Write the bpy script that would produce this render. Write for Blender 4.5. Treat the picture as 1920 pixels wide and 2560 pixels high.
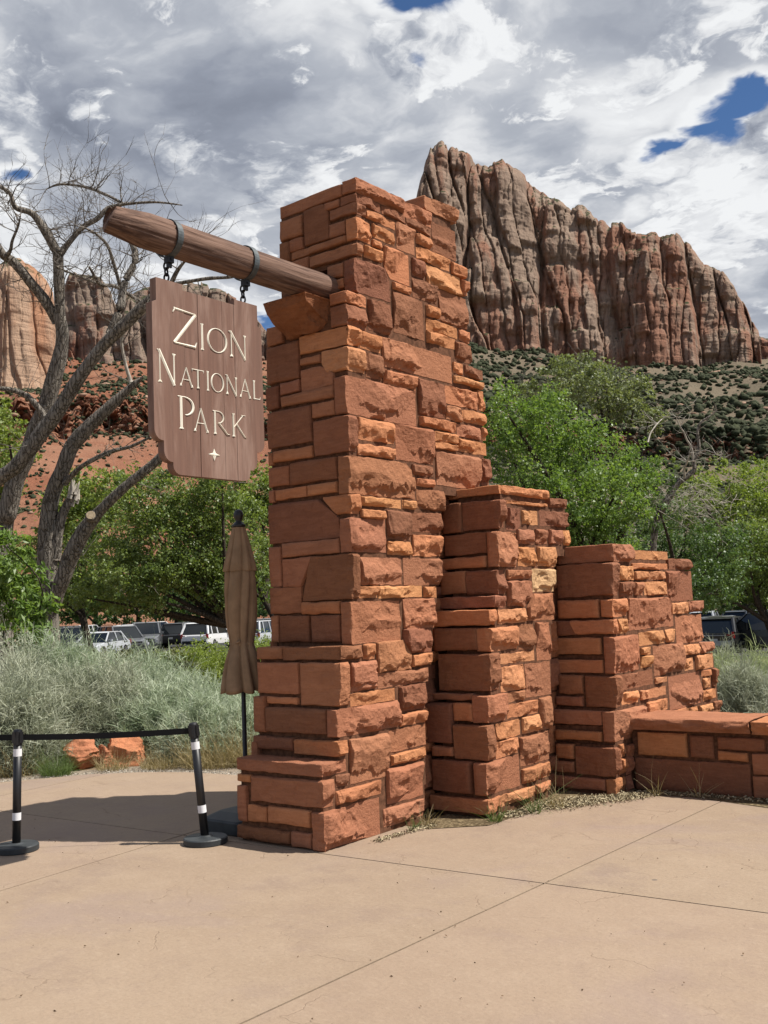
import bpy, math, random
import numpy as np
from mathutils import Matrix, Vector

for _o in list(bpy.data.objects):
    bpy.data.objects.remove(_o)
SC = bpy.context.scene
COL = SC.collection
R_ = math.radians

# ------------------------------------------------------------------ camera
cam_d = bpy.data.cameras.new('camera')
cam = bpy.data.objects.new('camera', cam_d)
COL.objects.link(cam)
SC.camera = cam
YAW, PITCH, ROLL = -0.66069, 0.091034, -0.040843
EYE = 1.85
def _camrot():
    cy, sy, cp, sp = math.cos(YAW), math.sin(YAW), math.cos(PITCH), math.sin(PITCH)
    fwd = Vector((sy*cp, cy*cp, sp)); right = Vector((cy, -sy, 0)); up = right.cross(fwd)
    c, s = math.cos(ROLL), math.sin(ROLL)
    r2 = c*right + s*up; u2 = -s*right + c*up
    return r2, u2, fwd
_r, _u, _f = _camrot()
cam.matrix_world = Matrix(((_r.x, _u.x, -_f.x, 0), (_r.y, _u.y, -_f.y, 0), (_r.z, _u.z, -_f.z, EYE), (0, 0, 0, 1)))
cam_d.sensor_fit = 'VERTICAL'
cam_d.sensor_height = 36.0
cam_d.lens = 2586.2/2560*36.0
cam_d.clip_start = 0.05
cam_d.clip_end = 20000

# ------------------------------------------------------------------ sun, sky, exposure
SUN_DIR = Vector((0.566, 0.316, 1.0)).normalized()
sun_d = bpy.data.lights.new('sun', 'SUN')
sun_d.energy = 5.0
sun_d.angle = R_(0.53)
sun_d.color = (1.0, 0.95, 0.87)
sun = bpy.data.objects.new('sun', sun_d)
COL.objects.link(sun)
sun.rotation_euler = SUN_DIR.to_track_quat('Z', 'Y').to_euler()
sun.location = (6, 4, 12)

SC.view_settings.view_transform = 'Standard'
SC.view_settings.look = 'None'
SC.view_settings.exposure = 0.62
SC.view_settings.gamma = 1.0
SC.view_settings.use_curve_mapping = False

class NT:
    """tiny node-tree helper"""
    def __init__(self, tree):
        self.t = tree; self.n = tree.nodes; self.l = tree.links
    def node(self, typ, **kw):
        nd = self.n.new(typ)
        for k, v in kw.items():
            setattr(nd, k, v)
        return nd
    def put(self, sock, v):
        if isinstance(v, bpy.types.NodeSocket):
            self.l.new(v, sock)
        elif v is not None:
            if hasattr(sock.default_value, '__len__') and not hasattr(v, '__len__'):
                v = (v,)*len(sock.default_value)
            if hasattr(v, '__len__') and len(sock.default_value) == 4 and len(v) == 3:
                v = (*v, 1.0)
            sock.default_value = v
    def math(self, op, a, b=None, c=None, clamp=False):
        nd = self.node('ShaderNodeMath', operation=op, use_clamp=clamp)
        for i, v in enumerate((a, b, c)):
            if v is not None: self.put(nd.inputs[i], v)
        return nd.outputs[0]
    def vmath(self, op, a, b=None, scale=None):
        nd = self.node('ShaderNodeVectorMath', operation=op)
        self.put(nd.inputs[0], a)
        if b is not None: self.put(nd.inputs[1], b)
        if scale is not None: self.put(nd.inputs['Scale'], scale)
        return nd.outputs['Value'] if op in ('LENGTH', 'DOT_PRODUCT', 'DISTANCE') else nd.outputs[0]
    def mix(self, f, a, b, blend='MIX'):
        nd = self.node('ShaderNodeMix', data_type='RGBA', blend_type=blend)
        self.put(nd.inputs['Factor'], f)
        self.put(nd.inputs[6], a); self.put(nd.inputs[7], b)
        return nd.outputs[2]
    def ramp(self, f, lo, hi, a=0.0, b=1.0, smooth=True):
        nd = self.node('ShaderNodeMapRange', interpolation_type='SMOOTHSTEP' if smooth else 'LINEAR')
        self.put(nd.inputs['Value'], f)
        for k, v in (('From Min', lo), ('From Max', hi), ('To Min', a), ('To Max', b)):
            self.put(nd.inputs[k], v)
        return nd.outputs['Result']
    def noise(self, vec, scale, detail=4, rough=0.55, dist=0.0, out='Fac'):
        nd = self.node('ShaderNodeTexNoise')
        if vec is not None: self.l.new(vec, nd.inputs['Vector'])
        self.put(nd.inputs['Scale'], scale); self.put(nd.inputs['Detail'], detail)
        self.put(nd.inputs['Roughness'], rough); self.put(nd.inputs['Distortion'], dist)
        return nd.outputs[out]
    def voro(self, vec, scale, feature='F1', out='Distance', rand=1.0):
        nd = self.node('ShaderNodeTexVoronoi', feature=feature)
        if vec is not None: self.l.new(vec, nd.inputs['Vector'])
        self.put(nd.inputs['Scale'], scale); self.put(nd.inputs['Randomness'], rand)
        return nd.outputs[out]
    def comb(self, x, y, z):
        nd = self.node('ShaderNodeCombineXYZ')
        for i, v in enumerate((x, y, z)): self.put(nd.inputs[i], v)
        return nd.outputs[0]
    def sep(self, v):
        nd = self.node('ShaderNodeSeparateXYZ'); self.l.new(v, nd.inputs[0])
        return nd.outputs
    def scalev(self, v, s):
        return self.vmath('MULTIPLY', v, s)

world = bpy.data.worlds.new('World')
SC.world = world
world.use_nodes = True
W = NT(world.node_tree)
W.n.clear()
def build_world():
    out = W.node('ShaderNodeOutputWorld')
    bg = W.node('ShaderNodeBackground')
    bg.inputs['Strength'].default_value = 0.064
    sky = W.node('ShaderNodeTexSky', sky_type='NISHITA')
    sky.sun_disc = False
    sky.sun_elevation = math.asin(SUN_DIR.z)
    sky.sun_rotation = math.atan2(SUN_DIR.x, SUN_DIR.y)
    sky.altitude = 1200
    sky.air_density = 1.0; sky.dust_density = 0.4; sky.ozone_density = 1.6
    tc = W.node('ShaderNodeTexCoord')
    d = tc.outputs['Generated']
    x, y, z = W.sep(d)
    zz = W.math('ADD', W.math('MAXIMUM', z, 0.02), 0.15)
    px = W.math('DIVIDE', x, zz); py = W.math('DIVIDE', y, zz)
    p = W.comb(px, py, 0.0)
    # cumulus layer: warped fractal noise on a flat layer overhead
    warp = W.noise(p, 2.0, 4, 0.55, out='Color')
    warp2 = W.noise(p, 9.0, 4, 0.6, out='Color')
    pw = W.vmath('ADD', p, W.vmath('SCALE', W.vmath('SUBTRACT', warp, (0.5, 0.5, 0.5)), scale=0.30))
    pw = W.vmath('ADD', pw, W.vmath('SCALE', W.vmath('SUBTRACT', warp2, (0.5, 0.5, 0.5)), scale=0.07))
    pws = W.vmath('ADD', pw, (SUN_DIR.x*0.14, SUN_DIR.y*0.14, 0.0))
    off = (3.7, 1.9, 0.0)
    a = W.noise(W.vmath('ADD', pw, off), 2.1, 9, 0.52)
    b = W.noise(W.vmath('ADD', pws, off), 2.1, 4, 0.5)
    puff = W.noise(W.vmath('ADD', pw, (1.3, 7.7, 0)), 5.5, 7, 0.55)
    holes = None
    for hx, hy, rx, k in CLOUD_GAPS:
        dd = W.vmath('LENGTH', W.vmath('SUBTRACT', pw, (hx, hy, 0)))
        g = W.ramp(dd, 0.0, rx, k, 0.0)
        holes = g if holes is None else W.math('MAXIMUM', holes, g)
    dens = W.math('SUBTRACT', W.math('ADD', W.math('MULTIPLY', a, 0.55), W.math('MULTIPLY', puff, 0.45)), holes)
    # a solid deck over the cliffs in front, breaking up into fair-weather cumulus away from it
    deck = W.vmath('LENGTH', W.vmath('SUBTRACT', pw, (-1.05, 1.45, 0)))
    dens = W.math('SUBTRACT', dens, W.ramp(deck, 0.85, 1.5, 0.0, 0.19))
    mask = W.ramp(dens, 0.28, 0.36)
    thick = None
    for hx, hy, rx, k in CLOUD_GREY:
        dd = W.vmath('LENGTH', W.vmath('SUBTRACT', pw, (hx, hy, 0)))
        g = W.ramp(dd, 0.0, rx, k, 0.0)
        thick = g if thick is None else W.math('ADD', thick, g)
    lit = W.math('MULTIPLY', W.math('SUBTRACT', a, b), 1.6)
    br = W.math('ADD', W.math('ADD', 0.62, lit), W.math('MULTIPLY', W.math('SUBTRACT', puff, 0.5), 1.1))
    br = W.math('SUBTRACT', br, thick)
    # thin edges next to the gaps glow white
    br = W.math('ADD', br, W.ramp(dens, 0.34, 0.46, 0.38, 0.0))
    # heaped lower cumulus: billows with crisp sunlit tops
    q2 = W.vmath('ADD', pw, (5.2, 2.6, 0))
    c2 = W.noise(q2, 3.6, 10, 0.60)
    c2s = W.noise(W.vmath('ADD', q2, (SUN_DIR.x*0.07, SUN_DIR.y*0.07, 0)), 3.6, 8, 0.60)
    m2 = W.ramp(W.math('SUBTRACT', c2, W.math('MULTIPLY', thick, .30)), 0.485, 0.545)
    br2 = W.math('ADD', 0.75, W.math('MULTIPLY', W.math('SUBTRACT', c2, c2s), 4.2))
    br2 = W.math('SUBTRACT', br2, W.math('MULTIPLY', thick, .8))
    br2 = W.math('ADD', br2, W.ramp(c2, .47, .60, .22, -.10))
    br = W.math('ADD', W.math('MULTIPLY', br, W.math('SUBTRACT', 1.0, m2)), W.math('MULTIPLY', br2, m2))
    cr = W.node('ShaderNodeValToRGB')
    W.l.new(br, cr.inputs[0])
    e = cr.color_ramp.elements
    e[0].position = 0.0; e[0].color = (2.1, 2.35, 2.95, 1)
    e[1].position = 1.0; e[1].color = (9.0, 9.15, 9.3, 1)
    m = cr.color_ramp.elements.new(0.30); m.color = (3.1, 3.4, 4.1, 1)
    m = cr.color_ramp.elements.new(0.55); m.color = (4.7, 5.0, 5.6, 1)
    m = cr.color_ramp.elements.new(0.78); m.color = (7.7, 7.85, 8.1, 1)
    skyc = W.mix(1.0, sky.outputs[0], (0.62, 0.80, 1.0), 'MULTIPLY')
    c = W.mix(mask, skyc, cr.outputs[0])
    W.l.new(c, bg.inputs['Color'])
    W.l.new(bg.outputs[0], out.inputs['Surface'])
# gaps of blue and the heavy grey bellies, as points of the cloud layer (x/(z+.15), y/(z+.15))
CLOUD_GAPS = [(-0.68, 1.04, .15, .34), (-0.60, 1.06, .14, .32), (-0.485, 1.55, .125, .24), (-0.53, 1.59, .10, .24), (-0.61, 1.60, .08, .26),
              (-0.73, 1.73, .09, .24), (-0.797, 1.154, .07, .18), (-0.895, 1.048, .08, .08), (-1.424, 0.924, .08, .26), (-1.60, 1.65, .22, .18)]
CLOUD_GREY = [(-1.144, 0.87, .34, .22), (-1.16, 1.09, .38, .25), (-1.36, 1.1, .26, .10), (-0.75, 1.30, .14, .14), (-0.47, 1.33, .18, .14), (-0.9, 1.45, .2, .12), (-0.66, 2.3, .35, .16),
              (-.6, 1.42, .13, -.18), (-.75, 1.2, .16, -.12), (-.55, 1.78, .22, -.18), (-1.6, 1.0, .2, -.20)]
build_world()

# ------------------------------------------------------------------ helpers
def hash3(ix, iy, iz, seed=0):
    h = (ix.astype(np.int64)*374761393 + iy.astype(np.int64)*668265263 + iz.astype(np.int64)*2147483647 + seed*144665) & 0xffffffff
    h = ((h ^ (h >> 13))*1274126177) & 0xffffffff
    h = (h ^ (h >> 16)) & 0xffffffff
    return h/4294967295.0
def vnoise(x, y, z=0.0, seed=0):
    x, y, z = np.broadcast_arrays(np.asarray(x, float), np.asarray(y, float), np.asarray(z, float))
    ix, iy, iz = np.floor(x), np.floor(y), np.floor(z)
    fx, fy, fz = x-ix, y-iy, z-iz
    fx, fy, fz = (t*t*(3-2*t) for t in (fx, fy, fz))
    r = 0
    for a in (0, 1):
        for b in (0, 1):
            for c in (0, 1):
                w = (fx if a else 1-fx)*(fy if b else 1-fy)*(fz if c else 1-fz)
                r = r + w*hash3(ix+a, iy+b, iz+c, seed)
    return r*2-1
def fbm(x, y, z=0.0, oct=4, seed=0, gain=.5):
    s, a, f = 0, 1.0, 1.0
    for i in range(oct):
        s = s + a*vnoise(np.asarray(x)*f, np.asarray(y)*f, np.asarray(z)*f, seed+i*17); a *= gain; f *= 2.03
    return s
def ridge(x, y, z=0.0, seed=0):
    return 1-np.abs(vnoise(x, y, z, seed))*2

def mesh_np(name, V, F=None, T=None, smooth=False):
    """mesh from arrays; F = quads (n,4), T = triangles (n,3)"""
    V = np.ascontiguousarray(V, np.float32)
    me = bpy.data.meshes.new(name)
    loops, starts, tot = [], [], 0
    if F is not None and len(F):
        F = np.asarray(F, np.int32); loops.append(F.ravel()); starts.append(np.arange(len(F))*4); tot = F.size
    if T is not None and len(T):
        T = np.asarray(T, np.int32); loops.append(T.ravel()); starts.append(tot+np.arange(len(T))*3)
    L = np.concatenate(loops).astype(np.int32); S = np.concatenate(starts).astype(np.int32)
    me.vertices.add(len(V)); me.vertices.foreach_set('co', V.ravel())
    me.loops.add(len(L)); me.loops.foreach_set('vertex_index', L)
    me.polygons.add(len(S)); me.polygons.foreach_set('loop_start', S)
    if smooth:
        me.polygons.foreach_set('use_smooth', np.ones(len(S), bool))
    me.update(calc_edges=True)
    return me
def obj(name, me, mat=None, parent=None, loc=None, color=None):
    o = bpy.data.objects.new(name, me)
    if mat is not None and me is not None and not me.materials:
        me.materials.append(mat)
    COL.objects.link(o)
    if parent is not None: o.parent = parent
    if loc is not None: o.location = loc
    if color is not None: o.color = (*color[:3], 1.0)
    return o
def tag(o, label=None, cat=None, group=None, kind=None):
    for k, v in (('label', label), ('category', cat), ('group', group), ('kind', kind)):
        if v: o[k] = v
    return o
def thing(name, label, cat, loc=(0, 0, 0), rz=0.0, group=None):
    o = bpy.data.objects.new(name, None)
    o.empty_display_size = 0.2
    COL.objects.link(o)
    o.location = loc; o.rotation_euler = (0, 0, rz)
    return tag(o, label, cat, group)
def struct(name, me, mat):
    return tag(obj(name, me, mat), kind='structure')

class MB:
    """collects verts / faces of simple shapes into one mesh"""
    def __init__(self): self.v = []; self.f = []
    def add(self, V, F):
        n = len(self.v); self.v += [tuple(p) for p in V]; self.f += [tuple(i+n for i in q) for q in F]; return self
    def box(self, c, s, M=None):
        V = [Vector((c[0]+i*s[0]/2, c[1]+j*s[1]/2, c[2]+k*s[2]/2)) for i in (-1, 1) for j in (-1, 1) for k in (-1, 1)]
        if M is not None: V = [M @ v for v in V]
        return self.add(V, [(0, 1, 3, 2), (4, 6, 7, 5), (0, 4, 5, 1), (2, 3, 7, 6), (0, 2, 6, 4), (1, 5, 7, 3)])
    def tube(self, pts, rad, n=8, cap=True):
        pts = [Vector(p) for p in pts]; rings = []
        up = Vector((0.13, 0.29, 1)).normalized()
        for i, p in enumerate(pts):
            d = (pts[min(i+1, len(pts)-1)]-pts[max(i-1, 0)]).normalized()
            a = d.cross(up)
            if a.length < .05: a = d.cross(Vector((1, 0, 0)))
            a.normalize(); b = d.cross(a)
            r = rad[i] if hasattr(rad, '__len__') else rad
            rings.append([p+a*(r*math.cos(2*math.pi*k/n))+b*(r*math.sin(2*math.pi*k/n)) for k in range(n)])
        V = [q for ring in rings for q in ring]; F = []
        for i in range(len(rings)-1):
            for k in range(n):
                F.append((i*n+k, i*n+(k+1) % n, (i+1)*n+(k+1) % n, (i+1)*n+k))
        if cap:
            F.append(tuple(range(n))); F.append(tuple(reversed([(len(rings)-1)*n+k for k in range(n)])))
        return self.add(V, F)
    def lathe(self, prof, n=20, M=None, cap=True):
        V = []; F = []
        for r, z in prof:
            for k in range(n):
                q = Vector((r*math.cos(2*math.pi*k/n), r*math.sin(2*math.pi*k/n), z))
                V.append(M @ q if M is not None else q)
        for i in range(len(prof)-1):
            for k in range(n):
                F.append((i*n+k, i*n+(k+1) % n, (i+1)*n+(k+1) % n, (i+1)*n+k))
        if cap:
            F.append(tuple(reversed(range(n)))); F.append(tuple((len(prof)-1)*n+k for k in range(n)))
        return self.add(V, F)
    def prism(self, poly, d0, d1, fn):
        """poly of 2-D points extruded; fn(a,b,d) -> 3-D"""
        n = len(poly)
        V = [fn(a, b, d0) for a, b in poly]+[fn(a, b, d1) for a, b in poly]
        F = [tuple(range(n)), tuple(reversed(range(n, 2*n)))]
        for i in range(n):
            j = (i+1) % n; F.append((i, i+n, j+n, j))
        return self.add(V, F)
    def mesh(self, name, smooth=False):
        me = bpy.data.meshes.new(name)
        me.from_pydata([tuple(p) for p in self.v], [], self.f)
        if smooth:
            me.polygons.foreach_set('use_smooth', np.ones(len(me.polygons), bool))
        me.update()
        return me
    def obj(self, name, mat, parent=None, smooth=False, color=None, loc=None):
        return obj(name, self.mesh(name, smooth), mat, parent, loc, color)
def fix_normals(me):
    import bmesh
    bm = bmesh.new(); bm.from_mesh(me); bmesh.ops.recalc_face_normals(bm, faces=bm.faces); bm.to_mesh(me); bm.free(); return me

def mat(name, rough=0.8, spec=0.3):
    m = bpy.data.materials.new(name); m.use_nodes = True
    N = NT(m.node_tree); N.n.clear()
    o = N.node('ShaderNodeOutputMaterial'); b = N.node('ShaderNodeBsdfPrincipled')
    N.l.new(b.outputs[0], o.inputs['Surface'])
    b.inputs['Roughness'].default_value = rough
    b.inputs['Specular IOR Level'].default_value = spec
    return m, N, b
def bump(N, b, h, strength=0.4, dist=0.01):
    bp = N.node('ShaderNodeBump'); bp.inputs['Strength'].default_value = strength; bp.inputs['Distance'].default_value = dist
    N.l.new(h, bp.inputs['Height']); N.l.new(bp.outputs[0], b.inputs['Normal'])
def geo_pos(N): return N.node('ShaderNodeNewGeometry').outputs['Position']
def tex_obj(N): return N.node('ShaderNodeTexCoord').outputs['Object']
def plain(name, col, rough=0.6, spec=0.4, metal=0.0, var=0.0, scale=20):
    m, N, b = mat(name, rough, spec)
    b.inputs['Metallic'].default_value = metal
    if var:
        n = N.noise(geo_pos(N), scale, 5, .6)
        c = N.mix(N.ramp(n, .3, .7), tuple(v*(1-var) for v in col), tuple(v*(1+var) for v in col))
        N.put(b.inputs['Base Color'], c)
    else:
        N.put(b.inputs['Base Color'], col)
    return m

# ------------------------------------------------------------------ materials: stone, mortar, concrete
def m_sandstone():
    m, N, b = mat('sandstone', 0.9, 0.15)
    oi = N.node('ShaderNodeObjectInfo')
    pos = geo_pos(N)
    # each stone samples its own stretch of rock
    v = N.vmath('ADD', pos, N.vmath('SCALE', N.comb(oi.outputs['Random'], N.math('MULTIPLY', oi.outputs['Random'], 7.3), N.math('MULTIPLY', oi.outputs['Random'], 3.1)), scale=9.0))
    bed = N.noise(N.scalev(v, (5.0, 5.0, 30.0)), 1.0, 6, .65, .9)      # bedding
    blot = N.noise(v, 5.0, 5, .6)
    grain = N.noise(v, 160.0, 3, .6)
    c = oi.outputs['Color']
    c = N.mix(N.ramp(bed, .32, .70), N.mix(1.0, c, (.88, .85, .83), 'MULTIPLY'), N.mix(1.0, c, (1.07, 1.07, 1.07), 'MULTIPLY'))
    c = N.mix(N.ramp(blot, .42, .72, 0, .5), c, N.mix(1.0, c, (1.14, 1.14, 1.12), 'MULTIPLY'))
    c = N.mix(N.ramp(N.noise(v, 2.2, 5, .7), .50, .74, 0, .5), c, N.mix(1.0, c, (.68, .64, .64), 'MULTIPLY'))
    c = N.mix(N.ramp(N.noise(v, 17.0, 5, .7), .55, .72, 0, .5), c, N.mix(1.0, c, (.62, .56, .54), 'MULTIPLY'))
    c = N.mix(N.ramp(grain, .35, .65, 0.0, .35), c, N.mix(1.0, c, (.72, .70, .70), 'MULTIPLY'))
    N.put(b.inputs['Base Color'], c)
    h = N.math('ADD', N.math('MULTIPLY', bed, .5), N.math('ADD', N.math('MULTIPLY', N.noise(v, 30.0, 7, .72), 1.4), N.math('MULTIPLY', grain, .25)))
    bump(N, b, h, .75, .016)
    return m
M_STONE = m_sandstone()
M_MORTAR = plain('mortar', (.17, .080, .046), .95, .1, var=.35, scale=25)
def m_concrete():
    m, N, b = mat('tan_concrete', 0.85, 0.25)
    p = geo_pos(N)
    big = N.noise(p, .55, 5, .6); mid = N.noise(p, 3.2, 6, .65); fine = N.noise(p, 45, 4, .65)
    c = N.mix(N.ramp(big, .3, .7), (.355, .262, .180), (.405, .305, .212))
    c = N.mix(N.ramp(mid, .42, .75, 0, .5), c, (.455, .350, .250))
    c = N.mix(N.ramp(N.noise(p, 1.3, 6, .7), .50, .70, 0, .6), c, (.295, .215, .165))
    c = N.mix(N.ramp(fine, .30, .62, .5, 0), c, N.mix(1.0, c, (.78, .76, .74), 'MULTIPLY'))
    c = N.mix(N.ramp(N.noise(p, .8, 5, .6, .5), .50, .68, 0, .55), c, (.315, .235, .20))
    c = N.mix(N.ramp(N.noise(N.scalev(p, (14, 22, 1)), 1.0, 6, .75), .52, .72, 0, .45), c, (.50, .40, .29))
    c = N.mix(N.ramp(N.noise(N.scalev(p, (26, 17, 1)), 1.0, 5, .7), .56, .74, 0, .55), c, (.24, .175, .125))
    oi = N.node('ShaderNodeObjectInfo')
    c = N.mix(N.math('MULTIPLY', oi.outputs['Random'], .28), c, (.43, .30, .225))
    # stamped slate-like creases and small dark spots
    w = N.vmath('ADD', p, N.vmath('SCALE', N.noise(p, 2.0, 4, .6, out='Color'), scale=.6))
    cre = N.voro(N.scalev(w, (1.0, 1.0, .01)), 1.5, 'DISTANCE_TO_EDGE')
    crk = N.math('MULTIPLY', N.ramp(cre, 0.0, .012, 1, 0), N.ramp(N.noise(p, 1.7, 3, .5), .50, .62))
    c = N.mix(N.math('MULTIPLY', crk, .35), c, (.22, .145, .095))
    sp = N.voro(p, 1.15, 'F1'); c = N.mix(N.ramp(sp, .020, .028, .7, 0), c, (.13, .11, .10))
    N.put(b.inputs['Base Color'], c)
    h = N.math('SUBTRACT', N.math('ADD', N.math('MULTIPLY', mid, 1.0), N.math('ADD', N.math('MULTIPLY', fine, .3), N.math('MULTIPLY', N.noise(p, 13, 5, .7), .7))), N.math('MULTIPLY', crk, .35))
    bump(N, b, h, .5, .014)
    return m
M_CONC = m_concrete()

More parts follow.
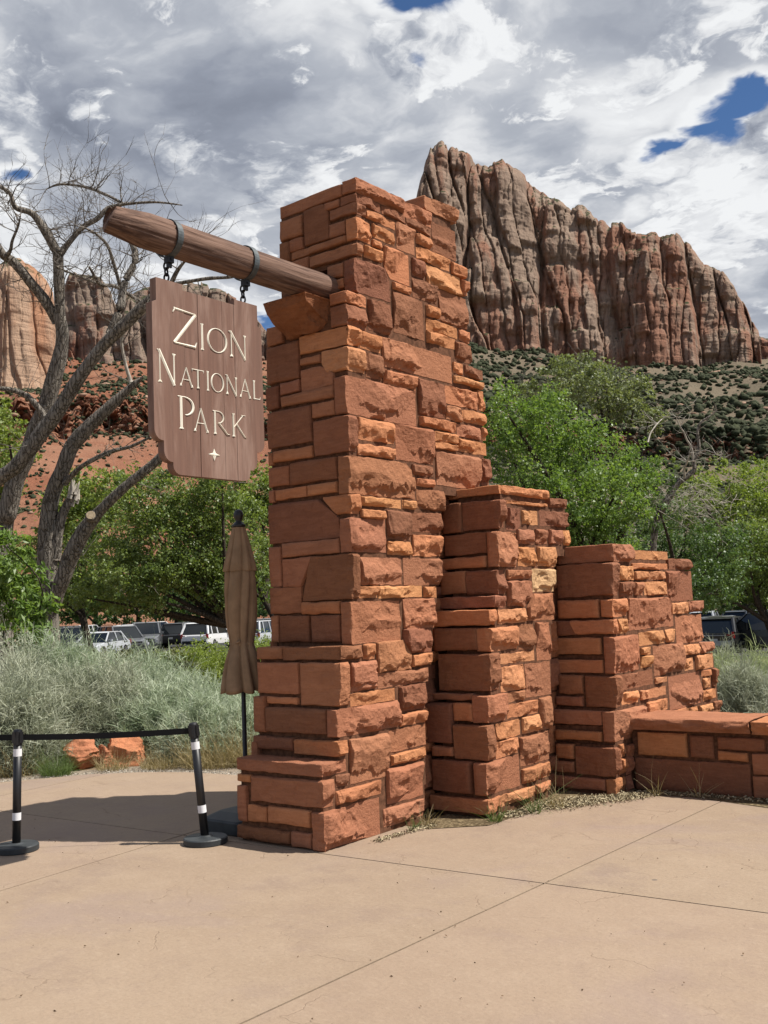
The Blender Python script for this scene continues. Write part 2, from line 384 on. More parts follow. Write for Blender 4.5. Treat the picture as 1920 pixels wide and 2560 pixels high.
STONES = [
('P','t','L',-6.326,-5.565,6.748,6.748,5.433,5.545,1,None),
('P','t','C',-5.562,-5.405,6.751,7.435,5.429,5.56,1,None),
('P','t','R',-5.405,-5.405,7.45,7.888,5.409,5.553,1,None),
('P','t','L',-6.305,-6.035,6.736,6.736,5.202,5.391,1,None),
('P','t','L',-6.006,-5.717,6.73,6.73,5.088,5.415,0,('tr', 0.2, 0.25)),
('P','t','L',-5.756,-5.593,6.743,6.743,5.341,5.409,1,None),
('P','t','C',-5.583,-5.405,6.745,7.104,5.335,5.419,0,None),
('P','t','C',-5.702,-5.405,6.74,6.868,5.241,5.334,0,None),
('P','t','R',-5.405,-5.405,6.889,7.313,5.237,5.313,2,None),
('P','t','R',-5.405,-5.405,7.123,7.471,5.342,5.413,0,None),
('P','t','R',-5.405,-5.405,7.485,7.861,5.325,5.403,0,None),
('P','t','L',-5.71,-5.53,6.73,6.73,5.08,5.205,1,None),
('P','t','L',-6.192,-6.029,6.73,6.73,5.076,5.181,1,None),
('P','t','L',-6.308,-6.187,6.726,6.726,4.997,5.182,0,None),
('P','t','L',-6.177,-5.521,6.726,6.726,4.998,5.064,1,None),
('P','t','C',-5.52,-5.405,6.731,6.942,5.006,5.203,2,None),
('P','t','R',-5.405,-5.405,6.966,7.29,5.085,5.203,2,None),
('P','t','R',-5.405,-5.405,7.324,7.601,5.067,5.318,1,None),
('P','t','R',-5.405,-5.405,7.627,7.861,5.196,5.298,2,None),
('P','t','R',-5.405,-5.405,7.894,8.298,5.185,5.488,0,None),
('P','t','R',-5.405,-5.405,6.957,7.09,5.001,5.059,2,None),
('P','t','C',-5.942,-5.405,6.721,6.812,4.866,4.97,1,None),
('P','t','L',-6.165,-5.952,6.719,6.719,4.867,4.975,1,None),
('P','t','R',-5.405,-5.405,6.84,7.094,4.875,4.98,2,None),
('P','t','R',-5.405,-5.405,7.119,7.498,4.758,5.047,2,('bl', 0.25, 0.35)),
('P','t','R',-5.405,-5.405,7.622,8.166,5.051,5.17,2,None),
('P','t','R',-5.405,-5.405,8.192,8.442,5.043,5.159,2,None),
('P','t','R',-5.405,-5.405,7.543,7.729,4.873,5.041,0,None),
('P','t','R',-5.405,-5.405,7.765,8.343,4.844,5.032,3,None),
('P','t','R',-5.405,-5.405,8.369,8.464,4.877,5.02,2,None),
('P','t','C',-5.541,-5.405,6.71,7.194,4.541,4.833,0,('tr', 0.25, 0.35)),
('P','t','L',-5.732,-5.546,6.71,6.71,4.699,4.825,1,None),
('P','t','L',-5.701,-5.546,6.705,6.705,4.598,4.688,1,None),
('P','t','R',-5.405,-5.405,7.231,7.503,4.68,4.742,2,None),
('P','t','R',-5.405,-5.405,7.538,7.919,4.671,4.852,0,None),
('P','u','C',-5.599,-5.405,6.563,6.845,4.417,4.514,2,None),
('P','u','C',-5.581,-5.405,6.558,6.833,4.219,4.399,0,None),
('P','u','R',-5.405,-5.405,6.864,7.161,4.234,4.509,0,None),
('P','u','R',-5.405,-5.405,7.225,7.69,4.281,4.653,0,None),
('P','u','R',-5.405,-5.405,7.74,7.928,4.533,4.639,2,None),
('P','u','R',-5.405,-5.405,7.952,8.433,4.524,4.836,0,None),
('P','u','R',-5.405,-5.405,7.73,8.249,4.399,4.505,2,None),
('P','u','R',-5.405,-5.405,8.272,8.459,4.395,4.499,2,None),
('P','u','R',-5.405,-5.405,7.725,8.212,4.282,4.39,2,None),
('P','u','R',-5.405,-5.405,8.199,8.469,4.191,4.372,0,None),
('P','u','C',-5.947,-5.405,6.553,6.721,4.053,4.213,2,None),
('P','u','L',-6.332,-6.147,6.555,6.555,4.204,4.366,1,None),
('P','u','R',-5.405,-5.405,6.738,7.019,4.047,4.198,2,None),
('P','u','R',-5.405,-5.405,7.037,8.123,3.941,4.206,1,None),
('P','u','C',-5.692,-5.405,6.547,6.782,3.832,4.034,3,('bl', 0.25, 0.5)),
('P','u','L',-6.343,-5.955,6.545,6.545,3.852,4.182,0,None),
('P','u','L',-5.938,-5.71,6.548,6.548,3.949,4.018,1,None),
('P','u','L',-5.933,-5.565,6.541,6.541,3.717,3.915,1,('tr', 0.4, 0.4)),
('P','u','L',-6.189,-5.957,6.542,6.542,3.737,3.84,1,None),
('P','u','L',-6.349,-6.201,6.539,6.539,3.621,3.821,0,None),
('P','u','L',-6.173,-5.559,6.539,6.539,3.623,3.721,1,None),
('P','u','L',-5.812,-5.558,6.534,6.534,3.474,3.594,1,None),
('P','u','L',-6.343,-5.818,6.529,6.529,3.274,3.597,0,None),
('P','u','R',-5.405,-5.405,6.804,7.025,3.812,4.018,0,None),
('P','u','R',-5.405,-5.405,7.044,7.52,3.786,3.917,2,None),
('P','u','C',-5.546,-5.405,6.538,7.511,3.459,3.782,1,None),
('P','u','R',-5.405,-5.405,7.551,7.965,3.586,3.911,0,None),
('P','u','R',-5.405,-5.405,8.141,8.312,4.054,4.162,2,None),
('P','u','R',-5.405,-5.405,8.339,8.677,4.059,4.159,0,None),
('P','u','R',-5.405,-5.405,8.14,8.668,3.962,4.028,3,None),
('P','u','R',-5.405,-5.405,7.992,8.542,3.738,3.915,2,None),
('P','u','R',-5.405,-5.405,8.573,8.669,3.74,3.941,2,None),
('P','u','R',-5.405,-5.405,7.988,8.239,3.583,3.72,1,None),
('P','u','R',-5.405,-5.405,8.263,8.655,3.593,3.713,2,None),
('P','u','R',-5.405,-5.405,7.552,8.133,3.473,3.563,2,None),
('P','u','R',-5.405,-5.405,8.162,8.567,3.441,3.56,1,None),
('P','u','R',-5.405,-5.405,8.592,8.674,3.449,3.567,2,None),
('P','u','C',-5.798,-5.405,6.529,6.628,3.139,3.447,0,None),
('P','u','R',-5.405,-5.405,6.662,7.153,3.258,3.443,2,None),
('P','u','R',-5.405,-5.405,6.648,7.15,3.123,3.223,2,None),
('P','u','R',-5.405,-5.405,7.183,7.741,3.128,3.451,1,None),
('P','u','R',-5.405,-5.405,7.778,8.128,3.355,3.448,2,None),
('P','u','R',-5.405,-5.405,7.777,8.147,3.287,3.347,2,None),
('P','u','R',-5.405,-5.405,8.166,8.673,3.293,3.421,2,None),
('P','u','L',-6.334,-6.279,6.524,6.524,3.122,3.239,1,None),
('P','u','L',-6.268,-5.818,6.525,6.525,3.143,3.241,2,None),
('P','u','L',-6.336,-6.091,6.519,6.519,2.93,3.103,1,None),
('P','u','L',-6.076,-5.555,6.519,6.519,2.927,3.115,0,None),
('P','u','L',-6.33,-6.263,6.515,6.515,2.792,2.903,1,None),
('P','u','L',-6.252,-5.891,6.515,6.515,2.807,2.902,2,None),
('P','u','L',-5.877,-5.547,6.515,6.515,2.812,2.901,2,None),
('P','u','C',-5.527,-5.405,6.519,7.44,2.79,3.108,1,('tr', 0.12, 0.3)),
('P','u','R',-5.405,-5.405,7.404,7.732,3.014,3.106,0,None),
('P','u','R',-5.405,-5.405,7.465,7.736,2.914,2.985,2,None),
('P','u','R',-5.405,-5.405,7.786,8.504,2.942,3.26,1,None),
('P','u','R',-5.405,-5.405,8.551,8.69,2.99,3.26,0,None),
('P','u','R',-5.405,-5.405,7.46,7.871,2.707,2.889,0,None),
('P','u','C',-5.702,-5.405,6.512,6.641,2.62,2.785,2,('bl', 0.5, 0.95)),
('P','u','L',-6.337,-5.538,6.505,6.505,2.43,2.775,0,('tr', 0.28, 0.5)),
('P','u','L',-6.187,-5.534,6.501,6.501,2.305,2.425,1,None),
('P','u','L',-6.335,-6.198,6.494,6.494,2.056,2.406,1,None),
('P','u','L',-6.184,-5.836,6.494,6.494,2.047,2.291,1,('br', 0.4, 0.97)),
('P','u','C',-5.949,-5.405,6.495,6.579,1.919,2.295,0,('tl', 0.2, 0.97)),
('P','u','L',-6.328,-5.971,6.487,6.487,1.822,2.049,1,None),
('P','u','L',-5.959,-5.539,6.487,6.487,1.807,1.91,2,None),
('P','u','L',-6.322,-6.235,6.48,6.48,1.582,1.808,1,None),
('P','u','L',-6.221,-5.881,6.48,6.48,1.583,1.803,0,None),
('P','u','L',-5.855,-5.539,6.48,6.48,1.575,1.799,0,None),
('P','u','C',-5.524,-5.405,6.484,7.14,1.554,1.901,1,None),
('P','u','C',-5.521,-5.405,6.505,6.987,2.304,2.591,1,None),
('P','u','R',-5.405,-5.405,6.655,7.225,2.694,2.775,3,None),
('P','u','R',-5.405,-5.405,7.24,7.431,2.698,2.774,3,None),
('P','u','R',-5.405,-5.405,6.656,6.975,2.596,2.669,2,None),
('P','u','R',-5.405,-5.405,7.005,7.338,2.421,2.672,0,None),
('P','u','R',-5.405,-5.405,7.366,7.81,2.5,2.677,0,None),
('P','u','R',-5.405,-5.405,7.364,7.792,2.283,2.475,2,None),
('P','u','R',-5.405,-5.405,6.999,7.341,2.288,2.408,2,None),
('P','u','R',-5.405,-5.405,6.611,7.187,2.03,2.266,1,None),
('P','u','R',-5.405,-5.405,7.218,7.753,2.027,2.266,1,None),
('P','u','R',-5.405,-5.405,6.601,6.839,1.924,2.023,3,None),
('P','u','R',-5.405,-5.405,6.854,7.482,1.918,2.021,3,None),
('P','u','R',-5.405,-5.405,7.498,7.706,1.916,2.014,2,None),
('P','u','R',-5.405,-5.405,7.187,7.646,1.642,1.908,1,None),
('P','u','R',-5.405,-5.405,7.169,7.592,1.43,1.646,0,('bl', 0.2, 0.5)),
('P','m','R',-5.405,-5.405,6.619,6.77,1.419,1.549,2,None),
('P','m','R',-5.405,-5.405,6.795,7.253,1.298,1.557,1,('tr', 0.2, 0.4)),
('P','m','R',-5.405,-5.405,7.275,7.574,1.319,1.425,2,None),
('P','m','C',-6.036,-5.405,6.313,6.586,1.438,1.547,0,None),
('P','m','L',-6.331,-6.041,6.309,6.309,1.446,1.549,1,None),
('P','m','L',-6.311,-5.847,6.286,6.286,1.166,1.422,1,None),
('P','m','C',-5.827,-5.405,6.293,6.407,1.076,1.42,1,None),
('P','m','L',-6.336,-6.209,6.26,6.26,0.848,1.141,1,None),
('P','m','L',-6.199,-5.856,6.279,6.279,1.082,1.14,2,None),
('P','m','L',-6.207,-5.533,6.26,6.26,0.856,1.056,0,None),
('P','m','C',-5.525,-5.405,6.268,7.046,0.833,1.054,1,None),
('P','m','L',-6.337,-5.888,6.248,6.248,0.712,0.815,0,None),
('P','m','C',-5.882,-5.405,6.252,6.361,0.688,0.809,2,None),
('P','m','R',-5.405,-5.405,6.451,6.769,1.176,1.411,1,None),
('P','m','R',-5.405,-5.405,6.797,7.515,1.172,1.295,1,None),
('P','m','R',-5.405,-5.405,6.436,7.026,1.055,1.161,2,None),
('P','m','R',-5.405,-5.405,7.081,7.455,0.951,1.168,0,None),
('P','m','R',-5.405,-5.405,7.076,7.439,0.827,0.934,2,None),
('P','m','R',-5.405,-5.405,6.917,7.443,0.632,0.811,1,None),
('P','m','R',-5.405,-5.405,6.399,6.881,0.448,0.803,1,None),
('P','m','R',-5.405,-5.405,6.932,7.422,0.52,0.613,2,None),
('P','m','R',-5.405,-5.405,6.859,7.37,0.212,0.502,1,None),
('P','b','R',-5.405,-5.405,6.217,6.785,0.322,0.431,2,None),
('P','b','R',-5.405,-5.405,6.221,6.371,0.46,0.551,0,None),
('P','b','R',-5.405,-5.405,6.801,7.357,0.039,0.19,1,None),
('P','b','C',-6.334,-5.405,6.045,6.357,0.563,0.662,1,None),
('P','b','L',-6.339,-6.181,6.045,6.045,0.476,0.535,2,None),
('P','b','C',-6.179,-5.405,6.045,6.182,0.331,0.534,1,None),
('P','b','L',-6.343,-6.238,6.045,6.045,0.155,0.439,1,None),
('P','b','L',-6.225,-6.006,6.045,6.045,0.165,0.292,2,None),
('P','b','L',-5.99,-5.544,6.045,6.045,0.171,0.302,2,None),
('P','b','L',-6.348,-5.759,6.045,6.045,0.02,0.123,0,None),
('P','b','L',-5.747,-5.538,6.045,6.045,0.011,0.125,1,None),
('P','b','C',-5.521,-5.405,6.045,6.756,0.004,0.298,1,None),
('Q','t','C',-5.529,-4.947,8.114,9.006,2.838,2.921,2,None),
('Q','t','L',-5.569,-5.354,8.061,8.061,2.51,2.79,0,None),
('Q','t','C',-5.353,-4.947,8.082,8.174,2.519,2.789,0,None),
('Q','t','R',-4.947,-4.947,8.211,8.988,2.755,2.787,2,None),
('Q','t','R',-4.947,-4.947,8.219,8.473,2.504,2.715,0,('br', 0.3, 0.25)),
('Q','t','R',-4.947,-4.947,8.505,8.808,2.573,2.708,3,None),
('Q','t','R',-4.947,-4.947,8.85,9.4,2.572,2.722,0,None),
('Q','t','R',-4.947,-4.947,9.046,9.414,2.763,2.855,0,None),
('Q','t','R',-4.947,-4.947,8.395,8.709,2.385,2.522,1,None),
('Q','t','R',-4.947,-4.947,8.737,8.968,2.391,2.531,0,None),
('Q','t','R',-4.947,-4.947,9.002,9.27,2.398,2.537,1,None),
('Q','t','R',-4.947,-4.947,9.301,9.406,2.387,2.541,3,None),
('Q','t','L',-5.541,-5.083,8.037,8.037,2.298,2.492,0,None),
('Q','t','C',-5.071,-4.947,8.04,8.358,2.165,2.489,1,None),
('Q','t','R',-4.947,-4.947,8.394,8.723,2.173,2.356,2,None),
('Q','t','R',-4.947,-4.947,8.76,9.115,2.175,2.364,3,None),
('Q','t','L',-5.586,-5.083,8.022,8.022,2.17,2.275,2,None),
('Q','t','L',-5.573,-5.289,7.986,7.986,1.936,2.145,1,None),
('Q','t','C',-5.289,-4.947,8.001,8.131,1.921,2.143,0,None),
('Q','t','R',-4.947,-4.947,8.175,8.611,2.053,2.141,1,None),
('Q','t','R',-4.947,-4.947,8.643,9.051,1.928,2.15,4,None),
('Q','t','R',-4.947,-4.947,8.165,8.604,1.8,2.037,1,('br', 0.25, 0.45)),
('Q','t','R',-4.947,-4.947,8.515,9.032,1.657,1.913,1,('tl', 0.22, 0.5)),
('Q','t','C',-5.6,-4.947,7.952,8.119,1.8,1.907,1,None),
('Q','t','C',-5.564,-4.947,7.849,7.929,1.645,1.786,2,None),
('Q','t','R',-4.947,-4.947,7.986,8.473,1.651,1.781,3,None),
('Q','t','L',-5.551,-5.084,7.836,7.836,1.424,1.63,0,None),
('Q','t','C',-5.098,-4.947,7.858,8.29,1.413,1.625,2,None),
('Q','t','R',-4.947,-4.947,8.324,8.614,1.391,1.632,0,None),
('Q','t','R',-4.947,-4.947,8.652,8.923,1.276,1.638,1,None),
('Q','t','R',-4.947,-4.947,7.977,8.607,1.291,1.382,3,None),
('Q','t','C',-5.496,-4.947,7.809,7.95,1.07,1.397,0,None),
('Q','t','L',-5.549,-5.117,7.775,7.775,0.991,1.05,1,None),
('Q','t','R',-4.947,-4.947,7.983,8.375,1.041,1.267,3,None),
('Q','t','R',-4.947,-4.947,8.416,8.894,0.951,1.264,1,None),
('Q','t','R',-4.947,-4.947,8.061,8.374,0.944,1.032,1,None),
('Q','t','C',-5.112,-4.947,7.763,8.034,0.797,1.036,1,None),
('Q','t','L',-5.311,-5.112,7.746,7.746,0.809,0.967,2,None),
('Q','t','L',-5.609,-5.314,7.713,7.713,0.612,0.967,0,None),
('Q','t','R',-4.947,-4.947,8.068,8.613,0.802,0.925,2,None),
('Q','t','R',-4.947,-4.947,8.639,8.837,0.631,0.934,1,None),
('Q','t','R',-4.947,-4.947,8.309,8.609,0.634,0.784,3,None),
('Q','t','R',-4.947,-4.947,7.86,8.279,0.636,0.783,3,None),
('Q','t','C',-5.297,-4.947,7.717,7.808,0.485,0.782,0,None),
('Q','t','L',-5.526,-5.304,7.695,7.695,0.502,0.586,1,None),
('Q','t','R',-4.947,-4.947,7.849,8.216,0.48,0.625,2,None),
('Q','t','R',-4.947,-4.947,8.25,8.786,0.35,0.612,1,None),
('Q','t','L',-5.53,-5.114,7.674,7.674,0.195,0.47,0,None),
('Q','t','C',-5.08,-4.947,7.683,8.23,0.19,0.469,1,None),
('Q','t','R',-4.947,-4.947,8.257,8.767,0.19,0.329,2,None),
('Q','t','C',-5.55,-4.947,7.667,7.861,0.031,0.16,2,None),
('Q','t','R',-4.947,-4.947,7.884,8.466,0.059,0.158,3,None),
('Q','t','R',-4.947,-4.947,8.492,8.757,0.068,0.155,2,None),
('S','t','C',-5.056,-4.45,9.341,9.758,2.195,2.372,1,None),
('S','t','R',-4.45,-4.45,9.801,10.714,2.226,2.317,3,None),
('S','t','R',-4.45,-4.45,9.781,10.691,2.123,2.185,2,None),
('S','t','R',-4.45,-4.45,10.731,11.294,2.119,2.241,0,None),
('S','t','R',-4.45,-4.45,9.459,9.781,2.013,2.154,3,None),
('S','t','R',-4.45,-4.45,9.807,10.143,2.017,2.102,3,None),
('S','t','R',-4.45,-4.45,10.182,10.566,2.017,2.103,3,None),
('S','t','R',-4.45,-4.45,9.461,9.763,1.853,1.997,0,None),
('S','t','R',-4.45,-4.45,9.799,10.013,1.855,1.995,1,None),
('S','t','R',-4.45,-4.45,10.053,10.553,1.851,1.995,3,None),
('S','t','R',-4.45,-4.45,10.606,11.349,1.779,2.109,0,('bl', 0.2, 0.25)),
('S','t','C',-5.065,-4.45,9.312,9.423,1.864,2.193,0,None),
('S','t','L',-5.051,-4.608,9.27,9.27,1.656,1.835,2,None),
('S','t','C',-4.585,-4.45,9.28,9.589,1.659,1.831,2,None),
('S','t','R',-4.45,-4.45,9.625,10.754,1.512,1.829,1,('tr', 0.12, 0.3)),
('S','t','R',-4.45,-4.45,10.723,11.178,1.638,1.763,3,None),
('S','t','R',-4.45,-4.45,11.216,11.606,1.646,1.767,1,None),
('S','t','L',-5.072,-4.836,9.261,9.261,1.493,1.634,0,('tr', 0.35, 0.95)),
('S','t','C',-4.924,-4.45,9.263,9.343,1.498,1.636,2,('bl', 0.14, 0.95)),
('S','t','R',-4.45,-4.45,9.386,9.569,1.491,1.636,3,None),
('S','t','R',-4.45,-4.45,10.806,11.561,1.314,1.616,1,None),
('S','t','R',-4.45,-4.45,9.854,10.471,1.345,1.484,3,None),
('S','t','R',-4.45,-4.45,10.513,10.744,1.35,1.485,3,None),
('S','t','L',-5.084,-4.597,9.25,9.25,1.303,1.464,2,None),
('S','t','C',-4.562,-4.45,9.249,9.806,1.113,1.469,1,None),
('S','t','L',-5.073,-4.583,9.239,9.239,1.121,1.251,2,None),
('S','t','R',-4.45,-4.45,9.857,10.117,1.255,1.332,3,None),
('S','t','R',-4.45,-4.45,9.856,10.118,1.125,1.242,3,None),
('S','t','R',-4.45,-4.45,10.174,10.935,1.025,1.328,1,None),
('S','t','R',-4.45,-4.45,10.958,11.433,1.179,1.294,3,None),
('S','t','R',-4.45,-4.45,11.474,11.832,1.175,1.295,1,None),
('S','t','R',-4.45,-4.45,10.977,11.231,1.018,1.149,3,None),
('S','t','R',-4.45,-4.45,11.285,11.832,0.999,1.163,3,None),
('S','t','L',-5.056,-4.797,9.215,9.215,0.92,1.103,1,None),
('S','t','C',-4.77,-4.45,9.218,9.333,0.799,1.1,0,None),
('S','t','L',-5.092,-4.8,9.201,9.201,0.806,0.897,1,None),
('S','t','L',-5.108,-4.592,9.166,9.166,0.631,0.77,1,None),
('S','t','C',-4.58,-4.45,9.164,9.843,0.479,0.765,1,None),
('S','t','R',-4.45,-4.45,9.38,10.127,0.946,1.097,0,None),
('S','t','R',-4.45,-4.45,10.169,10.488,0.941,1.003,3,None),
('S','t','R',-4.45,-4.45,10.516,11.388,0.634,0.987,1,None),
('S','t','R',-4.45,-4.45,11.449,11.702,0.916,0.984,2,None),
('S','t','R',-4.45,-4.45,11.466,11.694,0.781,0.898,3,None),
('S','t','R',-4.45,-4.45,11.441,11.849,0.644,0.764,2,None),
('S','t','R',-4.45,-4.45,11.75,11.857,0.78,0.99,0,None),
('S','t','R',-4.45,-4.45,9.369,9.739,0.799,0.921,3,None),
('S','t','R',-4.45,-4.45,9.791,10.438,0.808,0.905,3,None),
('S','t','R',-4.45,-4.45,9.933,10.456,0.657,0.778,2,None),
('S','t','R',-4.45,-4.45,10.508,10.944,0.58,0.629,2,None),
('S','t','R',-4.45,-4.45,10.98,11.267,0.55,0.613,2,None),
('S','t','R',-4.45,-4.45,11.299,11.686,0.51,0.604,3,None),
('S','t','R',-4.45,-4.45,11.729,11.957,0.485,0.61,0,None),
('S','t','L',-5.081,-4.596,9.137,9.137,0.486,0.574,2,None),
('S','t','L',-5.069,-4.881,9.115,9.115,0.304,0.447,2,None),
('S','t','C',-4.859,-4.45,9.099,9.179,0.166,0.431,0,None),
('S','t','R',-4.45,-4.45,9.235,9.375,0.319,0.448,2,None),
('S','t','R',-4.45,-4.45,9.223,9.334,0.166,0.312,2,None),
('S','t','R',-4.45,-4.45,9.407,9.537,0.307,0.426,1,None),
('S','t','R',-4.45,-4.45,9.374,9.5,0.136,0.309,1,None),
('S','t','R',-4.45,-4.45,9.358,9.49,-0.017,0.135,1,None),
('S','t','L',-5.106,-4.883,9.103,9.103,0.177,0.279,1,None),
('S','t','L',-5.114,-4.554,9.088,9.088,0.03,0.14,1,None),
('S','t','C',-4.547,-4.45,9.092,9.321,-0.01,0.142,2,None),
('W','t','L',-4.388,-3.894,9.5,9.5,0.324,0.543,2,None),
('W','t','L',-3.863,-3.64,9.5,9.5,0.327,0.529,0,None),
('W','t','L',-3.598,-3.167,9.5,9.5,0.415,0.528,0,None),
('W','t','L',-3.603,-3.329,9.5,9.5,0.313,0.398,2,None),
('W','t','L',-4.432,-3.317,9.5,9.5,-0.004,0.292,0,None),
('W','t','L',-3.292,-3.083,9.5,9.5,0.203,0.395,1,None),
('W','t','L',-3.299,-3.098,9.5,9.5,-0.003,0.194,1,None),
('P','t','C',-6.25,-5.405,7.79,8.33,5.575,5.71,1,None),
('P','u','R',-5.575,-5.575,7.771,8.163,2.707,2.889,1,None),
('P','u','R',-5.575,-5.575,7.71,8.133,2.5,2.677,2,None),
('P','u','R',-5.575,-5.575,7.692,8.106,2.283,2.475,1,None),
('P','u','R',-5.575,-5.575,7.653,8.079,2.027,2.266,1,None),
('P','u','R',-5.575,-5.575,7.606,8.051,1.916,2.014,0,None),
('P','u','R',-5.575,-5.575,7.546,7.979,1.642,1.908,2,None),
('P','u','R',-5.575,-5.575,7.492,7.923,1.43,1.646,2,None),
('P','m','R',-5.575,-5.575,7.474,7.886,1.319,1.425,2,None),
('P','m','R',-5.575,-5.575,7.415,7.869,1.172,1.295,0,None),
('P','m','R',-5.575,-5.575,7.355,7.847,0.951,1.168,0,None),
('P','m','R',-5.575,-5.575,7.339,7.817,0.827,0.934,2,None),
('P','m','R',-5.575,-5.575,7.343,7.791,0.632,0.811,2,None),
('P','m','R',-5.575,-5.575,7.322,7.766,0.52,0.613,2,None),
('P','m','R',-5.575,-5.575,7.27,7.745,0.212,0.502,1,None),
('P','b','R',-5.575,-5.575,7.257,7.728,0.039,0.19,1,None),
('Q','t','R',-5.085,-5.085,9.015,9.4,2.175,2.35,2,None),
('Q','t','R',-5.085,-5.085,8.951,9.373,1.928,2.15,0,None),
('Q','t','R',-5.085,-5.085,8.932,9.344,1.657,1.913,0,None),
('Q','t','R',-5.085,-5.085,8.823,9.319,1.276,1.638,2,None),
('Q','t','R',-5.085,-5.085,8.794,9.297,0.951,1.264,1,None),
('Q','t','R',-5.085,-5.085,8.737,9.256,0.631,0.934,1,None),
('Q','t','R',-5.085,-5.085,8.686,9.196,0.35,0.612,2,None),
('Q','t','R',-5.085,-5.085,8.667,9.171,0.19,0.329,0,None),
('Q','t','R',-5.085,-5.085,8.657,9.156,0.068,0.155,1,None)]
CLIFFS = {
'RIGHT': [(-902.4, 1044.0, 404.6, 342.7), (-881.1, 1098.2, 417.3, 350.4), (-862.7, 1139.2, 446.9, 355.8), (-849.5, 1164.3, 516.2, 358.9), (-839.8, 1179.9, 615.7, 360.6), (-833.9, 1189.7, 661.0, 361.7), (-830.8, 1194.8, 682.4, 362.3), (-826.3, 1202.1, 710.3, 363.1), (-824.2, 1205.7, 720.0, 363.5), (-818.9, 1215.7, 720.0, 364.7), (-814.9, 1222.5, 728.0, 365.6), (-807.4, 1235.9, 730.8, 367.1), (-798.2, 1252.3, 725.4, 369.1), (-786.7, 1271.8, 718.6, 370.2), (-777.0, 1288.0, 712.9, 369.0), (-771.4, 1296.7, 721.7, 367.3), (-764.3, 1307.8, 722.3, 364.2), (-754.5, 1323.6, 706.7, 359.6), (-742.1, 1342.5, 695.2, 355.1), (-738.2, 1348.7, 685.5, 354.4), (-725.3, 1367.6, 676.9, 352.2), (-716.7, 1380.0, 668.4, 350.7), (-701.5, 1401.5, 650.1, 349.4), (-695.1, 1409.8, 658.6, 348.9), (-688.8, 1418.3, 653.6, 348.4), (-680.8, 1429.1, 641.5, 347.6), (-671.5, 1441.2, 636.5, 346.8), (-659.6, 1456.4, 633.3, 344.3), (-650.1, 1468.3, 625.8, 342.2), (-640.7, 1480.0, 616.6, 340.0), (-623.3, 1500.7, 612.4, 336.2), (-602.7, 1524.1, 615.4, 334.1), (-590.2, 1538.4, 607.5, 331.3), (-578.2, 1552.3, 587.5, 330.9), (-566.2, 1566.0, 567.3, 335.2), (-555.9, 1577.2, 561.7, 338.0), (-543.3, 1590.8, 547.0, 339.5), (-531.5, 1604.0, 518.6, 340.9), (-520.1, 1616.9, 482.1, 341.9), (-513.6, 1624.5, 453.8, 342.2), (-506.6, 1632.2, 435.1, 342.6), (-506.3, 1634.5, 385.3, 342.7)],
'FAR': [(-717.3, 2185.3, 558.9, 456.0), (-681.6, 2196.7, 563.3, 452.3), (-668.6, 2200.7, 559.3, 450.8), (-646.5, 2207.3, 562.3, 448.4), (-613.1, 2216.8, 538.7, 444.5), (-544.5, 2234.6, 533.3, 436.6), (-462.1, 2253.1, 505.2, 426.4), (-380.7, 2268.3, 496.8, 416.0)],
'LEFT': [(-819.7, 399.8, 307.2, 175.7), (-786.4, 421.0, 316.9, 175.6), (-752.1, 441.3, 311.2, 175.1), (-731.1, 452.9, 306.7, 174.7), (-730.7, 461.0, 313.5, 176.2), (-730.2, 471.1, 314.6, 178.0), (-729.4, 483.4, 308.3, 180.2), (-728.5, 493.6, 300.0, 182.0), (-728.0, 499.7, 288.6, 183.0), (-727.8, 502.4, 263.8, 183.5), (-727.7, 505.4, 226.5, 184.1)],
'DARK': [(-1079.6, 724.2, 382.3, 287.0), (-1073.5, 733.2, 401.8, 290.1), (-1064.6, 746.0, 434.4, 294.3), (-1060.8, 751.5, 453.9, 296.1), (-1056.6, 757.4, 460.1, 298.1), (-1051.1, 765.0, 459.3, 300.6), (-1043.0, 776.0, 454.2, 304.4), (-1036.0, 785.3, 445.7, 307.5), (-1031.4, 791.4, 437.0, 309.6), (-1028.1, 795.6, 421.1, 311.1), (-1023.9, 801.0, 434.3, 310.5), (-1017.8, 808.7, 448.2, 309.7), (-1010.4, 818.0, 452.5, 308.6), (-1003.2, 826.9, 456.8, 307.5), (-988.4, 844.4, 465.3, 306.6), (-965.8, 870.2, 452.9, 305.5), (-942.4, 895.5, 440.1, 304.3), (-918.5, 920.0, 407.1, 302.8), (-906.6, 931.7, 375.4, 302.0), (-900.5, 937.6, 364.1, 301.5), (-877.1, 959.5, 353.6, 299.8)]}
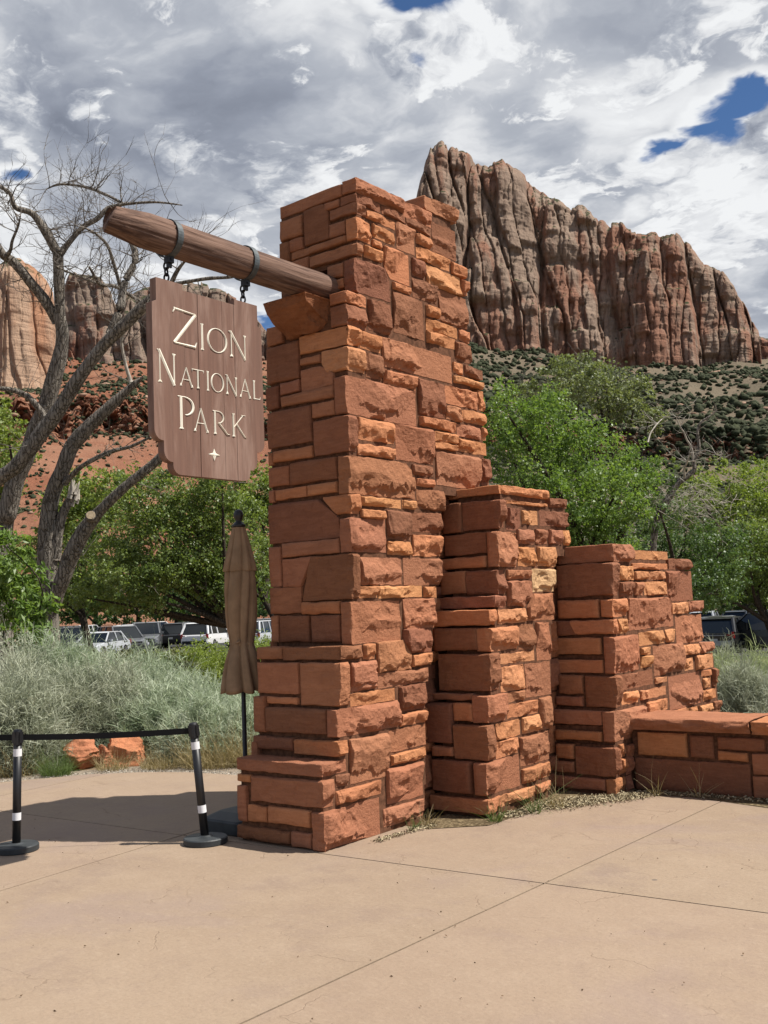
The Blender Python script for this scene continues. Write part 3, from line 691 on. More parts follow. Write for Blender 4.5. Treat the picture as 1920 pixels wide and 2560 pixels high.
SLOPE = [(-1.2624, [(100, -1.0), (220, 5.3), (420, 41.0), (640, 93.9), (655, 115.8), (850, 161.0), (1250, 254.8), (1700, 371.8)]), (-1.0182, [(100, -1.0), (220, -1.0), (420, 46.6), (640, 106.4), (655, 132.8), (850, 175.5), (1250, 282.7), (1700, 394.9)]), (-0.8959, [(100, -1.0), (220, -1.0), (420, 46.1), (640, 109.5), (655, 134.9), (850, 187.9), (1250, 300.7), (1700, 423.7)]), (-0.7837, [(100, -1.0), (220, -1.0), (420, 45.0), (640, 108.0), (655, 131.4), (850, 183.6), (1250, 295.0), (1700, 420.1)]), (-0.5663, [(100, -1.0), (220, 6.8), (450, 46.2), (700, 100.7), (720, 129.7), (1000, 204.5), (1440, 355.8), (1800, 461.7)]), (-0.4364, [(100, -1.0), (220, 6.0), (450, 42.8), (700, 92.6), (720, 119.7), (1000, 184.7), (1500, 320.9), (1900, 418.8)]), (-0.3103, [(100, -1.0), (220, 5.2), (450, 37.9), (700, 80.1), (720, 106.7), (1000, 168.8), (1600, 320.9), (2000, 412.7)]), (-0.0245, [(100, -1.0), (220, 1.2), (450, 26.3), (700, 59.9), (720, 82.3), (1000, 131.6), (1600, 249.9), (2000, 319.1)])]
DEAD_L = [[(-19.26, 13.05, 1.48, 0.224), (-19.2, 12.98, 2.07, 0.224), (-19.15, 12.91, 2.66, 0.229), (-19.06, 12.86, 3.24, 0.223), (-18.96, 12.83, 3.82, 0.199), (-18.8, 12.83, 4.51, 0.175), (-18.54, 12.92, 5.01, 0.175), (-18.34, 12.99, 5.46, 0.17), (-18.0, 13.16, 5.84, 0.156), (-17.57, 13.4, 6.25, 0.127), (-17.14, 13.64, 6.65, 0.083), (-16.9, 13.76, 6.83, 0.02)], [(-18.96, 12.97, 3.12, 0.141), (-18.86, 12.96, 3.58, 0.129), (-18.71, 13.0, 4.04, 0.111), (-18.55, 13.05, 4.33, 0.094), (-18.45, 13.08, 4.53, 0.053)], [(-19.16, 12.98, 1.72, 0.176), (-18.94, 12.97, 2.3, 0.175), (-18.72, 12.98, 2.68, 0.18), (-18.44, 13.02, 3.2, 0.191), (-18.17, 13.07, 3.58, 0.173), (-17.88, 13.15, 3.88, 0.155), (-17.59, 13.23, 4.14, 0.114), (-17.1, 13.45, 4.56, 0.108), (-16.54, 13.72, 4.98, 0.102), (-16.05, 13.93, 5.43, 0.098), (-15.7, 14.07, 5.57, 0.07)], [(-21.24, 13.16, 3.71, 0.234), (-21.07, 13.18, 4.26, 0.226), (-20.84, 13.23, 4.93, 0.218), (-20.54, 13.34, 5.53, 0.199), (-20.28, 13.42, 6.13, 0.201), (-20.03, 13.51, 6.57, 0.209), (-19.81, 13.56, 7.17, 0.208), (-19.58, 13.61, 7.77, 0.173), (-19.47, 13.59, 8.22, 0.151), (-19.44, 13.51, 8.67, 0.135), (-19.37, 13.45, 9.26, 0.132), (-19.3, 13.39, 9.71, 0.125), (-19.25, 13.35, 10.0, 0.122)], [(-19.26, 13.35, 9.97, 0.119), (-19.33, 13.14, 10.34, 0.11), (-19.47, 12.88, 10.78, 0.082), (-19.7, 12.59, 10.92, 0.068), (-19.7, 12.46, 11.19, 0.05), (-19.82, 12.24, 11.35, 0.041)], [(-19.23, 13.37, 9.94, 0.107), (-19.1, 13.52, 10.19, 0.069), (-18.86, 13.73, 10.56, 0.065), (-18.63, 13.96, 10.76, 0.06), (-18.47, 14.13, 11.0, 0.056), (-18.22, 14.39, 11.1, 0.037), (-17.71, 14.85, 11.14, 0.03), (-17.28, 15.27, 11.07, 0.012)], [(-18.23, 14.4, 11.1, 0.035), (-18.34, 14.37, 11.18, 0.033), (-18.67, 14.17, 11.41, 0.033), (-19.07, 13.91, 11.61, 0.028), (-19.53, 13.62, 11.71, 0.031), (-19.83, 13.47, 11.64, 0.012)], [(-19.54, 11.26, 4.09, 0.167), (-19.07, 11.47, 4.54, 0.16), (-18.76, 11.59, 4.75, 0.155), (-18.41, 11.74, 4.97, 0.159), (-17.89, 11.97, 5.58, 0.165), (-17.45, 12.15, 6.1, 0.153), (-17.0, 12.32, 6.71, 0.139), (-16.55, 12.51, 7.22, 0.132), (-16.15, 12.68, 7.56, 0.128), (-15.73, 12.86, 7.92, 0.11), (-15.37, 13.01, 8.2, 0.067)], [(-16.57, 12.67, 7.47, 0.096), (-16.44, 12.82, 7.98, 0.099), (-16.44, 12.89, 8.33, 0.086), (-16.42, 12.98, 8.63, 0.078), (-16.32, 13.12, 8.99, 0.077), (-16.38, 13.16, 9.27, 0.07), (-16.51, 13.11, 9.66, 0.045), (-16.49, 13.2, 10.03, 0.025)], [(-19.57, 13.53, 8.48, 0.116), (-19.62, 13.27, 8.94, 0.129), (-19.74, 12.96, 9.33, 0.122), (-19.87, 12.64, 9.73, 0.114), (-19.93, 12.41, 9.87, 0.102), (-19.96, 12.17, 10.22, 0.082), (-20.04, 11.9, 10.63, 0.045)], [(-19.82, 12.42, 9.8, 0.068), (-19.64, 12.42, 9.89, 0.039), (-19.5, 12.38, 10.06, 0.036), (-19.3, 12.39, 10.32, 0.03), (-19.14, 12.35, 10.51, 0.012)], [(-18.95, 12.75, 6.17, 0.088), (-19.05, 12.5, 6.52, 0.067), (-19.21, 12.23, 6.69, 0.061), (-19.41, 11.94, 6.74, 0.049), (-19.54, 11.71, 6.85, 0.029)], [(-16.81, 13.35, 6.64, 0.048), (-16.8, 13.21, 7.02, 0.036), (-16.75, 13.1, 7.5, 0.034), (-16.5, 13.16, 7.78, 0.031), (-16.18, 13.29, 7.99, 0.025)], [(-18.48, 12.91, 4.69, 0.079), (-17.92, 12.95, 5.0, 0.051), (-17.23, 13.12, 5.22, 0.053), (-16.66, 13.2, 5.27, 0.039), (-16.11, 13.27, 5.4, 0.025)], [(-15.4, 13.23, 8.29, 0.061), (-15.17, 13.21, 8.53, 0.045), (-14.93, 13.21, 8.68, 0.024), (-14.7, 13.22, 8.72, 0.008)], [(-15.39, 13.23, 8.33, 0.041), (-15.02, 13.33, 8.33, 0.041), (-14.58, 13.48, 8.33, 0.04), (-14.09, 13.67, 8.3, 0.034), (-13.73, 13.76, 8.39, 0.016)], [(-17.9, 14.0, 8.99, 0.045), (-17.85, 13.86, 9.26, 0.045), (-17.8, 13.71, 9.55, 0.039), (-17.77, 13.55, 9.83, 0.035), (-17.84, 13.32, 10.03, 0.029), (-17.96, 13.06, 10.15, 0.015)], [(-17.38, 14.2, 8.59, 0.048), (-17.51, 13.88, 8.76, 0.044), (-17.6, 13.59, 8.89, 0.044), (-17.7, 13.31, 8.88, 0.041), (-17.65, 13.13, 9.01, 0.035), (-17.59, 12.95, 9.16, 0.026)], [(-18.48, 13.78, 9.2, 0.033), (-18.54, 13.47, 9.27, 0.027), (-18.6, 13.16, 9.33, 0.022), (-18.66, 12.86, 9.42, 0.012)]]
DEAD_R = [[(-13.05, 30.34, 3.67, 0.109), (-12.74, 30.48, 4.56, 0.113), (-12.37, 30.7, 5.23, 0.102), (-12.12, 30.86, 5.44, 0.091), (-11.89, 31.01, 5.68, 0.076), (-11.88, 30.99, 5.94, 0.069), (-11.73, 31.07, 6.22, 0.055), (-11.71, 31.06, 6.51, 0.049), (-11.7, 31.02, 6.87, 0.042), (-11.6, 31.08, 7.12, 0.035), (-11.38, 31.22, 7.29, 0.025), (-11.18, 31.36, 7.46, 0.011)], [(-11.88, 30.99, 5.92, 0.047), (-11.88, 30.84, 6.36, 0.04), (-11.93, 30.68, 6.57, 0.031), (-11.95, 30.54, 6.78, 0.027), (-11.99, 30.38, 6.95, 0.022), (-12.04, 30.2, 7.25, 0.011)], [(-12.11, 30.75, 5.43, 0.047), (-12.01, 30.5, 5.66, 0.032), (-11.83, 30.32, 5.84, 0.025), (-11.64, 30.15, 6.09, 0.014)], [(-11.77, 31.05, 6.15, 0.029), (-11.51, 30.99, 6.23, 0.018), (-11.19, 31.0, 6.09, 0.013), (-10.96, 30.94, 6.0, 0.007)], [(-13.02, 30.28, 6.6, 0.026), (-13.04, 30.57, 6.93, 0.022), (-12.95, 30.94, 7.26, 0.019), (-12.92, 31.28, 7.45, 0.011)]]
CROWNS = {'R1': [(-13.13, 22.16, 6.45, 0.81), (-12.98, 23.74, 6.25, 1.06), (-12.75, 25.43, 5.7, 1.2), (-13.36, 22.85, 5.13, 1.06), (-13.23, 24.48, 4.37, 1.36), (-11.26, 23.86, 4.33, 0.98), (-11.12, 25.31, 5.19, 0.66), (-14.73, 24.07, 4.1, 0.76), (-11.94, 24.18, 3.28, 1.06), (-13.91, 24.08, 3.29, 0.99)], 'R2': [(-17.59, 34.14, 9.85, 1.06), (-17.26, 36.53, 9.87, 1.25), (-19.93, 36.59, 9.85, 1.03), (-16.12, 36.44, 9.05, 0.84), (-18.12, 36.8, 10.98, 0.66), (-18.99, 33.11, 9.32, 0.69), (-16.1, 37.58, 8.56, 0.63)], 'R3': [(-12.73, 29.99, 4.61, 0.88), (-12.69, 31.91, 3.52, 1.18), (-14.24, 32.51, 3.18, 1.38), (-11.54, 31.97, 3.15, 1.08), (-14.73, 31.34, 2.44, 1.21), (-12.27, 30.63, 2.18, 0.99), (-13.43, 31.54, 1.79, 0.74), (-12.39, 34.08, 2.01, 0.77)], 'R4': [(-18.01, 46.32, 7.04, 1.18), (-17.42, 49.47, 6.86, 1.48), (-16.85, 52.54, 7.23, 1.35), (-17.85, 47.95, 5.59, 1.31), (-16.64, 51.55, 5.65, 1.6), (-14.38, 49.27, 5.99, 1.71), (-19.66, 47.88, 5.52, 1.12)], 'R5': [(-12.21, 36.61, 3.6, 1.01), (-12.25, 38.74, 2.46, 1.28), (-13.82, 39.56, 2.36, 0.97), (-11.31, 38.34, 3.41, 1.33), (-12.79, 39.44, 1.53, 0.69), (-13.28, 36.0, 1.7, 0.55)], 'L1': [(-23.64, 18.99, 5.31, 1.0), (-23.59, 20.68, 5.34, 1.25), (-26.57, 20.14, 4.36, 1.01), (-23.64, 19.98, 4.0, 1.43), (-23.38, 21.77, 4.6, 1.2), (-23.96, 19.02, 2.94, 1.0), (-23.56, 20.95, 3.26, 1.18), (-23.38, 22.71, 3.62, 0.87), (-22.21, 20.9, 5.56, 0.68), (-26.03, 19.95, 2.47, 0.64), (-23.59, 19.38, 2.32, 0.6), (-22.96, 21.49, 2.6, 0.69), (-23.23, 22.93, 2.67, 0.65), (-25.71, 18.55, 2.48, 0.54)], 'L3': [(-14.67, 9.17, 3.04, 0.31), (-15.17, 9.74, 2.62, 0.4), (-16.08, 10.0, 2.12, 0.49), (-14.67, 9.74, 2.08, 0.3), (-15.96, 9.59, 2.59, 0.47), (-14.53, 9.44, 1.64, 0.29)], 'L4': [(-25.6, 16.04, 7.2, 0.49), (-26.52, 16.98, 6.69, 0.48), (-28.3, 17.18, 6.93, 0.84), (-26.7, 15.93, 7.68, 0.79), (-27.49, 17.13, 5.86, 0.55)], 'L2_0': [(-38.67, 25.81, 3.43, 0.79), (-40.75, 27.7, 4.98, 1.26), (-40.26, 28.3, 3.06, 0.95), (-39.08, 27.53, 7.03, 1.24), (-37.82, 27.35, 6.4, 1.21), (-36.93, 27.13, 3.73, 1.28)], 'L2_1': [(-36.14, 27.32, 7.34, 1.08), (-34.01, 31.87, 3.58, 1.24), (-32.92, 32.35, 6.71, 1.03), (-33.98, 33.87, 7.76, 1.29), (-32.02, 32.08, 4.48, 1.11), (-34.14, 34.29, 3.05, 0.86), (-33.76, 34.2, 6.35, 0.97)], 'L5_0': [(-82.69, 53.75, 4.19, 2.08), (-87.41, 57.81, 3.12, 1.77), (-80.66, 55.47, 2.97, 1.66), (-78.63, 54.33, 4.43, 2.04)], 'L5_1': [(-82.58, 59.05, 2.93, 1.74), (-79.72, 58.54, 4.64, 2.34), (-76.04, 56.53, 2.79, 1.63), (-77.87, 60.19, 2.76, 1.7)], 'L5_2': [(-80.67, 62.93, 4.19, 2.21), (-78.51, 61.82, 6.28, 2.17), (-79.57, 63.95, 2.71, 1.77), (-73.79, 60.64, 4.36, 2.29)], 'L5_3': [(-73.29, 61.23, 2.59, 1.66), (-73.53, 63.16, 6.23, 1.91), (-74.9, 65.07, 2.54, 1.74), (-74.6, 65.13, 3.91, 2.17)], 'L5_4': [(-68.83, 62.18, 2.42, 1.63), (-68.04, 62.6, 4.09, 2.24), (-67.28, 63.04, 5.47, 2.04), (-70.35, 66.08, 2.37, 1.7)], 'L5_5': [(-69.04, 66.93, 3.87, 2.13), (-71.73, 70.09, 2.31, 1.77), (-65.92, 67.0, 2.2, 1.66), (-69.85, 71.38, 3.85, 2.21)], 'R6_0': [(-34.53, 81.2, 2.44, 1.9), (-35.76, 84.9, 1.42, 1.19), (-32.54, 80.59, 1.4, 1.12)], 'R6_1': [(-32.34, 80.64, 2.35, 1.86), (-32.84, 84.91, 1.32, 1.17), (-30.19, 80.02, 2.45, 1.82)], 'R6_2': [(-29.78, 80.48, 1.3, 1.09), (-30.82, 86.17, 3.97, 1.94), (-30.01, 84.85, 1.22, 1.14)], 'R6_3': [(-29.42, 85.17, 2.37, 2.05), (-30.14, 89.3, 1.13, 1.19), (-27.27, 84.72, 1.12, 1.12)], 'R6_4': [(-26.59, 82.63, 4.08, 1.97), (-28.47, 90.45, 2.39, 2.14), (-27.34, 89.22, 1.04, 1.17)]}
SAGE_L = [(-12.05, 7.62, 0.8, 1.32), (-13.32, 8.5, 0.85, 1.6), (-13.5, 9.12, 0.8, 1.71), (-12.42, 8.6, 0.75, 1.33), (-13.21, 9.61, 0.8, 1.6), (-12.16, 9.18, 0.75, 1.32), (-12.68, 10.04, 0.8, 1.4), (-11.54, 9.45, 0.65, 0.98), (-12.02, 10.07, 0.75, 1.23), (-11.39, 10.08, 0.7, 1.01), (-10.36, 9.24, 0.6, 0.83), (-10.91, 10.34, 0.7, 0.86), (-9.87, 9.51, 0.55, 0.69), (-10.63, 10.57, 0.65, 0.72)]
SHRUB_L = [(-13.83, 12.58, 0.7, 1.46), (-13.85, 13.21, 0.7, 1.36), (-13.59, 11.89, 0.6, 1.36), (-14.3, 14.38, 0.7, 1.41), (-13.68, 11.54, 0.45, 1.55), (-14.93, 11.33, 0.55, 1.49), (-14.23, 11.37, 0.5, 1.43), (-14.9, 10.33, 0.45, 1.64), (-15.45, 11.18, 0.5, 1.56), (-15.56, 12.76, 0.5, 1.47)]
SAGE_R = [(-4.72, 12.97, 0.6, 0.96), (-5.0, 14.27, 0.7, 1.02), (-4.85, 14.89, 0.8, 1.04), (-4.39, 12.98, 0.7, 0.94), (-4.81, 15.69, 0.8, 1.04), (-5.4, 14.69, 0.35, 1.34)]
CARS = [
(-0.9564, 68, 0.353, 'B', 'black car seen from the side at the foot of the dead tree', 'suv', True, False),
(-0.9437, 86, -0.595, 'W', 'small white van-like car far behind the black car at left', 'suv', False, False),
(-0.9122, 64, 1.88, 'G', 'grey car facing the plaza with large glinting windscreen, left of the leafy tree trunk', 'suv', True, False),
(-0.9317, 60, 2.646, 'S', 'silver low car nearest in the left lot, half hidden by shrubs', 'sedan', False, False),
(-0.8887, 72, 2.34, 'G', 'grey car facing forward right behind the leafy tree trunk', 'truck', False, False),
(-0.8538, 74, -0.417, 'B', 'black car left of the white car in the left lot', 'suv', False, False),
(-0.8322, 66, -0.448, 'W', 'white car seen from behind with a red tail lamp, left of the umbrella', 'suv', False, False),
(-0.8236, 88, 0.485, 'B', 'dark boxy car far behind the white car near the umbrella', 'suv', True, False),
(-0.843, 95, 0.379, 'W', 'white car farthest back under the trees left of the umbrella', 'hatch', False, False),
(-0.7817, 64, -0.345, 'S', 'silver car in the gap between the umbrella and the tall pillar', 'suv', False, False),
(-0.7712, 80, 0.974, 'G', 'grey car farther back in the gap beside the tall pillar', 'suv', False, False),
(-0.8794, 92, 0.168, 'W', 'white car deep in the left lot between the grey cars', 'suv', False, False),
(-0.8106, 93, 1.109, 'S', 'silver car deep in the left lot right beside the umbrella', 'suv', False, False),
(-0.9674, 80, 0.778, 'D', 'dark blue car half hidden by the dead tree foot', 'suv', False, False),
(-0.9013, 90, 0.495, 'W', 'white roofed car showing over the grey car with the glinting windscreen', 'hatch', False, False),
(-0.3531, 57, -0.039, 'G', 'grey car with dark rear window, above the black hatchback at right', 'suv', False, False),
(-0.3482, 48, -0.104, 'B', 'black hatchback with silver rear bumper beside the shortest pier', 'hatch', False, True),
(-0.3133, 47, -1.273, 'B', 'black car at the right edge seen from the side', 'suv', False, False),
(-0.3291, 60, 3.074, 'R', 'dark red car facing the plaza at right', 'sedan', False, False),
(-0.335, 74, -0.161, 'D', 'dark blue boxy car behind the red car', 'suv', False, False),
(-0.3153, 76, 0.121, 'W', 'white car at the right edge, farthest back', 'suv', False, False),
(-0.3652, 76, -0.226, 'S', 'silver car behind the grey car at right, only the roof showing', 'suv', False, False),
(-0.2997, 62, -0.125, 'D', 'dark car just past the right edge', 'suv', False, False)]

# ------------------------------------------------------------------ masonry
STONE_COL = [(.240, .103, .057), (.345, .150, .082), (.455, .195, .092), (.51, .238, .112), (.57, .36, .185)]

def facets(u, v, U, V, P, rng, lit):
    """height of a rock-faced (lit) or dressed (shade) stone over its joint plane"""
    n1 = fbm(u*14+rng.uniform(0, 90), v*14, rng.uniform(0, 50), 3)
    jag = 1+.45*n1
    if lit:
        m = [rng.uniform(.006, .022), rng.uniform(.006, .022), rng.uniform(.012, .045), rng.uniform(.010, .045)]
    else:
        m = [rng.uniform(.006, .016) for _ in range(4)]
    s = min(1.0, V/.16, U/.16)
    m = [x*max(s, .45) for x in m]
    e = np.minimum(np.minimum(u/m[0], (U-u)/m[1]), np.minimum(v/m[2], (V-v)/m[3]))
    e = np.clip(e*jag, 0, 1)
    h = P*e
    K = rng.integers(3, 7) if lit else rng.integers(1, 3)
    sl = .17 if lit else .05
    for k in range(K):
        uc, vc = rng.uniform(.15, .85)*U, rng.uniform(.15, .85)*V
        a, b = rng.normal(0, sl*.7), rng.normal(.02, sl)
        h = np.minimum(h, P*rng.uniform(.65, 1.1)+a*(u-uc)+b*(v-vc)+.004*n1)
    if lit:
        for k in range(rng.poisson((2.0+16*U)*min(1, V/.18))):
            uc = rng.uniform(0, U)
            low = rng.random() < .75
            vc = rng.uniform(-.10, .16)*V if low else rng.uniform(.2, 1)*V
            R = rng.uniform(.022, .075)*min(1, V/.22+.3)
            n2 = vnoise(u*32+uc*50, v*32, k)
            r = np.hypot((u-uc)*rng.uniform(.45, 1.0), (v-vc)*rng.uniform(.8, 1.3))/R*(1+.28*n1+.18*n2)
            dp = rng.uniform(.008, .026)*min(1, V/.13)*(1 if low else .7)
            h = h-dp*np.sqrt(np.clip(1-r*r, 0, 1))
        # the foot of the stone is broken away along a ragged line and sits in its own shadow
        on = np.clip(vnoise(u*rng.uniform(3, 7)+rng.uniform(0, 50), 0*u, 0)*2.2+.55, 0, 1)
        vb = V*(.06+.20*on*rng.uniform(.5, 1.2))*(1+.45*vnoise(u*22+rng.uniform(0, 50), v*6, 0)+.25*vnoise(u*55, v*9, 3))
        k = np.clip((vb-v)/.007, 0, 1)*np.clip(on*2, 0, 1)
        h = h-k*rng.uniform(.018, .036)*min(1, V/.14)
        if rng.random() < .4:
            ub = U*rng.uniform(.06, .16)*(1+.5*vnoise(v*18+rng.uniform(0, 50), u*5, 0))
            h = h-np.clip((ub-u)/.008, 0, 1)*rng.uniform(.006, .018)
        h = h+.0035*fbm(u*30+7, v*30, rng.uniform(0, 50), 3)*e+.006*fbm(u*9, v*9, rng.uniform(0, 50), 2)*e
    else:
        if rng.random() < .5:
            uc, vc = rng.uniform(0, U), rng.uniform(0, V)*rng.choice([.15, .9])
            R = rng.uniform(.05, .14); r = np.hypot(u-uc, v-vc)/R*(1+.3*n1)
            h = h-.008*np.clip(1-r*r, 0, 1)
        h = h+.0016*fbm(u*26, v*26, rng.uniform(0, 50), 3)*e+.003*fbm(u*7, v*7, rng.uniform(0, 50), 2)*e
    return np.maximum(h, -.02)

def grid1(L, res):
    n = max(3, int(round(L/res)))
    t = np.linspace(0, 1, n+1)
    a = min(.006/L, .2)
    t = np.concatenate([[0, a], t[1:-1][(t[1:-1] > a*1.6) & (t[1:-1] < 1-a*1.6)], [1-a, 1]])
    return t*L

def stone_mesh(kind, x0, x1, y0, y1, z0, z1, cut, rng, depth=.14, proud=0.0, resL=.03, resR=.0115):
    g = .0012
    z0, z1 = z0+g, z1-g
    if kind in 'LC': x0 += g
    if kind == 'L': x1 -= g
    if kind in 'RC': y1 -= g
    if kind == 'R': y0 += g
    Vh = z1-z0
    zs = grid1(Vh, resR if kind != 'L' else resL)
    nz = len(zs)
    cols = []
    if kind in 'LC':
        U = x1-x0; us = grid1(U, resL)
        if kind == 'C': us = np.concatenate([us[us < U-.05], U-np.array([.045, .028, .014, 0])])
        us2, zz = np.meshgrid(us, zs, indexing='ij')
        if cut and kind != 'R':
            us2 = cut_warp(us2, zz, U, Vh, cut)
        h = facets(us2, zz, U if kind == 'L' else U+.05, Vh, rng.uniform(.010, .022)+proud, rng, False)
        if kind == 'C':   # chipped arris
            w = np.clip(1-(U-us2)/.06, 0, 1)
            h = h-w*w*(.010+.016*np.clip(fbm(zz*16+rng.uniform(0, 99), us2*6, 0, 3), -.5, 1))
        cols.append((x0+us2, np.full_like(us2, y0)-h, zz))
        hL = h[-1]
    if kind in 'RC':
        U = y1-y0; us = grid1(U, resR)
        us2, zz = np.meshgrid(us, zs, indexing='ij')
        if cut and kind == 'R' or (cut and kind == 'C' and cut[0] in ('tr', 'br')):
            us2 = cut_warp(us2, zz, U, Vh, cut)
        P = rng.uniform(.026, .046)*min(1, .5+Vh/.35)+proud
        if kind == 'C':
            h = facets(us2+.05, zz, U+.05, Vh, P, rng, True)
            w = np.clip(1-us2/.04, 0, 1)
            h = h*(1-.6*w)+w*.004*fbm(zz*20, us2*5, rng.uniform(0, 99), 3)
            X = x1+h; Y = y0+us2
            X[0] = x1+h[0]; Y[0] = y0-hL
            pl = cols.pop()
            # both faces share the arris column
            pl = tuple(np.concatenate([pl[0][:-1], X[:1]]) if i == 0 else (np.concatenate([pl[1][:-1], Y[:1]]) if i == 1 else pl[2]) for i in range(3))
            cols = [tuple(np.concatenate([a, b[1:]]) for a, b in zip(pl, (X, Y, zz)))]
            nL = pl[0].shape[0]-1
        else:
            h = facets(us2, zz, U, Vh, P, rng, True)
            cols.append((x1+h, y0+us2, zz))
    X, Y, Zz = cols[0]
    nu = X.shape[0]
    # uneven border
    wob = .006*fbm(X*9+Y*11, Zz*9, rng.uniform(0, 99), 2)
    edge = np.zeros_like(X); edge[:, 0] = 1; edge[:, -1] = 1
    Zz = Zz+z0+wob*np.clip(np.minimum(1, 1.0), 0, 1)*np.where((Zz < .03) | (Zz > Vh-.03), 1, .3)
    V = np.stack([X, Y, Zz], -1).reshape(-1, 3)
    idx = np.arange(nu*nz).reshape(nu, nz)
    F = np.stack([idx[:-1, :-1], idx[1:, :-1], idx[1:, 1:], idx[:-1, 1:]], -1).reshape(-1, 4)
    # returns (sides) going into the wall
    ring = np.concatenate([idx[:, 0], idx[-1, 1:], idx[::-1, -1][1:], idx[0, ::-1][1:-1]])
    B = V[ring].copy()
    dv = np.zeros((nu, 2))
    if kind == 'L': dv[:, 1] = depth
    elif kind == 'R': dv[:, 0] = -depth
    else:
        dv[:nL, 1] = depth; dv[nL:, 0] = -depth; dv[nL] = (-depth, depth)
        # keep the mitre clean near the arris
        for i in range(nL):
            dx = x1-X[i].mean()
            if dx < depth: dv[i] = (-(depth-dx), depth)
        for i in range(nL+1, nu):
            dy = Y[i].mean()-y0
            if dy < depth: dv[i] = (-depth, depth-dy)
    B[:, :2] += dv[ring//nz]
    n0 = len(V); m = len(ring)
    V = np.concatenate([V, B])
    k = np.arange(m); k2 = (k+1) % m
    F2 = np.stack([ring[k], n0+k, n0+k2, ring[k2]], -1)
    return V, np.concatenate([F, F2])

def cut_warp(us, zz, U, Vh, cut):
    c, fu, fv = cut
    t = zz/Vh
    t = np.clip((t-(1-fv))/fv, 0, 1) if c[0] == 't' else np.clip((fv-t)/fv, 0, 1)
    s = us/U
    k = fu*t
    return U*(s*(1-k)) if c[1] == 'r' else U*(k+s*(1-k))

def build_masonry(key, root, seed):
    rng = np.random.default_rng(seed)
    for s in STONES:
        if s[0] != key: continue
        _, sec, kind, x0, x1, y0, y1, z0, z1, col, cut = s
        if key == 'Q' and kind != 'R' and z1 < 1.95: y0 -= .025
        d = .14
        if kind == 'C': d = min(.30, max(.10, (x1-x0)*.9))
        big = (z1-z0) > .2 and kind != 'L'
        V, F = stone_mesh(kind, x0, x1, y0, y1, z0, z1, cut, rng, d, proud=.008 if big else 0)
        c0 = V.mean(0)
        me = mesh_np('stone', V-c0, F)
        fl = np.ones(len(me.polygons), bool) if kind == 'L' else np.zeros(len(me.polygons), bool)
        me.polygons.foreach_set('use_smooth', fl)
        base = np.array(STONE_COL[col])
        base = base*rng.uniform(.90, 1.10)*np.array([1, rng.uniform(.96, 1.04), rng.uniform(.94, 1.06)])
        rl = root.location
        obj('stone', me, M_STONE, root, loc=tuple(c0-np.array(rl)), color=base)

pillar = thing('stone_pillar', 'tall stepped red sandstone pillar holding the wooden beam and the hanging sign', 'pillar', (-5.875, 7.1, 0))
pier_a = thing('stone_pier', 'medium red sandstone pier right against the tall pillar, twice as high as a person is wide', 'stone pier', (-5.2, 8.4, 0), group='stepped stone piers beside the tall pillar')
pier_a['label'] = 'middle sandstone pier of the stepped monument, between the tall pillar and the shortest pier'
pier_b = thing('stone_pier', 'shortest sandstone pier with a stepped sloping end, next to the low bench wall', 'stone pier', (-4.8, 10.2, 0), group='stepped stone piers beside the tall pillar')
low_wall = thing('low_wall', 'low red sandstone wall with thick slab cap at the right edge', 'wall', (-2.6, 9.8, 0))
build_masonry('P', pillar, 11)
build_masonry('Q', pier_a, 12)
build_masonry('S', pier_b, 13)
build_masonry('W', low_wall, 14)

def core(root, boxes):
    b = MB(); l = root.location
    for x0, x1, y0, y1, z0, z1 in boxes:
        b.box(((x0+x1)/2-l.x, (y0+y1)/2-l.y, (z0+z1)/2), (x1-x0, y1-y0, z1-z0))
    b.obj('core', M_MORTAR, root)
def lin(tab):
    zs, ys = [a for a, _ in tab], [b for _, b in tab]
    return lambda z: float(np.interp(z, zs, ys))
def slices(root, x0, x1, fn, ends, z0, z1, dz=.16):
    """mortar heart in courses, a couple of centimetres behind the stone faces; ends = [(z, y end)]"""
    out = []; n = max(1, int((z1-z0)/dz)); k = 0
    for i in range(n):
        a, c = z0+(z1-z0)*i/n, z0+(z1-z0)*(i+1)/n
        e = .0004*(i % 5)
        out.append((x0+e, x1-e, max(fn(a+.01), fn(c-.01))+.024, lin(ends)(c)+e, a, c))
    return out
gm, gu, gt = lin([(.67, 6.245), (1.55, 6.318)]), lin([(1.57, 6.48), (4.55, 6.565)]), lin([(4.5, 6.70), (5.57, 6.755)])
PE = [(0, 7.34), (.45, 7.42), (1.0, 7.44), (1.29, 7.51), (1.72, 7.62), (2.1, 7.73), (2.5, 7.80), (2.9, 7.86), (3.02, 8.62), (3.9, 8.62), (3.95, 8.44), (4.8, 8.42), (4.95, 8.28), (6, 8.26)]
core(pillar, slices(pillar, -6.322, -5.427, lambda z: 6.05, PE, -.05, .64)+slices(pillar, -6.322, -5.427, gm, PE, .641, 1.53)+slices(pillar, -6.322, -5.427, gu, PE, 1.531, 4.36)
     +[(-5.60, -5.428, 6.745, 8.40, 4.361, 4.82), (-6.322, -5.95, 6.745, 8.40, 4.361, 4.82), (-5.949, -5.601, 7.1, 8.40, 4.361, 4.82)]
     +slices(pillar, -6.322, -5.427, gt, PE, 4.821, 5.48)+[(-6.30, -5.60, 7.30, 8.61, -.05, 2.98), (-6.22, -5.44, 7.84, 8.25, 5.484, 5.66)])
gq = lin([(0, 7.66), (.5, 7.695), (1.08, 7.79), (1.4, 7.83), (1.78, 7.92), (1.93, 7.985), (2.15, 8.02), (2.5, 8.06), (2.92, 8.12)])
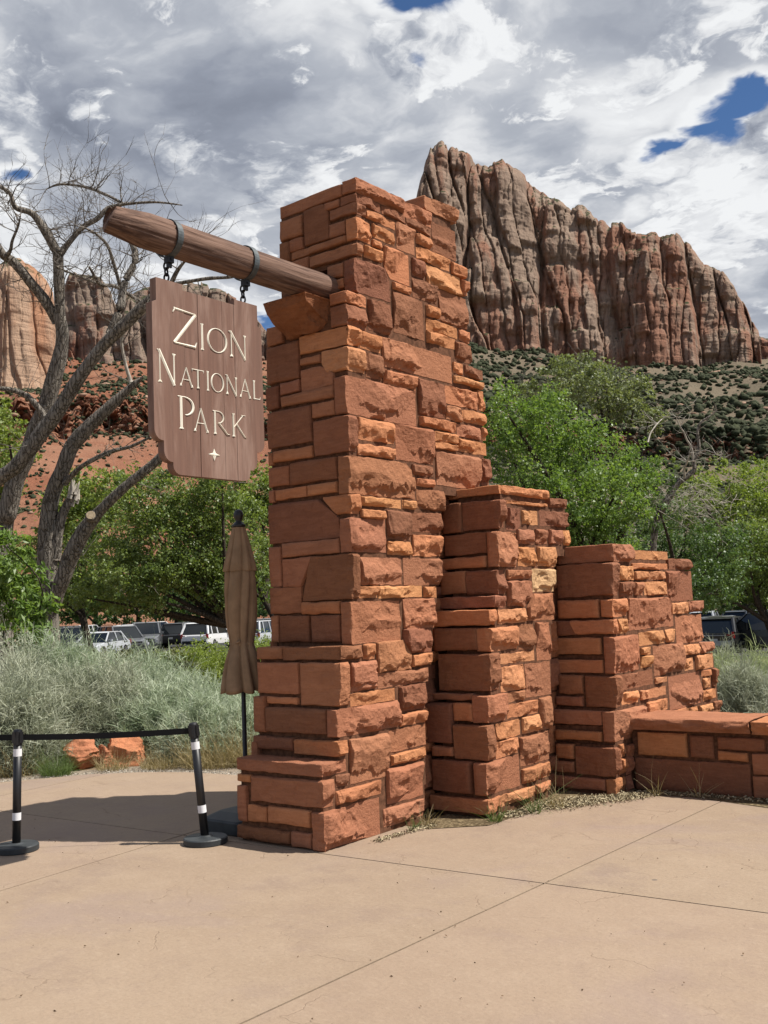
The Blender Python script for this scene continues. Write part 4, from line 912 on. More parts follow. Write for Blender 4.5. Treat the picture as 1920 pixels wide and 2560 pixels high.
core(pier_a, slices(pier_a, -5.45, -4.968, gq, [(0, 8.72), (.5, 8.78), (.88, 8.86), (1.28, 8.91), (1.62, 8.96), (2.16, 9.06), (2.34, 9.10), (2.44, 9.38), (2.78, 9.38)], -.05, 2.78)+[(-5.44, -5.11, 8.70, 9.37, -.05, 2.36), (-5.438, -4.970, 8.15, 8.98, 2.784, 2.87)])
gs = lin([(0, 9.085), (.45, 9.13), (.8, 9.2), (1.13, 9.24), (1.66, 9.27), (2.36, 9.35)])
core(pier_b, slices(pier_b, -5.30, -4.471, gs, [(0, 12.0), (1.2, 11.85), (1.28, 11.5), (1.7, 11.4), (1.78, 11.2), (2.14, 11.18)], -.05, 2.13)+[(-5.308, -4.473, 9.385, 10.66, 2.132, 2.32)])
core(low_wall, [(-4.452, -.6, 9.525, 10.02, -.05, .56)])

# loose stones on the unseen returns: left end and tops of the pillar
def slab(name, x0, x1, y0, y1, z0, z1, root, seed, col, wav=.012, res=.05, mats=None):
    """a rough block: every face slightly uneven"""
    rng = np.random.default_rng(seed)
    nx, ny, nz = (max(2, int((b-a)/res)) for a, b in ((x0, x1), (y0, y1), (z0, z1)))
    import bmesh
    bm = bmesh.new()
    Vs, Fs, n = [], [], 0
    def face(o, a, b, na, nb):
        nonlocal n
        s, t = np.meshgrid(np.linspace(0, 1, na+1), np.linspace(0, 1, nb+1), indexing='ij')
        P = np.array(o)+s[..., None]*np.array(a)+t[..., None]*np.array(b)
        Vs.append(P.reshape(-1, 3)); i = np.arange((na+1)*(nb+1)).reshape(na+1, nb+1)+n
        Fs.append(np.stack([i[:-1, :-1], i[1:, :-1], i[1:, 1:], i[:-1, 1:]], -1).reshape(-1, 4)); n += (na+1)*(nb+1)
    X, Y, Z = x1-x0, y1-y0, z1-z0
    face((x0, y0, z0), (X, 0, 0), (0, 0, Z), nx, nz); face((x1, y1, z0), (-X, 0, 0), (0, 0, Z), nx, nz)
    face((x1, y0, z0), (0, Y, 0), (0, 0, Z), ny, nz); face((x0, y1, z0), (0, -Y, 0), (0, 0, Z), ny, nz)
    face((x0, y0, z1), (X, 0, 0), (0, Y, 0), nx, ny); face((x0, y1, z0), (X, 0, 0), (0, -Y, 0), nx, ny)
    V = np.concatenate(Vs); F = np.concatenate(Fs)
    s = seed*7.7
    cen = np.array([(x0+x1)/2, (y0+y1)/2, (z0+z1)/2])
    fr = lambda f, a, k: a*fbm(V[:, 0]*f+s+k, V[:, 1]*f, V[:, 2]*f+k, 3)
    D = np.stack([fr(7, wav, 0), fr(7, wav, 31), fr(7, wav*.6, 77)], -1)
    q = np.abs((V-cen)/np.array([X/2, Y/2, Z/2])); edge = (np.sort(q, 1)[:, 1] > .93)
    V = V+D
    V[edge] -= (V[edge]-cen)*(.02+.03*np.clip(fbm(V[edge, 0]*14, V[edge, 1]*14, s, 2), 0, 1))[:, None]
    l = root.location if root else Vector((0, 0, 0))
    c0 = V.mean(0)
    me = mesh_np(name, V-c0, F)
    return obj(name, me, M_STONE, root, loc=tuple(c0-np.array(l)), color=np.array(STONE_COL[col])*rng.uniform(.9, 1.1))
# slab caps of the low wall, joint at x = -3.27
def cap(x0, x1, seed, col):
    rng = np.random.default_rng(seed)
    nx, ny = int((x1-x0)/.022), 30
    s, t = np.meshgrid(np.linspace(0, 1, nx+1), np.linspace(0, 1, ny+1), indexing='ij')
    x = x0+s*(x1-x0)
    y = 9.43+t*.70
    top = .686+.004*fbm(x*5, y*5, seed, 3)+.004*np.round(fbm(x*2.2+seed, y*3.0, 3, 3)*2)/2
    Vt = np.stack([x, y, top], -1)
    # front: rows from the top edge down, split rock with ledges
    nr = 9; fr = []
    for k in range(1, nr+1):
        q = k/nr
        dy = .020*np.sin(math.pi*min(q*1.1, 1))+.030*np.round(fbm(x[:, 0]*5+seed, np.full(nx+1, q*1.6), 2, 3)*2.0)/2.0*(1-abs(2*q-1)**3)
        fr.append(np.stack([x[:, 0], 9.43-dy+.018*q*q, top[:, 0]-q*.112], -1))
    V = np.concatenate([Vt.reshape(-1, 3)]+[f for f in fr]+[np.stack([x[:, 0], np.full(nx+1, 10.12), np.full(nx+1, .574)], -1)])
    i = np.arange((nx+1)*(ny+1)).reshape(nx+1, ny+1)
    F = [np.stack([i[:-1, :-1], i[1:, :-1], i[1:, 1:], i[:-1, 1:]], -1).reshape(-1, 4)]
    prev = i[:, 0]; n = (nx+1)*(ny+1)
    for k in range(nr+1):
        cur = np.arange(nx+1)+n; n += nx+1
        F.append(np.stack([cur[:-1], cur[1:], prev[1:], prev[:-1]], -1)); prev = cur
    F.append(np.stack([i[:-1, -1], i[1:, -1], prev[1:], prev[:-1]], -1))
    c0 = V.mean(0); T = []
    for e in (0, nx):
        loop = list(i[e])+[n-(nx+1)+e]+[(nx+1)*(ny+1)+k*(nx+1)+e for k in range(nr-1, -1, -1)]
        T += [(loop[0], loop[a], loop[a+1]) for a in range(1, len(loop)-1)]
    obj('cap_stone', mesh_np('cap_stone', V-c0, np.concatenate(F), T), M_STONE, low_wall, loc=tuple(c0-np.array(low_wall.location)), color=STONE_COL[col])
cap(-4.455, -3.272, 5, 1)
cap(-3.262, -1.9, 8, 2)
cap(-1.89, -.6, 9, 1)
# corbel stone under the beam
def corbel():
    import bmesh
    bm = bmesh.new()
    P = [(-6.08, 6.25, 4.475), (-5.593, 6.25, 4.475), (-6.04, 6.26, 4.37), (-5.60, 6.27, 4.41), (-6.13, 6.57, 4.22), (-5.95, 6.50, 4.195), (-5.80, 6.50, 4.20), (-5.64, 6.57, 4.29),
         (-6.08, 6.64, 4.475), (-5.593, 6.64, 4.475), (-6.13, 6.64, 4.22), (-5.64, 6.64, 4.28)]
    for p in P: bm.verts.new(p)
    bmesh.ops.convex_hull(bm, input=bm.verts[:])
    bmesh.ops.triangulate(bm, faces=bm.faces)
    for _ in range(5):
        bmesh.ops.subdivide_edges(bm, edges=[e for e in bm.edges if e.calc_length() > .03], cuts=1)
        bmesh.ops.triangulate(bm, faces=bm.faces)
    bmesh.ops.recalc_face_normals(bm, faces=bm.faces)
    bm.normal_update()
    co = np.array([v.co for v in bm.verts]); no = np.array([v.normal for v in bm.verts])
    w = np.where(co[:, 2] > 4.465, .15, 1.0)
    d = w*(.016*fbm(co[:, 0]*8, co[:, 1]*8, co[:, 2]*8, 4, 5)-.030*np.clip(vnoise(co[:, 0]*6, co[:, 1]*6+4, co[:, 2]*6, 9)*1.6, 0, 1)*np.where(co[:, 0] > -5.70, 1.5, .6))
    for v, q in zip(bm.verts, co+no*d[:, None]): v.co = q
    me = bpy.data.meshes.new('corbel_stone'); bm.to_mesh(me); bm.free()
    me.transform(Matrix.Translation((5.93, -6.42, -4.4)))
    obj('corbel_stone', me, M_STONE, pillar, loc=(-5.93-pillar.location.x, 6.42-pillar.location.y, 4.4), color=(.25, .102, .048))
corbel()
# stones of the hidden end (x = -6.35) so that the pillar is masonry all round
def end_stones():
    rng = np.random.default_rng(77)
    z = .02
    while z < 5.4:
        hgt = rng.uniform(.14, .34)
        ys = 6.10 if z < .6 else (6.36 if z < 1.5 else (6.6 if z < 4.3 else 6.82))
        y = ys+.12
        while y < 8.2:
            w = min(rng.uniform(.25, .7), 8.35-y)
            if w > .1: slab('stone', -6.36, -6.28, y, y+w-.015, z, min(z+hgt, 5.46)-.015, pillar, int(rng.integers(1, 999)), int(rng.integers(0, 3)), res=.09)
            y += w
        z += hgt
end_stones()

# ------------------------------------------------------------------ ground
def m_soil():
    m, N, b = mat('dry_soil', 0.95, 0.1)
    p = geo_pos(N)
    n = N.noise(p, .35, 6, .65); f = N.noise(p, 9, 6, .7)
    c = N.mix(N.ramp(n, .35, .65), (.27, .19, .125), (.22, .17, .10))
    c = N.mix(N.ramp(f, .4, .7, 0, .6), c, (.36, .27, .18))
    N.put(b.inputs['Base Color'], c)
    bump(N, b, N.noise(p, 14, 6, .7), .6, .04)
    return m
M_SOIL = m_soil()
def sheet(name, poly, z, m, kind='structure', thick=None):
    b = MB(); b.f = []
    n = len(poly)
    if thick:
        b.prism(poly, z, z-thick, lambda a, c, d: (a, c, d))
    else:
        b.add([(x, y, z) for x, y in poly], [tuple(range(n))])
    me = fix_normals(b.mesh(name))
    if not thick and me.polygons[0].normal.z < 0: me.flip_normals()
    return tag(obj(name, me, m), kind=kind)
# joint lines split the concrete into slabs; each slab is its own sheet with a 6 mm gap
EDGE = [(-14.5, -1.0), (-13.2, 2.2), (-12.3, 4.6), (-11.66, 6.0), (-11.12, 6.84), (-10.57, 7.72), (-10.1, 8.07), (-9.58, 8.30), (-9.04, 8.39), (-8.3, 8.42), (-7.4, 8.36), (-6.9, 8.2), (-6.4, 8.0)]
PAVE = EDGE+[(-6.4, 7.2), (-5.18, 7.08), (-4.94, 7.30), (-4.81, 7.41), (-4.80, 7.90), (-4.73, 8.29), (-4.49, 8.70), (-4.35, 8.89), (-4.27, 9.22), (-3.8, 9.30), (-3.05, 9.11), (-2.0, 9.07), (-.6, 9.06), (6, 9.06), (6, -4), (-10, -4)]
JV = [-6.86, -3.52, -.2, 3.1]     # joints running along y (the first leans a little)
JH = [6.06, 2.75, -.5]            # joints running along x
def build_pavement():
    import bmesh
    me0 = bpy.data.meshes.new('concrete_pavement')
    bm = bmesh.new()
    bm.faces.new([bm.verts.new((x, y, 0)) for x, y in PAVE])
    bmesh.ops.recalc_face_normals(bm, faces=bm.faces)
    cuts = [((jx, 0, 0), (1, jx == -6.86 and -.0 or 0, 0)) for jx in JV]+[((0, jy, 0), (-.043, 1, 0)) for jy in JH]
    cuts = [((-6.86, 5.5, 0), (1, .12, 0)), ((-3.535, 6.1, 0), (1, -.013, 0)), ((-.2, 6, 0), (1, 0, 0)), ((-10.2, 5.6, 0), (1, .10, 0)), ((3.1, 6, 0), (1, 0, 0)),
            ((-3.52, 6.10, 0), (-.046, 1, 0)), ((-3.52, 2.55, 0), (-.046, 1, 0)), ((-3.5, -.8, 0), (-.046, 1, 0))]
    for co, no in cuts:
        nv = Vector(no).normalized()
        for sgn in (-1, 1):
            q = Vector(co)+nv*(.007*sgn)
            bmesh.ops.bisect_plane(bm, geom=bm.verts[:]+bm.edges[:]+bm.faces[:], plane_co=q, plane_no=nv)
        kill = [f for f in bm.faces if abs((f.calc_center_median()-Vector(co)).dot(nv)) < .0065]
        bmesh.ops.delete(bm, geom=kill, context='FACES')
    # separate into islands = slabs
    bm.faces.ensure_lookup_table()
    seen = set(); slabs = []
    for f in bm.faces:
        if f in seen: continue
        st = [f]; comp = []
        while st:
            g = st.pop()
            if g in seen: continue
            seen.add(g); comp.append(g)
            for e in g.edges:
                for h in e.link_faces:
                    if h not in seen: st.append(h)
        slabs.append([[tuple(v.co) for v in g.verts] for g in comp])
    bm.free()
    base = None
    root = tag(bpy.data.objects.new('pavement', None), kind='structure'); COL.objects.link(root)
    for comp in slabs:
        b2 = bmesh.new()
        for g in comp:
            b2.faces.new([b2.verts.new(c) for c in g])
        bmesh.ops.remove_doubles(b2, verts=b2.verts, dist=1e-5)
        bmesh.ops.recalc_face_normals(b2, faces=b2.faces)
        if sum(f.normal.z*f.calc_area() for f in b2.faces) < 0: bmesh.ops.reverse_faces(b2, faces=b2.faces)
        r = bmesh.ops.extrude_face_region(b2, geom=b2.faces[:])
        bmesh.ops.translate(b2, verts=[v for v in r['geom'] if isinstance(v, bmesh.types.BMVert)], vec=(0, 0, 0))
        low = [v for v in b2.verts if v not in set(x for x in r['geom'] if isinstance(x, bmesh.types.BMVert))]
        for v in low: v.co.z = -.10
        bmesh.ops.recalc_face_normals(b2, faces=b2.faces)
        me = bpy.data.meshes.new('concrete_slab'); b2.to_mesh(me); b2.free()
        obj('concrete_slab', me, M_CONC, root)
build_pavement()
M_JOINT = plain('joint_dirt', (.12, .085, .06), .95, .1, var=.3, scale=30)
sheet('joint_bed', [(-13, -3.9), (5.9, -3.9), (5.9, 9.0), (-3.4, 8.7), (-6.8, 8.0), (-10.0, 7.6), (-11.6, 5)], -.02, M_JOINT)

# ------------------------------------------------------------------ valley floor, mountainside, cliffs
def gz(x, y):
    """height of the valley floor: level at the plaza, falling a little to the car park"""
    x, y = np.asarray(x, float), np.asarray(y, float)
    r = np.hypot(x, y)
    k = np.interp(np.arctan2(x, y), [-.80, -.42], [.36, 1.12])
    return -.035-.95*k*np.clip((r-18)/40, 0, 1)**1.2+.04*vnoise(x*.12, y*.12, 0, 3)*np.clip((r-15)/12, 0, 1)
def polar_ground():
    rs = np.concatenate([np.linspace(.0, 60, 61), np.geomspace(64, 9000, 40)])
    th = np.linspace(-math.pi, math.pi, 145)
    Rr, Th = np.meshgrid(rs, th, indexing='ij')
    X, Y = Rr*np.sin(Th), Rr*np.cos(Th)
    Z = gz(X, Y)
    Z = np.where(Rr < 13.5, -.035-.10*(Rr < 9), Z)
    V = np.stack([X, Y, Z], -1).reshape(-1, 3)
    i = np.arange(len(rs)*len(th)).reshape(len(rs), len(th))
    F = np.stack([i[:-1, :-1], i[:-1, 1:], i[1:, 1:], i[1:, :-1]], -1).reshape(-1, 4)
    me = mesh_np('ground', V, F, smooth=True)
    if me.polygons[3000].normal.z < 0: me.flip_normals()
    struct('ground', me, M_SOIL)
polar_ground()

def slope_fn():
    az = np.array([a for a, _ in SLOPE])
    Dm = np.array([[d for d, _ in r] for _, r in SLOPE]); Zm = np.array([[z for _, z in r] for _, r in SLOPE])
    def f(a, t):      # t in 0..7
        k = np.clip(np.floor(t).astype(int), 0, 6); w = t-k
        dd = sum(np.where(k == i, 1, 0)*(np.interp(a, az, Dm[:, i])*(1-w)+np.interp(a, az, Dm[:, i+1])*w) for i in range(7))
        z = sum(np.where(k == i, 1, 0)*(np.interp(a, az, Zm[:, i])*(1-w)+np.interp(a, az, Zm[:, i+1])*w) for i in range(7))
        return dd, z
    return f
SLOPE_F = slope_fn()
def slope_xyz(a, t):
    d, z = SLOPE_F(a, t)
    x, y = d*np.sin(a), d*np.cos(a)
    s = np.clip((d-150)/300, 0, 1)
    z = z+s*(6*fbm(x/90, y/90, 0, 4, 7)+14*(1-np.abs(vnoise(x/160, y/160, 0, 21)*2))*np.clip(d/1200, 0, 1))
    lw = np.clip(1-np.abs(t-3.5)/.8, 0, 1)
    z = z+lw*7*fbm(a*70, t*0+.5, 0, 3, 5)                                    # uneven rim of the ledge
    cel = lambda u, v, sd: hash3(np.floor(u), np.floor(v), np.floor(u)*0, sd)*2-1
    wa = a+.004*fbm(a*60, t*2, 0, 3, 3)
    d2 = d+lw*(7*cel(wa*95, t*2.3+wa*9, 8)+5*cel(wa*260, t*5+wa*30, 9)+3*cel(wa*600, t*9, 10)+3*fbm(a*300, t*4, 0, 3, 12))*np.where(d > 300, 1, 0)
    return d2*np.sin(a), d2*np.cos(a), z
def m_slope():
    m, N, b = mat('mountainside', 0.95, 0.05)
    p = geo_pos(N)
    nz = N.sep(N.node('ShaderNodeNewGeometry').outputs['Normal'])[2]
    n1 = N.noise(p, .012, 6, .65); n2 = N.noise(p, .09, 6, .7)
    x, y, z = N.sep(p)
    red = N.mix(N.ramp(n1, .35, .65), (.30, .125, .074), (.37, .19, .12))
    grey = N.mix(N.ramp(n1, .35, .65), (.235, .185, .13), (.165, .14, .10))
    # the right-hand slope is greyer than the red left-hand one
    az = N.math('DIVIDE', x, N.math('MAXIMUM', y, 1.0))
    c = N.mix(N.ramp(az, -1.0, -.6), red, grey)
    c = N.mix(N.ramp(n2, .45, .75, 0, .6), c, N.mix(1.0, c, (1.35, 1.4, 1.4), 'MULTIPLY'))
    strat = N.noise(N.scalev(p, (.02, .02, .35)), 1.0, 4, .6)
    led = N.mix(N.ramp(strat, .36, .64), (.20, .080, .048), (.42, .19, .115))
    led = N.mix(N.ramp(N.noise(p, .16, 4, .6), .5, .7, 0, .6), led, (.36, .20, .135))
    c = N.mix(N.ramp(nz, .55, .35), c, led)
    N.put(b.inputs['Base Color'], c)
    bump(N, b, N.noise(p, .25, 6, .7), .9, 3.0)
    return m
M_SLOPE = m_slope()
def mountainside():
    na, ntt = 660, 240
    a = np.linspace(-1.7, .3, na)
    t = np.concatenate([np.linspace(0, 2.6, 46), np.linspace(2.62, 4.4, 110), np.linspace(4.42, 7, 84)])
    A, T = np.meshgrid(a, t, indexing='ij')
    X, Y, Z = slope_xyz(A, T)
    V = np.stack([X, Y, Z], -1).reshape(-1, 3)
    i = np.arange(na*len(t)).reshape(na, len(t))
    F = np.stack([i[:-1, :-1], i[1:, :-1], i[1:, 1:], i[:-1, 1:]], -1).reshape(-1, 4)
    me = mesh_np('mountainside', V, F)
    if np.mean([me.polygons[k].normal.z for k in range(0, 5000, 50)]) < 0: me.flip_normals()
    struct('mountainside', me, M_SLOPE)
mountainside()

def m_cliff(name, light, red, dark, redness, streak):
    m, N, b = mat(name, 0.95, 0.05)
    p = geo_pos(N)
    x, y, z = N.sep(p)
    w = N.vmath('ADD', p, N.vmath('SCALE', N.noise(p, .006, 4, .6, out='Color'), scale=40.0))
    vert = N.noise(N.scalev(w, (.030, .030, .0035)), 1.0, 6, .65)
    bandz = N.noise(N.scalev(w, (.002, .002, .075)), 1.0, 5, .65)
    big = N.noise(w, .0055, 4, .55)
    c = N.mix(N.ramp(N.math('ADD', N.math('MULTIPLY', vert, .55), N.math('MULTIPLY', big, .45)), .50-redness, .62-redness), light, red)
    c = N.mix(N.ramp(bandz, .50, .66, 0, .45), c, N.mix(1.0, c, (.74, .72, .74), 'MULTIPLY'))
    c = N.mix(N.ramp(bandz, .46, .32, 0, .40), c, N.mix(1.0, c, (1.25, 1.28, 1.30), 'MULTIPLY'))
    st = N.noise(N.scalev(w, (.15, .15, .007)), 1.0, 5, .65)
    c = N.mix(N.ramp(st, .52, .68, 0, streak), c, dark)
    # scrub holding on to ledges
    nz = N.sep(N.node('ShaderNodeNewGeometry').outputs['Normal'])[2]
    g = N.math('MULTIPLY', N.ramp(nz, .55, .8), N.ramp(N.noise(p, .07, 4, .6), .45, .55))
    c = N.mix(g, c, (.06, .07, .035))
    N.put(b.inputs['Base Color'], c)
    bump(N, b, N.math('ADD', N.noise(N.scalev(p, (.14, .14, .022)), 1.0, 8, .7), N.math('MULTIPLY', N.noise(N.scalev(p, (.02, .02, .22)), 1.0, 4, .6), .5)), .8, 5.0)
    return m
def cliff(name, pts, lean, m, nu, nv, A, seed, label, group=None):
    P = np.array(pts, float)
    s = np.concatenate([[0], np.cumsum(np.hypot(*np.diff(P[:, :2], axis=0).T))])
    ss = np.linspace(0, s[-1], nu)
    bx, by, zt, zb = (np.interp(ss, s, P[:, k]) for k in range(4))
    cu = ss/34+.5*vnoise(ss/25, 0*ss, 0, seed)
    zt = zt+A*.12*fbm(ss/14, 0*ss, seed, 4, seed)+A*.38*(hash3(np.floor(cu), cu*0, cu*0, seed)-.5)*np.clip((ss-60)/80, .35, 1)
    t = np.linspace(-.04, 1, nv)
    r = np.hypot(bx, by); nx, ny = -bx/r, -by/r
    S, T = np.meshgrid(ss, t, indexing='ij')
    Hh = (zt-zb)[:, None]; Z = zb[:, None]+Hh*np.maximum(T, 0)+np.minimum(T, 0)*200
    # jointed sandstone: tall blocks bounded by near-vertical fractures at several scales
    def blocks(w, hgt, sd, wob, soft=.10):
        sw = S+wob*fbm(S/(w*2.2), Z/(w*2.6), 0, 3, sd)+Z*(.03+.11*vnoise(S/260, Z/700, 0, sd+3))
        u = sw/w; ci = np.floor(u); fu = u-ci
        def val(c):
            zz = Z/hgt+hash3(c, c*0, c*0, sd+5)*7
            zi = np.floor(zz); fz = zz-zi
            v0 = hash3(c, zi, c*0, sd+6); v1 = hash3(c, zi+1, c*0, sd+6)
            return v0+(v1-v0)*np.clip((fz-.86)/.14, 0, 1)
        a0, a1 = val(ci), val(ci+1)
        k = np.clip((fu-(1-soft))/soft, 0, 1)
        crack = np.clip(1-np.minimum(fu, 1-fu)/.07, 0, 1)*hash3(ci, ci*0, ci*0, sd+9)
        return (a0*(1-k)+a1*k)*2-1-1.25*crack+.35*(1-np.abs(2*fu-1))
    swl = S+60*fbm(S/220, Z/400, 0, 2, seed+30)
    butt = (1-np.abs(vnoise((swl+.30*Z)/150, Z/900, 0, seed+31))*2)+.6*(1-np.abs(vnoise((swl-.22*Z)/75+9, Z/600, 0, seed+32))*2)
    disp = A*(.85*butt+.60*blocks(125, 210, seed+2, 26, .05)+.50*blocks(56, 105, seed+3, 13, .05)+.30*blocks(25, 52, seed+4, 6, .06)+.13*blocks(11, 24, seed+6, 3, .08))
    disp = disp+A*.14*(np.floor(fbm(S/70, Z/34, 0, 2, seed+8)*3)/3)      # broken ledges
    disp = disp+A*.04*fbm(S/9, Z/14, 0, 2, seed+9)
    disp = disp-disp.mean()
    Tc = np.clip(T, 0, 1)
    disp = disp*(.35+.65*np.clip((1-Tc)*25, 0, 1))
    back = lean*(.35*Tc+.65*np.clip((Tc-.82)/.18, 0, 1)**2.0)
    X = bx[:, None]+nx[:, None]*(disp-back); Y = by[:, None]+ny[:, None]*(disp-back)
    # plateau behind the rim
    X = np.concatenate([X, X[:, -1:]-nx[:, None]*120], 1); Y = np.concatenate([Y, Y[:, -1:]-ny[:, None]*120], 1); Z = np.concatenate([Z, Z[:, -1:]-30], 1)
    V = np.stack([X, Y, Z], -1).reshape(-1, 3)
    n2 = nv+1
    i = np.arange(nu*n2).reshape(nu, n2)
    F = np.stack([i[:-1, :-1], i[1:, :-1], i[1:, 1:], i[:-1, 1:]], -1).reshape(-1, 4)
    me = mesh_np(name, V, F)
    if np.dot(me.polygons[nu*nv//2].normal, (nx[nu//2], ny[nu//2], 0)) < 0: me.flip_normals()
    return tag(obj(name, me, m), kind='structure')
M_CL_R = m_cliff('grey_red_cliff_rock', (.37, .27, .205), (.345, .180, .122), (.14, .088, .066), .06, .6)
M_CL_L = m_cliff('tan_red_cliff_rock', (.56, .38, .265), (.52, .265, .155), (.26, .145, .10), .05, .30)
M_CL_D = m_cliff('dark_cliff_rock', (.30, .225, .175), (.34, .155, .10), (.12, .09, .075), .0, .55)
cliff('cliff', CLIFFS['RIGHT'], 150, M_CL_R, 540, 200, 27, 3, '')
cliff('cliff', CLIFFS['FAR'], 100, M_CL_D, 120, 60, 30, 8, '')
cliff('cliff', CLIFFS['LEFT'], 60, M_CL_L, 300, 150, 9, 15, '')
cliff('cliff', CLIFFS['DARK'], 120, M_CL_D, 380, 150, 24, 21, '')

# ------------------------------------------------------------------ beam, straps, hanging sign
def m_wood(name, dark, light, axis, scale=1.0, rough=.85):
    m, N, b = mat(name, rough, .2)
    p = tex_obj(N)
    k = [42.0*scale]*3; k[axis] = 2.2*scale
    g = N.noise(N.scalev(p, tuple(k)), 1.0, 6, .65, .4)
    k2 = [12.0*scale]*3; k2[axis] = .8*scale
    g2 = N.noise(N.scalev(p, tuple(k2)), 1.0, 4, .6, .5)
    c = N.mix(N.ramp(N.math('ADD', N.math('MULTIPLY', g, .6), N.math('MULTIPLY', g2, .4)), .36, .62), dark, light)
    N.put(b.inputs['Base Color'], c)
    bump(N, b, g, .7, .012)
    return m
M_LOG = m_wood('weathered_log', (.085, .046, .033), (.27, .165, .12), 1)
M_IRON = plain('grey_iron', (.10, .115, .12), .55, .5, .4, var=.25, scale=30)
M_IRON_D = plain('black_iron', (.018, .018, .020), .5, .5, .3)
BX, BZ, BR = -5.734, 4.612, .130
beam = thing('wooden_beam', 'weathered brown log beam jutting out of the tall pillar with two iron straps', 'beam', (BX, 6.55, BZ))
def log_mesh():
    n, L = 72, 110
    ys = np.linspace(4.40, 6.98, L); th = np.linspace(0, 2*math.pi, n, endpoint=False)
    Y, T = np.meshgrid(ys, th, indexing='ij')
    r = BR*(1+.02*np.sin(T*3+Y)+.012*fbm(np.cos(T)*2, np.sin(T)*2, Y*1.5, 3, 2))
    # long drying cracks and hewn flutes
    cr = vnoise(np.cos(T)*7, np.sin(T)*7, Y*.55, 11)
    r = r-.012*np.clip(1-np.abs(cr)*7, 0, 1)*np.clip(vnoise(np.cos(T)*3, np.sin(T)*3, Y*1.2, 4)+.5, 0, 1)
    r = r-.004*np.abs(vnoise(np.cos(T)*13, np.sin(T)*13, Y*.8, 6))
    # the free end is axed to a blunt taper
    e = np.clip((4.40+.30-Y)/.30, 0, 1)
    ax = .55+.45*np.cos(np.round((T-.4)/(2*math.pi)*7)/7*2*math.pi+.9)
    r = r*(1-e*(.10+.34*ax))
    Yd = Y+np.where(Y < 4.42, .05*np.cos(T-2.2), 0)
    V = np.stack([r*np.cos(T), Yd-6.55, r*np.sin(T)], -1).reshape(-1, 3)
    i = np.arange(L*n).reshape(L, n); j = np.roll(i, -1, 1)
    F = np.stack([i[:-1], i[1:], j[1:], j[:-1]], -1).reshape(-1, 4)
    V = np.concatenate([V, [[0, 4.385-6.55, 0], [0, 6.98-6.55, 0]]]); c0, c1 = L*n, L*n+1
    T3 = [(i[0, k], j[0, k], c0) for k in range(n)]+[(j[-1, k], i[-1, k], c1) for k in range(n)]
    me = fix_normals(mesh_np('log', V, F, T3, smooth=True))
    return me
obj('log', log_mesh(), M_LOG, beam)
def ring(y, r, w, t, n=40):
    b = MB(); V = []; F = []
    for k in range(n):
        a = 2*math.pi*k/n
        for rr, yy in ((r, y-w/2), (r+t, y-w/2), (r+t, y+w/2), (r, y+w/2)):
            V.append((rr*math.cos(a), yy, rr*math.sin(a)))
    for k in range(n):
        for q in range(4):
            F.append((k*4+q, k*4+(q+1) % 4, ((k+1) % n)*4+(q+1) % 4, ((k+1) % n)*4+q))
    return b.add(V, F)
CH_Y = (4.925, 5.705)
for y in CH_Y:
    rg = ring(0, BR+.004, .052, .008)
    s = obj('strap', fix_normals(rg.mesh('strap')), M_IRON, beam, loc=(0, y-6.55, 0))
    b = MB(); b.box((0, 0, -.160), (.055, .05, .05)); b.box((0, 0, -.195), (.018, .04, .045)); b.tube([(-.035, 0, -.160), (.035, 0, -.160)], .010, 8)
    b.obj('bracket', M_IRON_D, s)

def m_paint(name, col, wear, axis=2):
    m, N, b = mat(name, .7, .25)
    p = geo_pos(N)
    k = [30.0]*3; k[axis] = 1.4
    g = N.noise(N.scalev(p, tuple(k)), 1.0, 5, .65, .3)
    k = [4.0]*3; k[axis] = .7
    wv = N.noise(N.scalev(p, tuple(k)), 1.0, 5, .7, .4)
    c = N.mix(N.ramp(g, .3, .7), tuple(v*.86 for v in col), tuple(v*1.12 for v in col))
    c = N.mix(N.ramp(wv, .44, .70, 0, .75), c, wear)
    N.put(b.inputs['Base Color'], c)
    bump(N, b, g, .35, .004)
    return m
M_SIGN = m_paint('brown_sign_paint', (.225, .122, .088), (.42, .28, .22))
M_CREAM = m_paint('cream_letter_paint', (.86, .81, .68), (.66, .58, .44))
SX = -5.734
sign = thing('hanging_sign', 'brown wooden board sign with cream carved ZION NATIONAL PARK lettering hanging on chains', 'sign', (SX, 5.31, 4.29))
YC = 5.31
def sign_top(y):
    d = abs(y-YC)
    if d < .2655: return 4.25
    if d < .5155: return 4.294
    return 4.105+.02*(.555-d)/.04
def sign_bot(y):
    d = abs(y-YC)
    def q(d0, d1, z0, z1):   # convex quarter between (d0,z0) low/inside and (d1,z1)
        t = (d-d0)/(d1-d0); return z0+(z1-z0)*(1-math.sqrt(max(0, 1-t*t)))
    if d <= .315: return 2.862
    if d <= .388: return q(.315, .388, 2.862, 2.925)
    if d <= .394: return 2.95
    if d <= .470: return q(.394, .470, 2.95, 3.03)
    if d <= .476: return 3.10
    return q(.476, .555, 3.10, 3.18)
PL = [4.755, 5.055, 5.19, 5.31, 5.44, 5.565, 5.865]
brk = sorted(set([YC+s*d for s in (-1, 1) for d in (.2654, .2656, .5154, .5156, .315, .33, .345, .36, .372, .382, .388, .3882, .394, .3942, .41, .43, .448, .46, .467, .470, .4702, .476, .4762, .50, .52, .538, .548, .553, .555)]))
